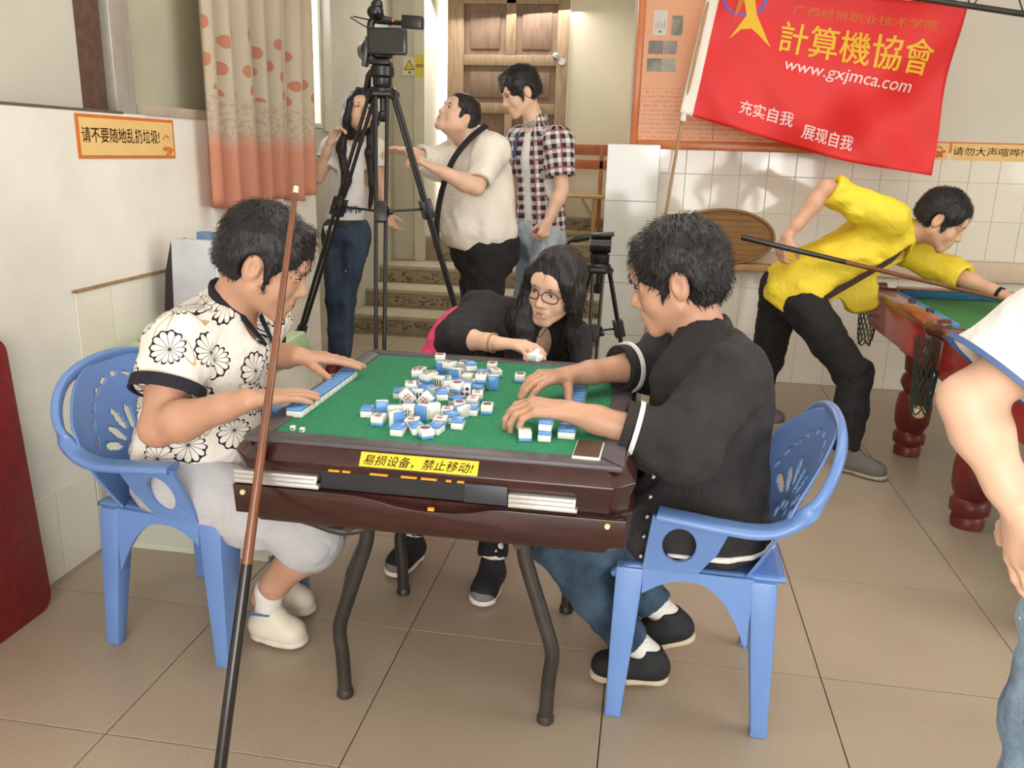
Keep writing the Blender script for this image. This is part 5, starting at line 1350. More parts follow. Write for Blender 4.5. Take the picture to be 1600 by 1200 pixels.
# ------------------------------------------------------------------ man in the flowered shirt (left chair, faces +x)
def man_flowered():
    p = Person((-.03, .52, 0), 'man in a white flowered polo shirt seated on the left blue chair')
    h = Head((.222, .545, 1.102), (.84, .22, -.42), (.30, .05, 1), 1.16)
    nb = V((.105, .555, .965)); ch = V((.055, .54, .83)); wa = V((.01, .53, .66)); pe = V((-.03, .525, .53))
    Rs, Re, Rw = V((.055, .375, .905)), V((.055, .245, .715)), V((.315, .215, .818))
    Ls, Le, Lw = V((.11, .715, .905)), V((.06, .76, .78)), V((.285, .585, .838))
    Rh, Rk, Ra = V((-.03, .435, .50)), V((.40, .39, .385)), V((.205, .455, .145))
    Lh, Lk, La = V((-.03, .615, .50)), V((.42, .66, .40)), V((.165, .63, .11))
    P = Prims()
    P.rc(pe, ch, .125, .135, .05, '+', ((0, 1, 0), 1.15)); P.rc(Rs, Ls, .062, .062, .05); P.rc(ch, nb, .11, .06, .05)
    add_head(P, h, 1.05, 1.06); add_neck(P, h, nb, .056)
    add_arm(P, Rs, Re, Rw, 1.08, 1.08); add_arm(P, Ls, Le, Lw, 1.08, 1.08)
    add_leg(P, Rh, Rk, Ra, 1.0); add_leg(P, Lh, Lk, La, 1.0)
    rd, ld = V((.60, .62, -.02)), V((.86, .40, -.10))
    add_hand(P, Rw, rd, (0, 0, -1), 'R', (.08, .09, .10, .14), .05, 1.02, (.75, .62, .12), None, .15)
    add_hand(P, Lw, ld, (0, 0, -1), 'L', (.10, .10, .12, .16), .05, 1.02, (.55, .85, .25), None, .1)
    p.put('body', P.build('body', .009, (head_box(h), hand_box(Rw, rd), hand_box(Lw, ld))), sk_tan)
    face_parts(p, h, lip_m, .25)
    short_hair(p, h, .8, .030, -.040, -.058, 1800, .018, .16, 3)
    # shirt
    S = Prims(); fr = V((.9, 0, .3))
    S.rc(pe + V((-.005, 0, .02)), ch, .150, .160, .05, '+', ((0, 1, 0), 1.16)); S.rc(wa + V((.05, 0, -.04)), ch, .12, .12, .05)
    S.rc(Rs + V((0, .02, 0)), Ls - V((0, .02, 0)), .078, .078, .06); S.rc(ch, nb, .125, .074, .05)
    re, rdv = sleeve(S, Rs, Re, .60, .083, .086); le, ldv = sleeve(S, Ls, Le, .60, .080, .078)
    S.half((0, 0, .515), (-.3, 0, -1), .01); open_end(S, re, rdv, .062); open_end(S, le, ldv, .058)
    S.noise(.010, .07, 1, (1, 1, .6)); S.noise(.006, .032, 2, (1, 1, .7))
    nk = V((.155, .545, .965)); S.el(nk + V((.06, -.01, .02)), (.07, .055, .11), None, .01, '-'); S.rc(nb, h(0, -.02, -.06), .066, .066, .006, '-')
    me = S.build('shirt', .006); assign_uv(me, [(pe, nb, (1, 0, 0), .16), (Rs, re, (0, -1, 0), .08), (Ls, le, (0, 1, 0), .08)])
    p.put('shirt', me, flower_material())
    p.mbput('sleeve_band', ring(re - rdv * .012, rdv, .087, .032, thick=.007), navy); p.mbput('sleeve_band', ring(le - ldv * .012, ldv, .082, .032, thick=.007), navy)
    C = Prims(); c0 = nb + V((.005, 0, .012))
    pts = [c0 + V((.055 * math.cos(a) * 1.0 + .012, .072 * math.sin(a), .028 - .040 * math.cos(a) - .012)) for a in [math.radians(d) for d in range(35, 330, 20)]]
    for a, b in zip(pts[:-1], pts[1:]): C.rc(a, b, .017, .017, .01, '+', ((b - a).cross(V((0, 0, 1))).normalized(), .45))
    C.rc(pts[0], pts[0] + V((.055, -.03, -.085)), .014, .010, .01, '+', ((1, 0, .6), .4)); C.rc(pts[-1], pts[-1] + V((.05, .035, -.085)), .014, .010, .01, '+', ((1, 0, .6), .4))
    p.put('collar', C.build('collar', .0045), navy)
    T = Prims()
    T.rc(pe + V((0, -.03, -.01)), pe + V((0, .03, -.01)), .135, .135, .05)
    for hh, kk, aa in ((Rh, Rk, Ra), (Lh, Lk, La)):
        T.rc(hh, lerp(hh, kk, .55), .112, .098, .05); T.rc(lerp(hh, kk, .55), kk + V((-.005, 0, .005)), .098, .080, .03); e = lerp(kk, aa, .24); d = (aa - kk).normalized(); T.rc(kk, e, .080, .076, .02); open_end(T, e, d, .060)
    T.half((0, 0, .60), (0, 0, 1), .01); T.noise(.008, .06, 4); T.noise(.003, .025, 5)
    p.put('shorts', T.build('shorts', .0065), fabric('shorts_grey', (186, 186, 190)))
    wsh = mat('shoe_white_leather', (222, 214, 196), .5, .05, 16, .1, 60); sock = fabric('sock_white', (226, 222, 216))
    shoe(p, Ra, (.165, .465, .018), (.325, .45, .014), wsh, white_sole, 1.05, None, sock, Rk); shoe(p, La, (.125, .635, .018), (.28, .62, .014), wsh, white_sole, 1.05, None, sock, Lk)
    mb = MB(); mb.tube([(.165, .415, .105), (.20, .412, .112), (.235, .418, .108), (.245, .46, .11)], .0035, 6); p.mbput('blue_trim', mb, mat('shoe_blue_trim', (70, 104, 150), .6))
man_flowered()
# ------------------------------------------------------------------ man in the black jacket (right chair, faces -x)
def man_jacket():
    p = Person((1.43, .53, 0), 'man in a black jacket with white cuff stripes seated on the right blue chair')
    h = Head((1.312, .605, 1.105), (-.93, .13, -.32), (-.2, 0, 1), 1.14)
    nb = V((1.385, .595, .965)); ch = V((1.415, .57, .83)); wa = V((1.435, .54, .66)); pe = V((1.435, .53, .53))
    Ls, Le, Lw = V((1.455, .41, .905)), V((1.345, .285, .765)), V((1.078, .285, .828))
    Rs, Re, Rw = V((1.35, .765, .895)), V((1.275, .78, .835)), V((1.045, .59, .832))
    Lh, Lk, La = V((1.43, .44, .50)), V((1.06, .43, .42)), V((1.275, .475, .105))
    Rh, Rk, Ra = V((1.43, .62, .50)), V((1.08, .66, .43)), V((1.345, .60, .145))
    P = Prims()
    P.rc(pe, ch, .12, .13, .05, '+', ((0, 1, 0), 1.15)); P.rc(Rs, Ls, .06, .06, .05); P.rc(ch, nb, .10, .058, .05)
    add_head(P, h, 1.0, 1.0); add_neck(P, h, nb, .052)
    add_arm(P, Rs, Re, Rw, 1.0); add_arm(P, Ls, Le, Lw, 1.0); add_leg(P, Rh, Rk, Ra, .95); add_leg(P, Lh, Lk, La, .95)
    ld, rd = V((-.80, -.10, .08)), V((-.52, -.62, .10))
    add_hand(P, Lw, ld, (.05, .15, -1), 'L', (.50, .55, .60, .66), .03, 1.02, (.62, .62, .45), None, .25)
    add_hand(P, Rw, rd, (0, .1, -1), 'R', (.32, .36, .42, .50), .05, 1.02, (.45, .72, .55), None, .1)
    p.put('body', P.build('body', .009, (head_box(h), hand_box(Rw, rd), hand_box(Lw, ld))), sk_tan)
    face_parts(p, h, lip_m, .25)
    short_hair(p, h, 1.0, .040, -.025, -.085, 2200, .022, .26, 8, fz=.058)
    J = Prims()
    J.rc(pe + V((-.005, 0, .0)), ch, .148, .156, .05, '+', ((0, 1, 0), 1.14)); J.rc(ch, nb, .13, .080, .05); J.rc(Rs, Ls, .080, .080, .06)
    J.rc(pe + V((.01, 0, -.06)), pe, .142, .148, .05)
    for s, e, w, t in ((Ls, Le, Lw, .53), (Rs, Re, Rw, .42)):
        J.rc(s, e, .084, .076, .04); q = lerp(e, w, t); d = (w - e).normalized(); J.rc(e, q, .074, .066, .03); open_end(J, q, d, .046)
    for q in (Lh, Rh): J.rc(q + V((.03, 0, .0)), q + V((-.13, 0, -.01)), .122, .112, .05)
    J.half((1.46, 0, .440), (.06, 0, -1), .008)
    J.rc((1.25, .60, .92), (1.29, .57, .56), .040, .055, .01, '-'); J.rc(nb, h(0, -.02, -.06), .062, .066, .008, '-'); J.el((1.325, .60, .965), (.055, .05, .07), None, .01, '-')
    J.noise(.013, .07, 6, (1, 1, .8)); J.noise(.008, .032, 7)
    jm = fabric('jacket_black', (40, 37, 38), .12)
    p.put('jacket', J.build('jacket', .0065), jm)
    wt = fabric('stripe_white', (226, 224, 220))
    for s, e, w, t in ((Ls, Le, Lw, .53), (Rs, Re, Rw, .42)):
        q = lerp(e, w, t); d = (w - e).normalized(); p.mbput('cuff_stripe', ring(q - d * .030, d, .0665, .011, thick=.0065), wt); p.mbput('cuff', ring(q - d * .010, d, .058, .022, thick=.008), jm)
    # hem stripe follows the hips
    B = Prims(); B.rc(pe + V((-.005, 0, .0)), ch, .155, .16, .05, '+', ((0, 1, 0), 1.14)); B.rc(pe + V((.01, 0, -.06)), pe, .149, .155, .05)
    for q in (Lh, Rh): B.rc(q + V((.03, 0, .0)), q + V((-.13, 0, -.01)), .130, .120, .05)
    B.noise(.013, .07, 6, (1, 1, .8)); B.noise(.008, .032, 7)
    B.half((1.46, 0, .478), (-.06, 0, 1), .002); B.half((1.46, 0, .463), (.06, 0, -1), .002); B.half((1.33, 0, 0), (-1, 0, 0), .002)
    p.put('hem_stripe', B.build('hem_stripe', .005), wt)
    S = Prims(); S.rc(wa, ch, .125, .125, .04, '+', ((0, 1, 0), 1.12)); S.rc(ch, nb, .11, .06, .04); S.el(nb + V((-.04, .0, .03)), (.05, .06, .05), None, .008, '-'); S.rc(nb, h(0, -.02, -.06), .056, .06, .006, '-')
    p.put('tee_shirt', S.build('tee_shirt', .008), wt)
    mb = MB(); 
    for k in range(5): mb.sphere((1.285 - .004 * k, .345 - .006 * k, .66 - .05 * k), .007, 8)
    p.mbput('snap_buttons', mb, steel)
    T = Prims(); T.rc(pe + V((0, -.03, -.03)), pe + V((0, .03, -.03)), .13, .13, .05)
    for hh, kk, aa in ((Rh, Rk, Ra), (Lh, Lk, La)):
        T.rc(hh, kk, .100, .074, .05); e = lerp(kk, aa, .93); d = (aa - kk).normalized(); T.rc(kk, lerp(kk, aa, .5), .072, .064, .03); T.rc(lerp(kk, aa, .5), e, .064, .056, .02); open_end(T, e, d, .044, .08)
    T.half((0, 0, .56), (0, 0, 1), .01); T.noise(.008, .05, 8); T.noise(.003, .02, 9)
    p.put('jeans', T.build('jeans', .0065), denim_material('denim_dark', (24, 40, 56), (70, 96, 118)))
    bs = mat('shoe_black_canvas', (22, 22, 24), .7, .1, 30, .2, 120); sock = fabric('sock_white', (226, 222, 216))
    shoe(p, La, (1.365, .475, .020), (1.16, .47, .014), bs, black_sole_m, 1.05, None, sock, Lk)
    shoe(p, Ra, (1.44, .60, .085), (1.24, .595, .016), bs, black_sole_m, 1.05, None, sock, Rk)
man_jacket()
wt_cotton = fabric('cotton_white', (232, 229, 226)); black_top = fabric('knit_black', (30, 27, 28), .15); trouser_black = fabric('trouser_black', (22, 21, 24), .15)
def trousers(p, name, m, pe, legs, rw=.135, rt=.10, rk=.076, ra=.058, top=None, upto=.95, seed=1, res=.007, amp=.008, open_r=.042):
    T = Prims(); T.rc(pe + V((-.03, 0, 0)), pe + V((.03, 0, 0)), rw, rw, .05)
    for hh, kk, aa in legs:
        T.rc(hh, kk, rt, rk, .05); e = lerp(kk, aa, upto); d = (V(aa) - V(kk)).normalized(); T.rc(kk, lerp(kk, aa, .5), rk, (rk + ra) / 2, .03); T.rc(lerp(kk, aa, .5), e, (rk + ra) / 2, ra, .02)
        if upto < 1.2: open_end(T, e, d, open_r, .08)
    if top is not None: T.half(top[0], top[1], .01)
    T.noise(amp, .055, seed); T.noise(amp * .4, .022, seed + 1)
    return p.put(name, T.build(name, res), m)
# ------------------------------------------------------------------ woman in glasses, seated behind the table
def woman_glasses():
    p = Person((.74, 1.46, 0), 'woman with glasses and long black hair leaning on the table in a black top')
    h = Head((.928, 1.30, .962), (-.36, -.90, -.18), (.16, -.1, 1), 1.06)
    nb = V((.86, 1.36, .825)); ch = V((.80, 1.40, .73)); wa = V((.74, 1.45, .58)); pe = V((.71, 1.50, .52))
    Rs, Re, Rw = V((.675, 1.32, .842)), V((.625, 1.09, .805)), V((.785, 1.01, .812))
    Ls, Le, Lw = V((.985, 1.42, .76)), V((1.02, 1.30, .60)), V((.86, 1.12, .575))
    Rh, Rk, Ra = V((.62, 1.45, .50)), V((.53, 1.08, .47)), V((.49, 1.0, .10)); Lh, Lk, La = V((.80, 1.45, .50)), V((.80, 1.05, .47)), V((.80, .885, .10))
    P = Prims(); P.rc(pe, ch, .11, .11, .05, '+', ((1, 0, 0), 1.1)); P.rc(ch, nb, .09, .045, .04); P.rc(Rs, Ls, .045, .045, .04)
    add_head(P, h, .92, .95); add_neck(P, h, nb, .042); add_arm(P, Rs, Re, Rw, .85); add_arm(P, Ls, Le, Lw, .85); add_leg(P, Rh, Rk, Ra, .9); add_leg(P, Lh, Lk, La, .9)
    rd, ld = V((.92, -.28, .08)), V((-.8, .1, -.1))
    add_hand(P, Rw, rd, (.1, 0, -1), 'R', (.30, .34, .4, .48), .03, .92, (.75, .45, .45), None, .2); add_hand(P, Lw, ld, (0, 0, -1), 'L', .2, .04, .9)
    p.put('body', P.build('body', .009, (head_box(h, .0036), hand_box(Rw, rd))), sk_light)
    face_parts(p, h, mat('lip_rose', (184, 112, 104), .4, 0), .6, .8)
    # long centre-parted hair
    H = Prims(); H.el(h(0, -.016, .040), h.rad(.086, .106, .094), h.M, .02); H.el(h(0, -.05, -.02), h.rad(.080, .062, .09), h.M, .02)
    for s in (-1, 1):
        H.rc(h(.018 * s, .055, .115), h(.066 * s, .060, .045), .016 * h.s, .018 * h.s, .02); H.rc(h(.066 * s, .060, .045), h(.078 * s, .035, -.04), .018 * h.s, .022 * h.s, .02)
    H.el(h(-.006, .115, -.018), h.rad(.060, .075, .088), h.M, .006, '-')
    a = h(-.070, .02, -.05); b = h(-.085, .03, -.19); c = h(-.105, .045, -.30)                     # curtain on her right (towards the camera's left)
    H.rc(h(.078, .015, .03), V((.832, 1.275, .82)), .026, .036, .03); H.rc(V((.832, 1.275, .82)), V((.832, 1.235, .68)), .036, .032, .03); H.rc(h(.060, -.03, -.03), V((.79, 1.30, .83)), .045, .046, .03); H.rc(V((.79, 1.30, .83)), V((.80, 1.25, .68)), .046, .036, .03)
    H.rc(h(-.078, .0, .0), h(-.082, .0, -.15), .028, .028, .03); H.rc(h(-.082, .0, -.15), V((1.0, 1.31, .70)), .030, .022, .03); H.rc(h(0, -.07, -.05), V((.90, 1.42, .72)), .07, .05, .04)
    H.half(h(.0, .112, .12), tuple(h.r * 0 + h.f), .01) if False else None
    H.noise(.003, .010, 4, (1.6, 1.6, .25)); H.noise(.004, .04, 6, (1, 1, .4))
    me = H.build('hair', .0048); vs, fs = tufts(me, h, 900, .05, .03, 5, crown=(0, .01, .13), width=.0016, down=.8, noface=True)
    p.put('hair', join_mesh(me, vs, fs), hair_m)
    gm = mat('glasses_dark', (34, 30, 34), .3, 0); S = h.s
    for s in (-1, 1):
        mb = MB(); cx = .033 * s; mb.tube([h(cx + .027 * math.copysign(abs(math.cos(t)) ** .8, math.cos(t)), .106 - .012 * abs(cx + .027 * math.cos(t)) / .055, .000 + .0185 * math.copysign(abs(math.sin(t)) ** .8, math.sin(t))) for t in [2 * math.pi * k / 20 for k in range(21)]], .0019, 6); p.mbput('glasses_frame', mb, gm)
        mb = MB(); mb.tube([h(.057 * s, .096, .004), h(.076 * s, .05, .004), h(.080 * s, -.005, -.002)], .0016, 6); p.mbput('glasses_temple', mb, gm)
    mb = MB(); mb.tube([h(-.006, .106, .003), h(0, .109, .006), h(.006, .106, .003)], .0016, 6); p.mbput('glasses_bridge', mb, gm)
    S_ = Prims(); S_.rc(pe, ch, .132, .125, .05, '+', ((1, 0, 0), 1.12)); S_.rc(ch, nb, .115, .060, .04); S_.rc(Rs, Ls, .066, .062, .06)
    S_.rc(Rs, Re, .080, .070, .04); S_.rc(Rs, ch, .085, .12, .05); q = lerp(Re, Rw, .42); d = (Rw - Re).normalized(); S_.rc(Re, q, .062, .050, .03); open_end(S_, q, d, .034, .07)
    S_.rc(Ls, Le, .066, .06, .04); S_.rc(Le, Lw, .058, .046, .03)
    S_.el(h.c + V((-.03, -.02, -.225)), (.035, .08, .085), None, .01, '-'); S_.half((0, 0, .47), (0, 0, -1), .01)
    S_.noise(.010, .06, 3); S_.noise(.006, .028, 4); p.put('black_top', S_.build('black_top', .0065), black_top)
    trousers(p, 'trousers', trouser_black, pe, ((Rh, Rk, Ra), (Lh, Lk, La)), .12, .088, .068, .05, ((0, 0, .58), (0, 0, 1)), .95, 3)
    bsh = mat('shoe_black_suede', (26, 25, 28), .8, .1, 30, .2, 120); gt = mat('shoe_grey_toe', (112, 112, 112), .7, .06, 30, .2, 120); pw = mat('sole_pinkish', (222, 208, 202), .6, .03)
    so = fabric('sock_white', (226, 222, 216))
    shoe(p, Ra, (.50, 1.06, .018), (.455, .885, .014), bsh, pw, 1.05, gt, so, Rk); shoe(p, La, (.80, .945, .018), (.785, .760, .014), bsh, pw, 1.05, gt, so, La + (Lk - La))
    mb = ring(lerp(Re, Rw, .86), (Rw - Re), .030, .006, thick=.003); p.mbput('bracelet', mb, mat('bracelet_gold', (206, 170, 110), .3, 0, metal=.5))
    mb = MB(); mb.tube(bez([h(-.02, .055, -.115), h(.0, .075, -.16), h(.02, .055, -.115)], 4), .0014, 5); p.mbput('necklace_cord', mb, gm)
    return p
woman_glasses()
# ------------------------------------------------------------------ young man in the yellow shirt, bent over the pool table
def man_yellow():
    p = Person((2.05, 2.7, 0), 'man in a bright yellow shirt bending to aim a cue at the pool table')
    h = Head((2.605, 2.74, 1.150), (.80, -.28, -.50), (.45, -.1, 1), 1.10)
    nb = V((2.46, 2.80, 1.075)); ch = V((2.33, 2.80, 1.03)); wa = V((2.12, 2.79, .90)); pe = V((1.965, 2.78, .78))
    Rs, Re, Rw = V((2.345, 2.66, 1.15)), V((2.045, 2.64, 1.285)), V((1.888, 2.62, 1.055))
    Ls, Le, Lw = V((2.50, 2.95, 1.0)), V((2.735, 2.80, .885)), V((2.89, 2.63, .825))
    Rh, Rk, Ra = V((2.00, 2.69, .73)), V((2.245, 2.47, .435)), V((2.215, 2.32, .09)); Lh, Lk, La = V((1.93, 2.86, .73)), V((1.905, 2.92, .40)), V((1.87, 3.02, .09))
    P = Prims(); P.rc(pe, ch, .115, .125, .05, '+', ((0, 1, 0), 1.15)); P.rc(ch, nb, .10, .06, .05); P.rc(Rs, Ls, .058, .058, .05)
    add_head(P, h, 1.0, .98); add_neck(P, h, nb, .052); add_arm(P, Rs, Re, Rw, .95); add_arm(P, Ls, Le, Lw, .95); add_leg(P, Rh, Rk, Ra, .95); add_leg(P, Lh, Lk, La, .95)
    rd, ld = V((-.32, -.10, -.94)), V((.75, -.62, -.12))
    add_hand(P, Rw, rd, (.75, .55, -.3), 'R', (.75, .8, .8, .8), .02, .95, (.5, .6, .7), None, .4); add_hand(P, Lw, ld, (0, 0, -1), 'L', (.15, .2, .25, .3), .10, .95, (.6, .7, .1))
    p.put('body', P.build('body', .010, (head_box(h, .0042), hand_box(Rw, rd, 1, .0042), hand_box(Lw, ld, 1, .0042))), sk_mid)
    face_parts(p, h, lip_m, .4)
    short_hair(p, h, .9, .0, -.030, -.050, 2200, .014, .32, 12, .005, fz=.072)
    S = Prims(); S.rc(pe + V((.02, 0, .03)), ch, .150, .150, .05, '+', ((0, 1, 0), 1.12)); S.rc(ch, nb, .135, .078, .05); S.rc(Rs, Ls, .078, .078, .06)
    S.rc(pe + V((-.02, -.04, -.03)), pe + V((.10, -.06, -.06)), .12, .11, .06)
    S.rc(Rs, Re, .088, .078, .05); open_end(S, lerp(Rs, Re, .94), (Re - Rs).normalized(), .05, .12)
    S.rc(Ls, Le, .084, .072, .05); q = lerp(Le, Lw, .15); S.rc(Le, q, .072, .068, .03); open_end(S, q, (Lw - Le).normalized(), .048, .09)
    S.rc((2.20, 2.84, .88), (2.30, 2.84, .72), .07, .055, .05)                                                    # hanging shirt front
    S.rc((2.28, 2.85, .90), (2.36, 2.84, .73), .06, .045, .05)
    S.half((2.290, 2.7, .912), (.56, 0, -.82), .004, ((2.10, 2.3, .6), (2.47, 2.79, 1.15)))                                              # open front
    S.half((1.88, 2.7, .705), (-.55, 0, -.85), .01, ((1.6, 2.3, .4), (2.17, 3.2, 1.3)))
    S.el(nb + V((.09, -.03, -.02)), (.07, .06, .07), None, .01, '-'); S.rc(nb, h(0, -.02, -.06), .064, .064, .006, '-')
    S.noise(.015, .085, 21, (1, 1, 1.2)); S.noise(.007, .042, 22, (.6, 1, 1.3))
    p.put('yellow_shirt', S.build('yellow_shirt', .0065), fabric('shirt_yellow', (230, 204, 48), .06, .6))
    U = Prims(); U.rc(pe, ch, .136, .130, .05, '+', ((0, 1, 0), 1.1)); U.rc(ch, nb, .095, .05, .05); U.el(nb + V((.07, -.02, -.01)), (.06, .06, .06), None, .01, '-'); p.put('undershirt', U.build('undershirt', .008), fabric('undershirt_brown', (84, 62, 58)))
    C = Prims(); cp = [nb + V((.03 * math.sin(a), .068 * math.cos(a), .045 * math.sin(a) + .02)) for a in [math.radians(d) for d in range(-40, 230, 18)]]
    for a, b in zip(cp[:-1], cp[1:]): C.rc(a, b, .022, .022, .01, '+', ((.75, 0, .6), .4))
    p.put('collar', C.build('collar', .005), MATS['shirt_yellow'])
    T = trousers(p, 'trousers', trouser_black, pe, ((Rh, Rk, Ra), (Lh, Lk, La)), .13, .105, .082, .066, ((1.96, 2.78, .86), (.45, 0, .9)), .97, 31, .007, .010, .048)
    gs = mat('shoe_grey_canvas', (104, 98, 92), .75, .1, 30, .2, 120)
    shoe(p, Ra, (2.20, 2.34, .018), (2.385, 2.235, .014), gs, mat('sole_grey', (168, 158, 142), .7), 1.05); shoe(p, La, (1.86, 3.05, .018), (2.04, 2.97, .014), gs, MATS['sole_grey'], 1.05)
    mb = MB(); mb.box((1.842, 2.72, .80), (.028, .04, .05)); o = p.mbput('key_bunch', mb, mat('keys_black', (26, 26, 28), .4), bevel=.006); mb = MB(); mb.box((1.836, 2.71, .765), (.03, .03, .035)); p.mbput('key_tag', mb, wt_cotton, bevel=.005)
    p.mbput('wrist_band', ring(lerp(Le, Lw, .93), Lw - Le, .028, .016, thick=.004), trouser_black)
man_yellow()
cue((1.672, 2.585, 1.045), (3.02, 2.545, .785), 'pool cue held in both hands by the man in yellow', .36)
# ------------------------------------------------------------------ heavy man in the white shirt looking up
def man_white():
    p = Person((.30, 3.33, 0), 'heavy man in a white shirt with a shoulder strap looking up beside the tall tripod')
    h = Head((.125, 3.27, 1.59), (-.60, -.58, .50), (.4, .3, 1), 1.06)
    nb = V((.215, 3.30, 1.465)); ch = V((.24, 3.31, 1.28)); pe = V((.285, 3.32, .90))
    Ls, Le, Lw = V((.34, 3.16, 1.41)), V((.30, 2.97, 1.215)), V((.075, 2.905, 1.315)); Rs, Re, Rw = V((.125, 3.44, 1.41)), V((-.0, 3.24, 1.335)), V((-.115, 3.05, 1.395))
    Lh, Lk, La = V((.32, 3.22, .84)), V((.31, 3.20, .46)), V((.32, 3.22, .09)); Rh, Rk, Ra = V((.24, 3.42, .84)), V((.22, 3.42, .46)), V((.22, 3.44, .09))
    P = Prims(); P.rc(pe, ch, .16, .15, .06); P.rc(ch, nb, .13, .075, .05); P.rc(Rs, Ls, .065, .065, .05)
    add_head(P, h, 1.25, 1.16); add_neck(P, h, nb, .058); add_arm(P, Rs, Re, Rw, 1.05, 1.1); add_arm(P, Ls, Le, Lw, 1.05, 1.1); add_leg(P, Rh, Rk, Ra); add_leg(P, Lh, Lk, La)
    rd, ld = V((-.75, -.6, .1)), V((-.80, -.25, .45))
    add_hand(P, Lw, ld, (.3, .3, -.9), 'L', (.55, .6, .65, .7), .03, .98, (.6, .6, .4)); add_hand(P, Rw, rd, (.2, -.2, -.9), 'R', (.3, .4, .5, .5), .03, .98)
    p.put('body', P.build('body', .011, (head_box(h, .0044), hand_box(Lw, ld, 1, .0046))), sk_light)
    face_parts(p, h, lip_m, .5); short_hair(p, h, .55, .0, -.015, -.045, 900, .010, .12, 17, .0052, fz=.074)
    S = Prims(); S.rc(V((.27, 3.30, .96)), ch, .215, .185, .06, '+', ((.5, .8, 0), .95)); S.el((.19, 3.23, 1.06), (.18, .17, .20), None, .08); S.rc(ch, nb, .155, .095, .05); S.rc(Rs, Ls, .09, .09, .06)
    S.rc(Ls, lerp(Ls, Le, .9), .092, .080, .05); open_end(S, lerp(Ls, Le, .86), (Le - Ls).normalized(), .056, .10)
    S.rc(Rs, Re, .095, .082, .05); q = lerp(Re, Rw, .55); S.rc(Re, q, .078, .066, .03); open_end(S, q, (Rw - Re).normalized(), .046, .09)
    S.half((.28, 3.3, .845), (-.10, -.0, -1), .02); S.rc(nb, h(0, -.02, -.06), .074, .074, .006, '-'); S.el(nb + V((-.06, -.05, .0)), (.05, .05, .07), None, .01, '-')
    S.noise(.013, .085, 41, (1, 1, .5)); S.noise(.007, .036, 42, (1, 1, .6)); p.put('white_shirt', S.build('white_shirt', .0075), fabric('shirt_cream_white', (230, 224, 212)))
    C = Prims(); cp = [nb + V((.078 * math.cos(a) - .005, .082 * math.sin(a), .02 + .025 * math.cos(a))) for a in [math.radians(d) for d in range(-130, 140, 18)]]
    for a, b in zip(cp[:-1], cp[1:]): C.rc(a, b, .020, .020, .01, '+', (((a + b) / 2 - nb).normalized(), .4))
    p.put('collar', C.build('collar', .0055), MATS['shirt_cream_white'])
    st = bez([(.31, 3.17, 1.545), (.235, 3.10, 1.475), (.155, 3.04, 1.36), (.105, 3.015, 1.22), (.07, 3.02, 1.05), (.06, 3.06, .90), (.07, 3.10, .80)], 6); mb = MB(); mb.tube(st, .020, 8, flat=.25, updir=(-.4, -.9, 0)); p.mbput('shoulder_strap', mb, black_top)
    trousers(p, 'trousers', trouser_black, pe + V((0, 0, -.04)), ((Lh, Lk, La), (Rh, Rk, Ra)), .185, .128, .098, .082, ((0, 0, .93), (0, 0, 1)), .97, 44, .008, .010, .06)
    mb = ring((.285, 3.32, .885), (-.08, 0, 1), .192, .04, 32, thick=.006); p.mbput('belt', mb, mat('belt_leather', (36, 32, 30), .5))
    bs = mat('shoe_black_leather', (24, 22, 22), .4, .05)
    shoe(p, La, (.36, 3.22, .018), (.13, 3.16, .014), bs, bs, 1.08); shoe(p, Ra, (.26, 3.44, .018), (.04, 3.40, .014), bs, bs, 1.08)
man_white()
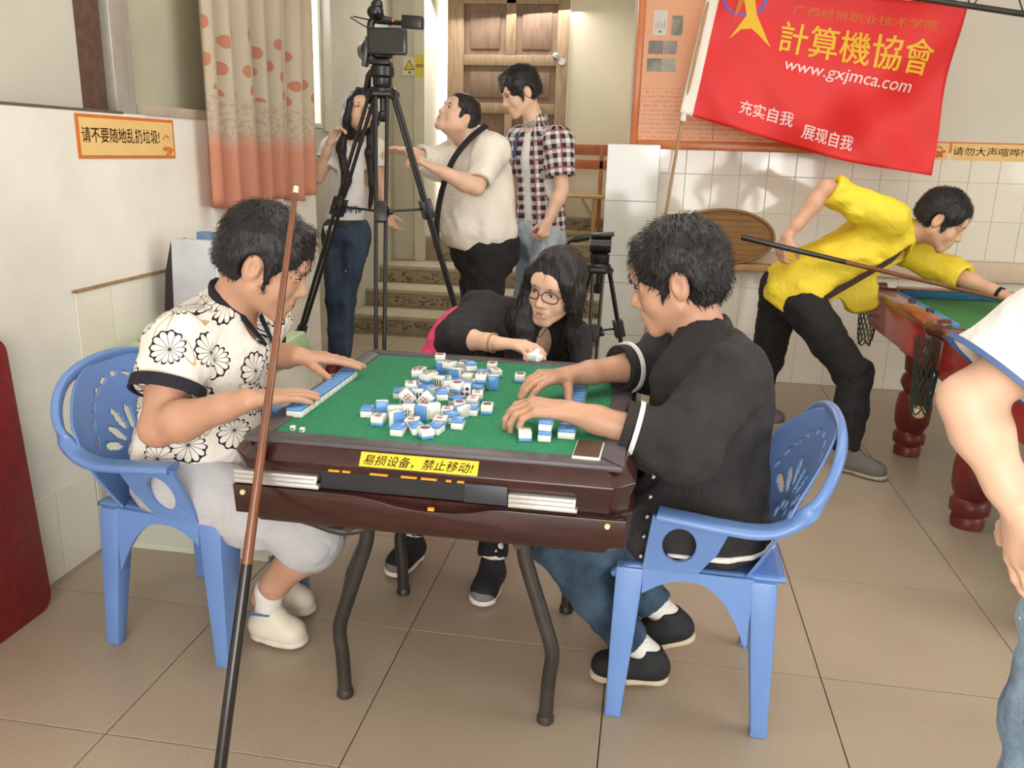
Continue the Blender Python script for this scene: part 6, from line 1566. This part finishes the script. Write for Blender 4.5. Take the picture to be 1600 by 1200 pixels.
# ------------------------------------------------------------------ young man in the plaid shirt
def man_plaid():
    p = Person((.56, 3.58, 0), 'young man in an open plaid shirt looking down in front of the door')
    h = Head((.435, 3.53, 1.745), (-.78, -.45, -.40), (-.25, -.1, 1), 1.10)
    nb = V((.525, 3.57, 1.575)); ch = V((.55, 3.585, 1.38)); pe = V((.575, 3.60, .98)); fr = V((-.75, -.65, 0))
    Ls, Le, Lw = V((.675, 3.47, 1.475)), V((.715, 3.43, 1.20)), V((.645, 3.385, 1.02)); Rs, Re, Rw = V((.43, 3.68, 1.475)), V((.40, 3.74, 1.20)), V((.36, 3.68, .98))
    Lh, Lk, La = V((.62, 3.53, .92)), V((.60, 3.52, .50)), V((.62, 3.54, .09)); Rh, Rk, Ra = V((.52, 3.68, .92)), V((.49, 3.69, .50)), V((.49, 3.72, .09))
    P = Prims(); P.rc(pe, ch, .12, .125, .05, '+', (fr, .8)); P.rc(ch, nb, .10, .058, .05); P.rc(Rs, Ls, .055, .055, .05)
    add_head(P, h, .95, .96); add_neck(P, h, nb, .05); add_arm(P, Ls, Le, Lw, .98); add_arm(P, Rs, Re, Rw, .98); add_leg(P, Rh, Rk, Ra); add_leg(P, Lh, Lk, La)
    ld = V((-.28, -.12, -.95)); add_hand(P, Lw, ld, (-.5, .75, 0), 'L', (.85, .9, .9, .9), .02, .98, (.6, .5, .5), None, .4); add_hand(P, Rw, (-.1, -.1, -1), (.6, -.6, 0), 'R', .3, .03, .98)
    p.put('body', P.build('body', .011, (head_box(h, .0044), hand_box(Lw, ld, 1, .0046))), sk_light)
    face_parts(p, h, lip_m, .3); short_hair(p, h, 1.15, .030, -.035, -.055, 1500, .018, .2, 23, .005)
    U = Prims(); U.rc(pe + V((0, 0, .06)), ch, .128, .130, .05, '+', (fr, .82)); U.rc(ch, nb, .115, .058, .04); U.half((0, 0, 1.0), (0, 0, -1), .01); U.el(nb + fr * .07, (.05, .05, .06), None, .01, '-'); U.noise(.007, .06, 50); p.put('tee_shirt', U.build('tee_shirt', .008), wt_cotton)
    C = Prims(); cp = [nb + V((.066 * math.cos(a), .066 * math.sin(a), .015 - .03 * math.cos(a - math.radians(221)))) for a in [math.radians(d) for d in range(240, 565, 18)]]
    for a, b in zip(cp[:-1], cp[1:]): C.rc(a, b, .016, .016, .01, '+', (((a + b) / 2 - nb).normalized(), .4))
    p.put('collar', C.build('collar', .0055), fabric('collar_grey', (150, 150, 142)))
    mb = MB(); mb.tube(bez([nb + V((-.052, .02, .005)), nb + V((-.10, -.03, -.09)), nb + V((-.115, -.05, -.2))], 4), .014, 8, flat=.4); p.mbput('blue_placket', mb, fabric('placket_blue', (70, 76, 120)))
    S = Prims(); S.rc(pe + V((.01, .0, .02)), ch, .155, .152, .05, '+', (fr, .85)); S.rc(ch, nb, .132, .074, .05); S.rc(Rs, Ls, .078, .078, .06)
    S.rc(pe + V((0, 0, -.10)), pe, .15, .155, .05, '+', (fr, .85)); S.rc(Ls, lerp(Ls, Le, .78), .088, .082, .05); open_end(S, lerp(Ls, Le, .72), (Le - Ls).normalized(), .058, .1); S.rc(Rs, lerp(Rs, Re, .78), .085, .08, .05); open_end(S, lerp(Rs, Re, .72), (Re - Rs).normalized(), .058, .1)
    f1 = V((-.62, -.78, 0)); S.rc(pe + f1 * .15 + V((0, 0, -.25)), ch + f1 * .16, .078, .062, .01, '-'); S.rc(ch + f1 * .16, nb + f1 * .10, .062, .05, .01, '-')
    S.half((0, 0, .895), (0, 0, -1), .01); S.rc(nb, h(0, -.02, -.06), .062, .062, .006, '-'); S.noise(.010, .07, 52, (1, 1, .5)); S.noise(.005, .03, 53)
    me = S.build('plaid_shirt', .0068); assign_uv(me, [(pe, nb, tuple(-fr), .15), (Ls, Le, (0, -1, 0), .085), (Rs, Re, (0, 1, 0), .085)]); p.put('plaid_shirt', me, plaid_material())
    mb = MB(); mb.box(V((.575, 3.455, 1.31)), (.085, .016, .10), Matrix.Rotation(math.radians(-18), 3, 'Z')); p.mbput('grey_pocket', mb, MATS['collar_grey'], bevel=.004)
    trousers(p, 'jeans', denim_material('denim_pale', (134, 150, 164), (186, 196, 204)), pe + V((0, 0, -.06)), ((Lh, Lk, La), (Rh, Rk, Ra)), .13, .10, .08, .064, ((0, 0, 1.0), (0, 0, 1)), .97, 55, .008, .009, .046)
    shoe(p, La, (.64, 3.56, .018), (.46, 3.40, .014), MATS['shoe_black_canvas'], white_sole, 1.08); shoe(p, Ra, (.51, 3.74, .018), (.33, 3.58, .014), MATS['shoe_black_canvas'], white_sole, 1.08)
man_plaid()
# ------------------------------------------------------------------ long-haired woman behind the tall tripod
def woman_standing():
    p = Person((-.68, 3.42, 0), 'long-haired woman in a white t-shirt and dark jeans standing behind the tall tripod')
    h = Head((-.498, 3.38, 1.605), (.55, -.72, .28), (-.1, .3, 1), 1.0)
    nb = V((-.535, 3.42, 1.455)); ch = V((-.555, 3.42, 1.28)); pe = V((-.605, 3.42, .92))
    Rs, Re, Rw = V((-.665, 3.39, 1.405)), V((-.745, 3.33, 1.225)), V((-.645, 3.285, 1.43)); Ls, Le, Lw = V((-.425, 3.43, 1.405)), V((-.375, 3.42, 1.17)), V((-.335, 3.37, 1.03))
    Rh, Rk, Ra = V((-.675, 3.42, .86)), V((-.69, 3.42, .48)), V((-.70, 3.44, .09)); Lh, Lk, La = V((-.545, 3.42, .86)), V((-.625, 3.42, .48)), V((-.655, 3.44, .09))
    P = Prims(); P.rc(pe, ch, .095, .095, .05, '+', ((0, 1, 0), .85)); P.rc(ch, nb, .08, .042, .04); P.rc(Rs, Ls, .042, .042, .04)
    add_head(P, h, .9, .94); add_neck(P, h, nb, .042); add_arm(P, Rs, Re, Rw, .82); add_arm(P, Ls, Le, Lw, .82); add_leg(P, Rh, Rk, Ra, .85); add_leg(P, Lh, Lk, La, .85)
    rd, ld = V((.45, -.1, .85)), V((.45, -.25, -.75)); add_hand(P, Rw, rd, (.7, -.3, -.4), 'R', (.7, .75, .6, .5), .05, .88, (.6, .5, .5)); add_hand(P, Lw, ld, (.5, -.3, .2), 'L', (.35, .4, .4, .45), .05, .88)
    p.put('body', P.build('body', .010, (head_box(h, .0044), hand_box(Rw, rd, 1, .0044), hand_box(Lw, ld, 1, .0044))), sk_light)
    face_parts(p, h, MATS['lip_rose'], .6, .8)
    H = Prims(); H.el(h(0, -.018, .038), h.rad(.087, .106, .095), h.M, .02); H.el(h(0, -.05, -.02), h.rad(.082, .062, .09), h.M, .02)
    for s in (-1, 1): H.rc(h(.020 * s, .055, .115), h(.068 * s, .055, .04), .016, .020, .02); H.rc(h(.068 * s, .055, .04), h(.082 * s, .03, -.06), .020, .024, .02)
    H.el(h(0, .115, -.03), h.rad(.058, .075, .085), h.M, .006, '-')
    H.rc(h(.078, .02, -.05), V((-.585, 3.31, 1.40)), .022, .026, .03); H.rc(V((-.585, 3.31, 1.40)), V((-.555, 3.30, 1.22)), .026, .022, .03); H.rc(V((-.555, 3.30, 1.22)), V((-.575, 3.295, 1.13)), .026, .010, .03)
    H.rc(h(-.076, .02, -.05), V((-.425, 3.34, 1.38)), .022, .024, .03); H.rc(V((-.425, 3.34, 1.38)), V((-.405, 3.33, 1.20)), .024, .02, .03); H.rc(V((-.405, 3.33, 1.20)), V((-.425, 3.33, 1.06)), .024, .008, .03); H.rc(h(0, -.07, -.06), V((-.54, 3.50, 1.28)), .08, .07, .04)
    H.noise(.003, .011, 64, (1.6, 1.6, .3)); H.noise(.008, .04, 66, (1, 1, .5)); me = H.build('hair', .005); vs, fs = tufts(me, h, 500, .05, .05, 65, crown=(0, .01, .13), width=.0018, down=.8, noface=True); p.put('hair', join_mesh(me, vs, fs), hair_m)
    S = Prims(); S.rc(pe + V((0, 0, .06)), ch, .118, .116, .05, '+', ((0, 1, 0), .85)); S.rc(ch, nb, .105, .058, .04); S.rc(Rs, Ls, .060, .060, .05); S.rc(Rs, lerp(Rs, Re, .62), .068, .070, .04); open_end(S, lerp(Rs, Re, .56), (Re - Rs).normalized(), .048, .08); S.rc(Ls, lerp(Ls, Le, .55), .066, .068, .04); open_end(S, lerp(Ls, Le, .48), (Le - Ls).normalized(), .046, .08)
    S.half((0, 0, .975), (0, 0, -1), .01); S.el(nb + V((.02, -.06, .0)), (.05, .05, .06), None, .01, '-'); S.noise(.008, .06, 61, (1, 1, .5)); S.noise(.004, .03, 62); p.put('tee_shirt', S.build('tee_shirt', .0068), wt_cotton)
    bl = mat('print_blue', (60, 74, 130), .7, 0); mb = MB(); rr = random.Random(3)
    for k in range(9):
        x = -.615 + .016 * k; mb.tube([(x, 3.302, 1.045 + rr.uniform(-.02, .02)), (x + .01, 3.300, 1.055 + rr.uniform(-.02, .03)), (x + .02, 3.302, 1.04 + rr.uniform(-.02, .02))], .005, 5)
    p.mbput('chest_print', mb, bl)
    p.mbput('sleeve_print', ring(lerp(Rs, Re, .48), Re - Rs, .069, .012, thick=.003), bl)
    trousers(p, 'jeans', denim_material('denim_indigo', (30, 40, 56), (66, 84, 108)), pe, ((Rh, Rk, Ra), (Lh, Lk, La)), .108, .088, .062, .05, ((0, 0, .985), (0, 0, 1)), .97, 67, .007, .006, .036)
    p.mbput('belt', ring((-.605, 3.42, .965), (0, 0, 1), .110, .035, 28, thick=.006), mat('belt_dark_green', (34, 38, 34), .6))
    mb = MB(); mb.box((-.672, 3.303, .925), (.06, .012, .05), Matrix.Rotation(math.radians(-12), 3, 'Y')); o = p.mbput('pocket_card', mb, wt_cotton, bevel=.003)
    mb = MB(); mb.sphere((-.674, 3.297, .912), (.02, .004, .014), 10); p.mbput('card_print', mb, mat('card_brown', (150, 96, 90), .6))
    shoe(p, Ra, (-.70, 3.47, .018), (-.69, 3.27, .014), mat('shoe_maroon', (110, 40, 44), .6), white_sole, .95); shoe(p, La, (-.65, 3.47, .018), (-.60, 3.28, .014), MATS['shoe_maroon'], white_sole, .95)
woman_standing()
# ------------------------------------------------------------------ person in the white t-shirt at the right picture edge
def person_right():
    p = Person((2.06, -.22, 0), 'person in a white t-shirt, hand on hip, cut off by the right picture edge')
    h = Head((2.10, -.18, 1.60), (.2, .95, -.1), (0, 0, 1), 1.05)
    nb = V((2.08, -.22, 1.44)); ch = V((2.08, -.22, 1.24)); pe = V((2.08, -.22, .90))
    Ls, Le, Lw = V((1.945, -.235, 1.245)), V((1.728, -.255, 1.062)), V((1.812, -.305, .905)); Rs, Re, Rw = V((2.24, -.22, 1.28)), V((2.36, -.22, 1.06)), V((2.36, -.10, .86))
    Lh, Lk, La = V((1.995, -.22, .84)), V((1.995, -.18, .47)), V((2.005, -.22, .09)); Rh, Rk, Ra = V((2.16, -.22, .84)), V((2.17, -.18, .47)), V((2.17, -.22, .09))
    P = Prims(); P.rc(pe, ch, .11, .11, .05, '+', ((0, 1, 0), .85)); P.rc(ch, nb, .09, .05, .04); P.rc(Rs, Ls, .048, .048, .04)
    add_head(P, h); add_neck(P, h, nb, .046); add_arm(P, Rs, Re, Rw, .92); add_arm(P, Ls, Le, Lw, .92, 1.05); add_leg(P, Rh, Rk, Ra, .9); add_leg(P, Lh, Lk, La, .9)
    ld = V((.20, -.15, -.96)); add_hand(P, Lw, ld, (.9, .3, .1), 'L', (.22, .28, .34, .4), .03, .92, (.4, .8, .2)); add_hand(P, Rw, (0, .3, -1), (-1, 0, 0), 'R', .3, .03, .92)
    p.put('body', P.build('body', .009, (hand_box(Lw, ld, 1, .0036), head_box(h, .006))), sk_light)
    face_parts(p, h, lip_m); short_hair(p, h, 1.2, .03, -.05, -.10, 400, .02, .2, 71, .007)
    S = Prims(); S.rc(pe + V((0, 0, .04)), ch, .135, .132, .05, '+', ((0, 1, 0), .85)); S.rc(ch, nb, .115, .062, .04); S.rc(Rs, Ls, .064, .066, .05)
    S.rc(Ls, lerp(Ls, Le, .95), .082, .094, .04); open_end(S, lerp(Ls, Le, .80), ((Le - Ls).normalized() + V((0, 0, -.35))).normalized(), .066, .13); S.rc(Rs, lerp(Rs, Re, .7), .074, .08, .04); open_end(S, lerp(Rs, Re, .6), (Re - Rs).normalized(), .06, .1)
    S.half((0, 0, .86), (0, 0, -1), .01); S.rc(nb, h(0, -.02, -.06), .056, .06, .006, '-'); S.noise(.008, .07, 72, (1, 1, .6)); S.noise(.004, .03, 73); p.put('tee_shirt', S.build('tee_shirt', .0065), wt_cotton)
    p.mbput('sleeve_piping', ring(lerp(Ls, Le, .795), (Le - Ls).normalized() + V((0, 0, -.35)), .093, .008, 32, thick=.005), mat('piping_blue', (70, 96, 150), .6))
    trousers(p, 'jeans', denim_material('denim_faded', (74, 102, 134), (160, 182, 200)), pe + V((0, 0, -.04)), ((Lh, Lk, La), (Rh, Rk, Ra)), .13, .102, .078, .062, ((0, 0, .95), (0, 0, 1)), .97, 74, .0075, .009, .046)
    mb = MB(); rr = random.Random(9)
    for k in range(26):
        y, z = rr.uniform(-.27, -.19), rr.uniform(.655, .715); x0 = 1.906 + (y + .205) ** 2 * 4; mb.tube([(x0, y, z), (x0 - .006, y + rr.uniform(-.012, .012), z + rr.uniform(-.006, .006)), (x0, y + rr.uniform(-.02, .02), z)], .0022, 5)
    p.mbput('frayed_tear', mb, wt_cotton)
    shoe(p, La, (2.005, -.26, .018), (2.0, -.06, .014), MATS['shoe_white_leather'], white_sole, 1.0); shoe(p, Ra, (2.17, -.26, .018), (2.18, -.06, .014), MATS['shoe_white_leather'], white_sole, 1.0)
person_right()
# ------------------------------------------------------------------ foreground cue leaning on the table edge
cue((.4235, -.272, .004), (.4245, .30, 1.321), 'dark pool cue leaning against the front left corner of the mahjong table', .40)
# ------------------------------------------------------------------ mahjong tiles
FZ = .7717
t_white = mat('tile_ivory', (238, 236, 228), .25, .02, 30, spec=.5); t_blue = mat('tile_blue_back', (96, 152, 214), .25, .04, 30, spec=.5)
ink_k = mat('tile_ink_navy', (34, 40, 84), .5, 0); ink_r = mat('tile_ink_red', (190, 40, 44), .5, 0); ink_g = mat('tile_ink_green', (44, 84, 66), .5, 0)
TW, TL, TH = .030, .040, .0235
def rounded(x, y, z0, z1, name, b=.0022): return MB().box((0, 0, (z0 + z1) / 2), (x, y, z1 - z0)).mesh(name, bevel=b, segs=2)
me_body = rounded(TW, TL, -TH / 2 + .0075, TH / 2, 'ivory_body'); me_back = rounded(TW, TL, -TH / 2, -TH / 2 + .008, 'blue_back')
shade(me_body, 50); shade(me_back, 50); me_body.materials.append(t_white); me_back.materials.append(t_blue)
def prints():
    out = []; z = TH / 2 + .0003
    def tx(ch, w, hh, x0, y0):
        co, fs = text_mesh(ch, 1.0); a, b = co[:, :2].min(0), co[:, :2].max(0); q = (co[:, :2] - a) / (b - a)
        return [(x0 + u * w, y0 + v * hh, z) for u, v in q], fs
    def mk(parts, name):
        me = bpy.data.meshes.new(name); vs, fs, mi = [], [], []
        mats = []
        for m, v, f in parts:
            if m not in mats: mats.append(m)
            b = len(vs); vs += v; fs += [tuple(i + b for i in g) for g in f]; mi += [mats.index(m)] * len(f)
        me.from_pydata(vs, [], fs); me.polygons.foreach_set('material_index', mi)
        for m in mats: me.materials.append(m)
        return me
    v, f = tx('五', .016, .013, -.008, .003); v2, f2 = tx('萬', .017, .015, -.0085, -.016); out.append(mk([(ink_k, v, f), (ink_r, v2, f2)], 'print'))
    v, f = tx('北', .020, .022, -.010, -.011); out.append(mk([(ink_k, v, f)], 'print'))
    bars = []; 
    for i in range(3): x = -.008 + .008 * i; bars.append((ink_g, [(x - .002, -.012, z), (x + .002, -.012, z), (x + .002, .012, z), (x - .002, .012, z)], [(0, 1, 2, 3)]))
    out.append(mk(bars, 'print'))
    n = 20; disc = lambda cx, cy, r: [(cx + r * math.cos(2 * math.pi * k / n), cy + r * math.sin(2 * math.pi * k / n), z) for k in range(n)]
    out.append(mk([(ink_k, disc(0, 0, .011), [tuple(range(n))]), (ink_r, [(x, y, q + .0002) for x, y, q in disc(0, 0, .0065)], [tuple(range(n))])], 'print'))
    out.append(mk([(ink_k, disc(-.0065, .008, .005), [tuple(range(n))]), (ink_k, disc(.0065, .008, .005), [tuple(range(n))]), (ink_r, disc(-.0065, -.006, .005), [tuple(range(n))]), (ink_r, disc(.0065, -.006, .005), [tuple(range(n))])], 'print'))
    v, f = tx('中', .017, .024, -.0085, -.012); out.append(mk([(ink_r, v, f)], 'print'))
    return out
PR = prints()
def tile(loc, rot, pr, label, group):
    r = empty('mahjong_tile', loc, label=label, cat='game tile', group=group); r.rotation_euler = rot
    link('ivory_body', me_body, None, r); link('blue_back', me_back, None, r)
    if pr is not None: link('face_print', PR[pr], None, r)
    return r
PI = math.pi
def face_up(yaw): return (0, 0, yaw), TH / 2
def back_up(yaw): return (PI, 0, yaw), TH / 2
def stand_face(yaw): return (PI / 2, 0, yaw), TL / 2          # upright, face towards -y
def stand_back(yaw): return (PI / 2, 0, yaw + PI), TL / 2
def side_face(yaw):  # on its long side, face towards -y
    return tuple((Matrix.Rotation(yaw, 3, 'Z') @ Matrix.Rotation(PI / 2, 3, 'X') @ Matrix.Rotation(PI / 2, 3, 'Z')).to_euler()), TW / 2
KIND = {'F': face_up, 'B': back_up, 'S': stand_face, 'K': stand_back, 'E': side_face}
PILE = [
    (0.7613, 0.1847, FZ, 'F', 35, 3),
    (0.6950, 0.1920, FZ, 'B', 0, None),
    (0.7327, 0.2113, FZ, 'B', 30, None),
    (0.7770, 0.2220, FZ, 'B', -10, None),
    (0.8180, 0.2720, FZ, 'B', 2, None),
    (0.6290, 0.2500, FZ, 'F', 3, 0),
    (0.5820, 0.3077, FZ, 'B', 8, None),
    (0.6179, 0.3106, FZ, 'K', 15, None),
    (0.6521, 0.3147, FZ, 'E', 10, 0),
    (0.6890, 0.3018, FZ, 'S', 0, 1),
    (0.7220, 0.3021, FZ, 'K', -12, None),
    (0.7440, 0.3267, FZ, 'S', 30, None),
    (0.6775, 0.2366, FZ, 'K', 60, None),
    (0.7125, 0.2454, FZ, 'F', 0, 0),
    (0.7750, 0.2710, FZ, 'F', 0, 0),
    (0.8108, 0.3512, FZ, 'E', 70, None),
    (0.8295, 0.3837, FZ, 'B', 0, None),
    (0.8630, 0.4036, FZ, 'F', 5, 3),
    (0.8160, 0.4530, FZ, 'F', 0, 0),
    (0.6110, 0.4790, FZ, 'B', 12, None),
    (0.6383, 0.5085, FZ, 'F', 20, 0),
    (0.6734, 0.4354, FZ, 'S', 10, 2),
    (0.6516, 0.4106, FZ, 'S', -15, 2),
    (0.6523, 0.5706, FZ, 'F', 25, 4),
    (0.6250, 0.6320, FZ, 'F', 10, 4),
    (0.6040, 0.7080, FZ, 'F', -10, 3),
    (0.6490, 0.6750, FZ, 'F', 30, 2),
    (0.6980, 0.5760, FZ, 'S', -20, 2),
    (0.6650, 0.7270, FZ, 'K', 0, None),
    (0.6450, 0.8060, FZ, 'F', 8, 0),
    (0.7184, 0.6645, FZ, 'K', -10, None),
    (0.7120, 0.8170, FZ, 'F', 0, 3),
    (0.7154, 0.7382, FZ, 'F', 40, 4),
    (0.7519, 0.7519, FZ, 'B', 20, None),
    (0.7847, 0.7308, FZ, 'B', -20, None),
    (0.7970, 0.8240, FZ, 'F', 5, 3),
    (0.8200, 0.7520, FZ, 'F', 30, 0),
    (0.8380, 0.6200, FZ, 'K', 12, None),
    (0.7940, 0.6350, FZ, 'F', -10, 0),
    (0.8051, 0.5683, FZ, 'B', 0, None),
    (0.7400, 0.6130, FZ, 'B', 30, None),
    (0.7315, 0.5346, FZ, 'S', 20, None),
    (0.7811, 0.5174, FZ, 'S', 5, 4),
    (0.7490, 0.5049, FZ, 'E', 20, 0),
    (0.7750, 0.4480, FZ, 'B', -25, None),
    (0.8161, 0.5090, FZ, 'F', 10, 0),
    (0.7910, 0.4050, FZ, 'F', 15, 3),
    (0.7922, 0.3116, FZ, 'B', 35, None),
    (0.7735, 0.3473, FZ, 'F', 10, 0),
    (0.6673, 0.5346, FZ, 'B', -30, None),
    (0.7532, 0.6737, FZ, 'F', 0, None),
    (0.7012, 0.5152, FZ, 'F', 60, 4),
    (0.7014, 0.6328, FZ, 'F', 15, 0),
    (0.6722, 0.4892, FZ, 'B', 15, None),
    (0.7719, 0.5887, FZ, 'B', 10, None),
    (0.6270, 0.5980, FZ + .0238, 'F', 12, 4),
    (0.6650, 0.5660, FZ + .0238, 'F', -20, 0),
    (0.6450, 0.7910, FZ + .0238, 'F', 10, 3),
    (0.6940, 0.7070, FZ + .0238, 'F', -15, 0),
    (0.7510, 0.7230, FZ + .0238, 'B', 25, None),
    (0.8070, 0.6040, FZ + .0238, 'F', 5, 4),
    (0.6460, 0.4670, FZ + .0238, 'F', 15, 0),
    (0.7640, 0.4980, FZ + .0238, 'F', -8, 3),
    (0.7410, 0.4170, FZ + .0238, 'B', 20, None),
    (0.8980, 0.7200, FZ, 'F', 5, 3),
]
ORD = 'first second third fourth fifth sixth seventh eighth ninth tenth eleventh twelfth thirteenth fourteenth fifteenth sixteenth seventeenth eighteenth nineteenth twentieth'.split()
def look(k):
    kind, pr = PILE[k][3], PILE[k][5]
    a = {'F': 'face-up', 'B': 'face-down blue-backed', 'S': 'upright ivory', 'K': 'upright blue-backed', 'E': 'sideways ivory'}[kind]
    return a + ' mahjong tile' + {None: '', 0: ' with Chinese characters', 1: ' showing a dark blue character', 2: ' with green bars', 3: ' with a round dot', 4: ' with four dots', 5: ' with a red character'}[pr]
def tile_label(k):
    same = sorted((j for j in range(1, len(PILE) - 1) if look(j) == look(k)), key=lambda j: PILE[j][0] - .1 * PILE[j][1])
    if len(same) < 2 or k not in same: return look(k) + ' in the heap'
    return look(k) + ' in the heap, ' + ORD[same.index(k)] + ' such from the left'
for k, (x, y, z, kind, yaw, pr) in enumerate(PILE):
    rot, hh = KIND[kind](math.radians(yaw))
    g = 'mahjong tiles heaped in the middle'; lab = tile_label(k)
    if k == 0: lab = 'face-up mahjong tile with a round dot, nearest the front of the heap'
    if k == len(PILE) - 1: lab = 'single mahjong tile lying apart near the seated woman\'s hand'
    tile((x, y, z + hh), rot, pr, lab, g)
for (x, y, z, yaw, s, lab) in ((.660, .385, .012, 20, 1, 'left of two tilted mahjong tiles showing red characters on the heap'), (.712, .375, .010, -15, -1, 'right of two tilted mahjong tiles showing red characters on the heap')):
    r = tile((x, y, FZ + z + .021), (0, 0, 0), 5, lab, 'mahjong tiles heaped in the middle')
    r.rotation_euler = (Matrix.Rotation(math.radians(yaw), 3, 'Z') @ Matrix.Rotation(PI / 2, 3, 'X') @ Matrix.Rotation(math.radians(42 * s), 3, 'Z')).to_euler()
for j in range(13):
    tile((.4165, .262 + .0312 * j, FZ + TH / 2), (PI, 0, PI / 2 + random.uniform(-.01, .01)), None, ORD[j] + ' tile from the front in the mahjong row under the flowered-shirt man\'s hands', 'mahjong row before the man in flowers')
for j in range(13):
    tile((1.078, .262 + .0312 * j, FZ + TH / 2), (PI, 0, PI / 2 + random.uniform(-.01, .01)), None, ORD[j] + ' tile from the front in the mahjong row under the jacketed man\'s arms', 'mahjong row before the man in black')
tile((1.03, .235, FZ + TH / 2), (PI, 0, .05), None, 'lower of two stacked mahjong tiles by the jacketed man\'s wrist', 'stacked mahjong tiles'); tile((1.031, .243, FZ + TH * 1.5), (PI, 0, -.03), None, 'upper of two stacked mahjong tiles by the jacketed man\'s wrist', 'stacked mahjong tiles')
tile((.985, .225, FZ + TH / 2), (0, 0, .2), None, 'mahjong tile being pushed by the jacketed man\'s fingertips', 'mahjong tiles in hand')
# small white markers near the front rim, phone, tissue
for x, y, lab in ((.452, .160, 'left of two tiny white dice on the front left of the felt'), (.478, .153, 'right of two tiny white dice on the front left of the felt')):
    r = empty('die', (x, y, FZ + .0055), label=lab, cat='die', group='tiny dice on the felt'); MB().box((0, 0, 0), (.011, .011, .011)).build('cube', t_white, r, bevel=.0015)
    MB().bx(-.0035, .0035, -.0058, -.0052, -.0015, .0015).build('pip', ink_g, r)
ph = empty('phone', (1.135, .172, FZ), rz=math.radians(-2), label='dark phone with white edge lying on the front right of the felt', cat='phone')
MB().bx(-.031, .031, -.058, .058, 0, .009).build('case', t_white, ph, bevel=.004); MB().bx(-.028, .028, -.052, .052, .0088, .0098).build('screen', mat('phone_screen', (52, 42, 38), .15, 0), ph)
S = Prims(); S.rc((.885, .965, .785), (.925, .962, .783), .016, .010, .01); S.rc((.90, .955, .79), (.912, .975, .80), .013, .011, .01); S.noise(.006, .012, 5)
o = link('tissue', S.build('tissue', .003), fabric('tissue_white', (240, 238, 236))); tag(o, 'crumpled white tissue under the seated woman\'s fingers', 'tissue')
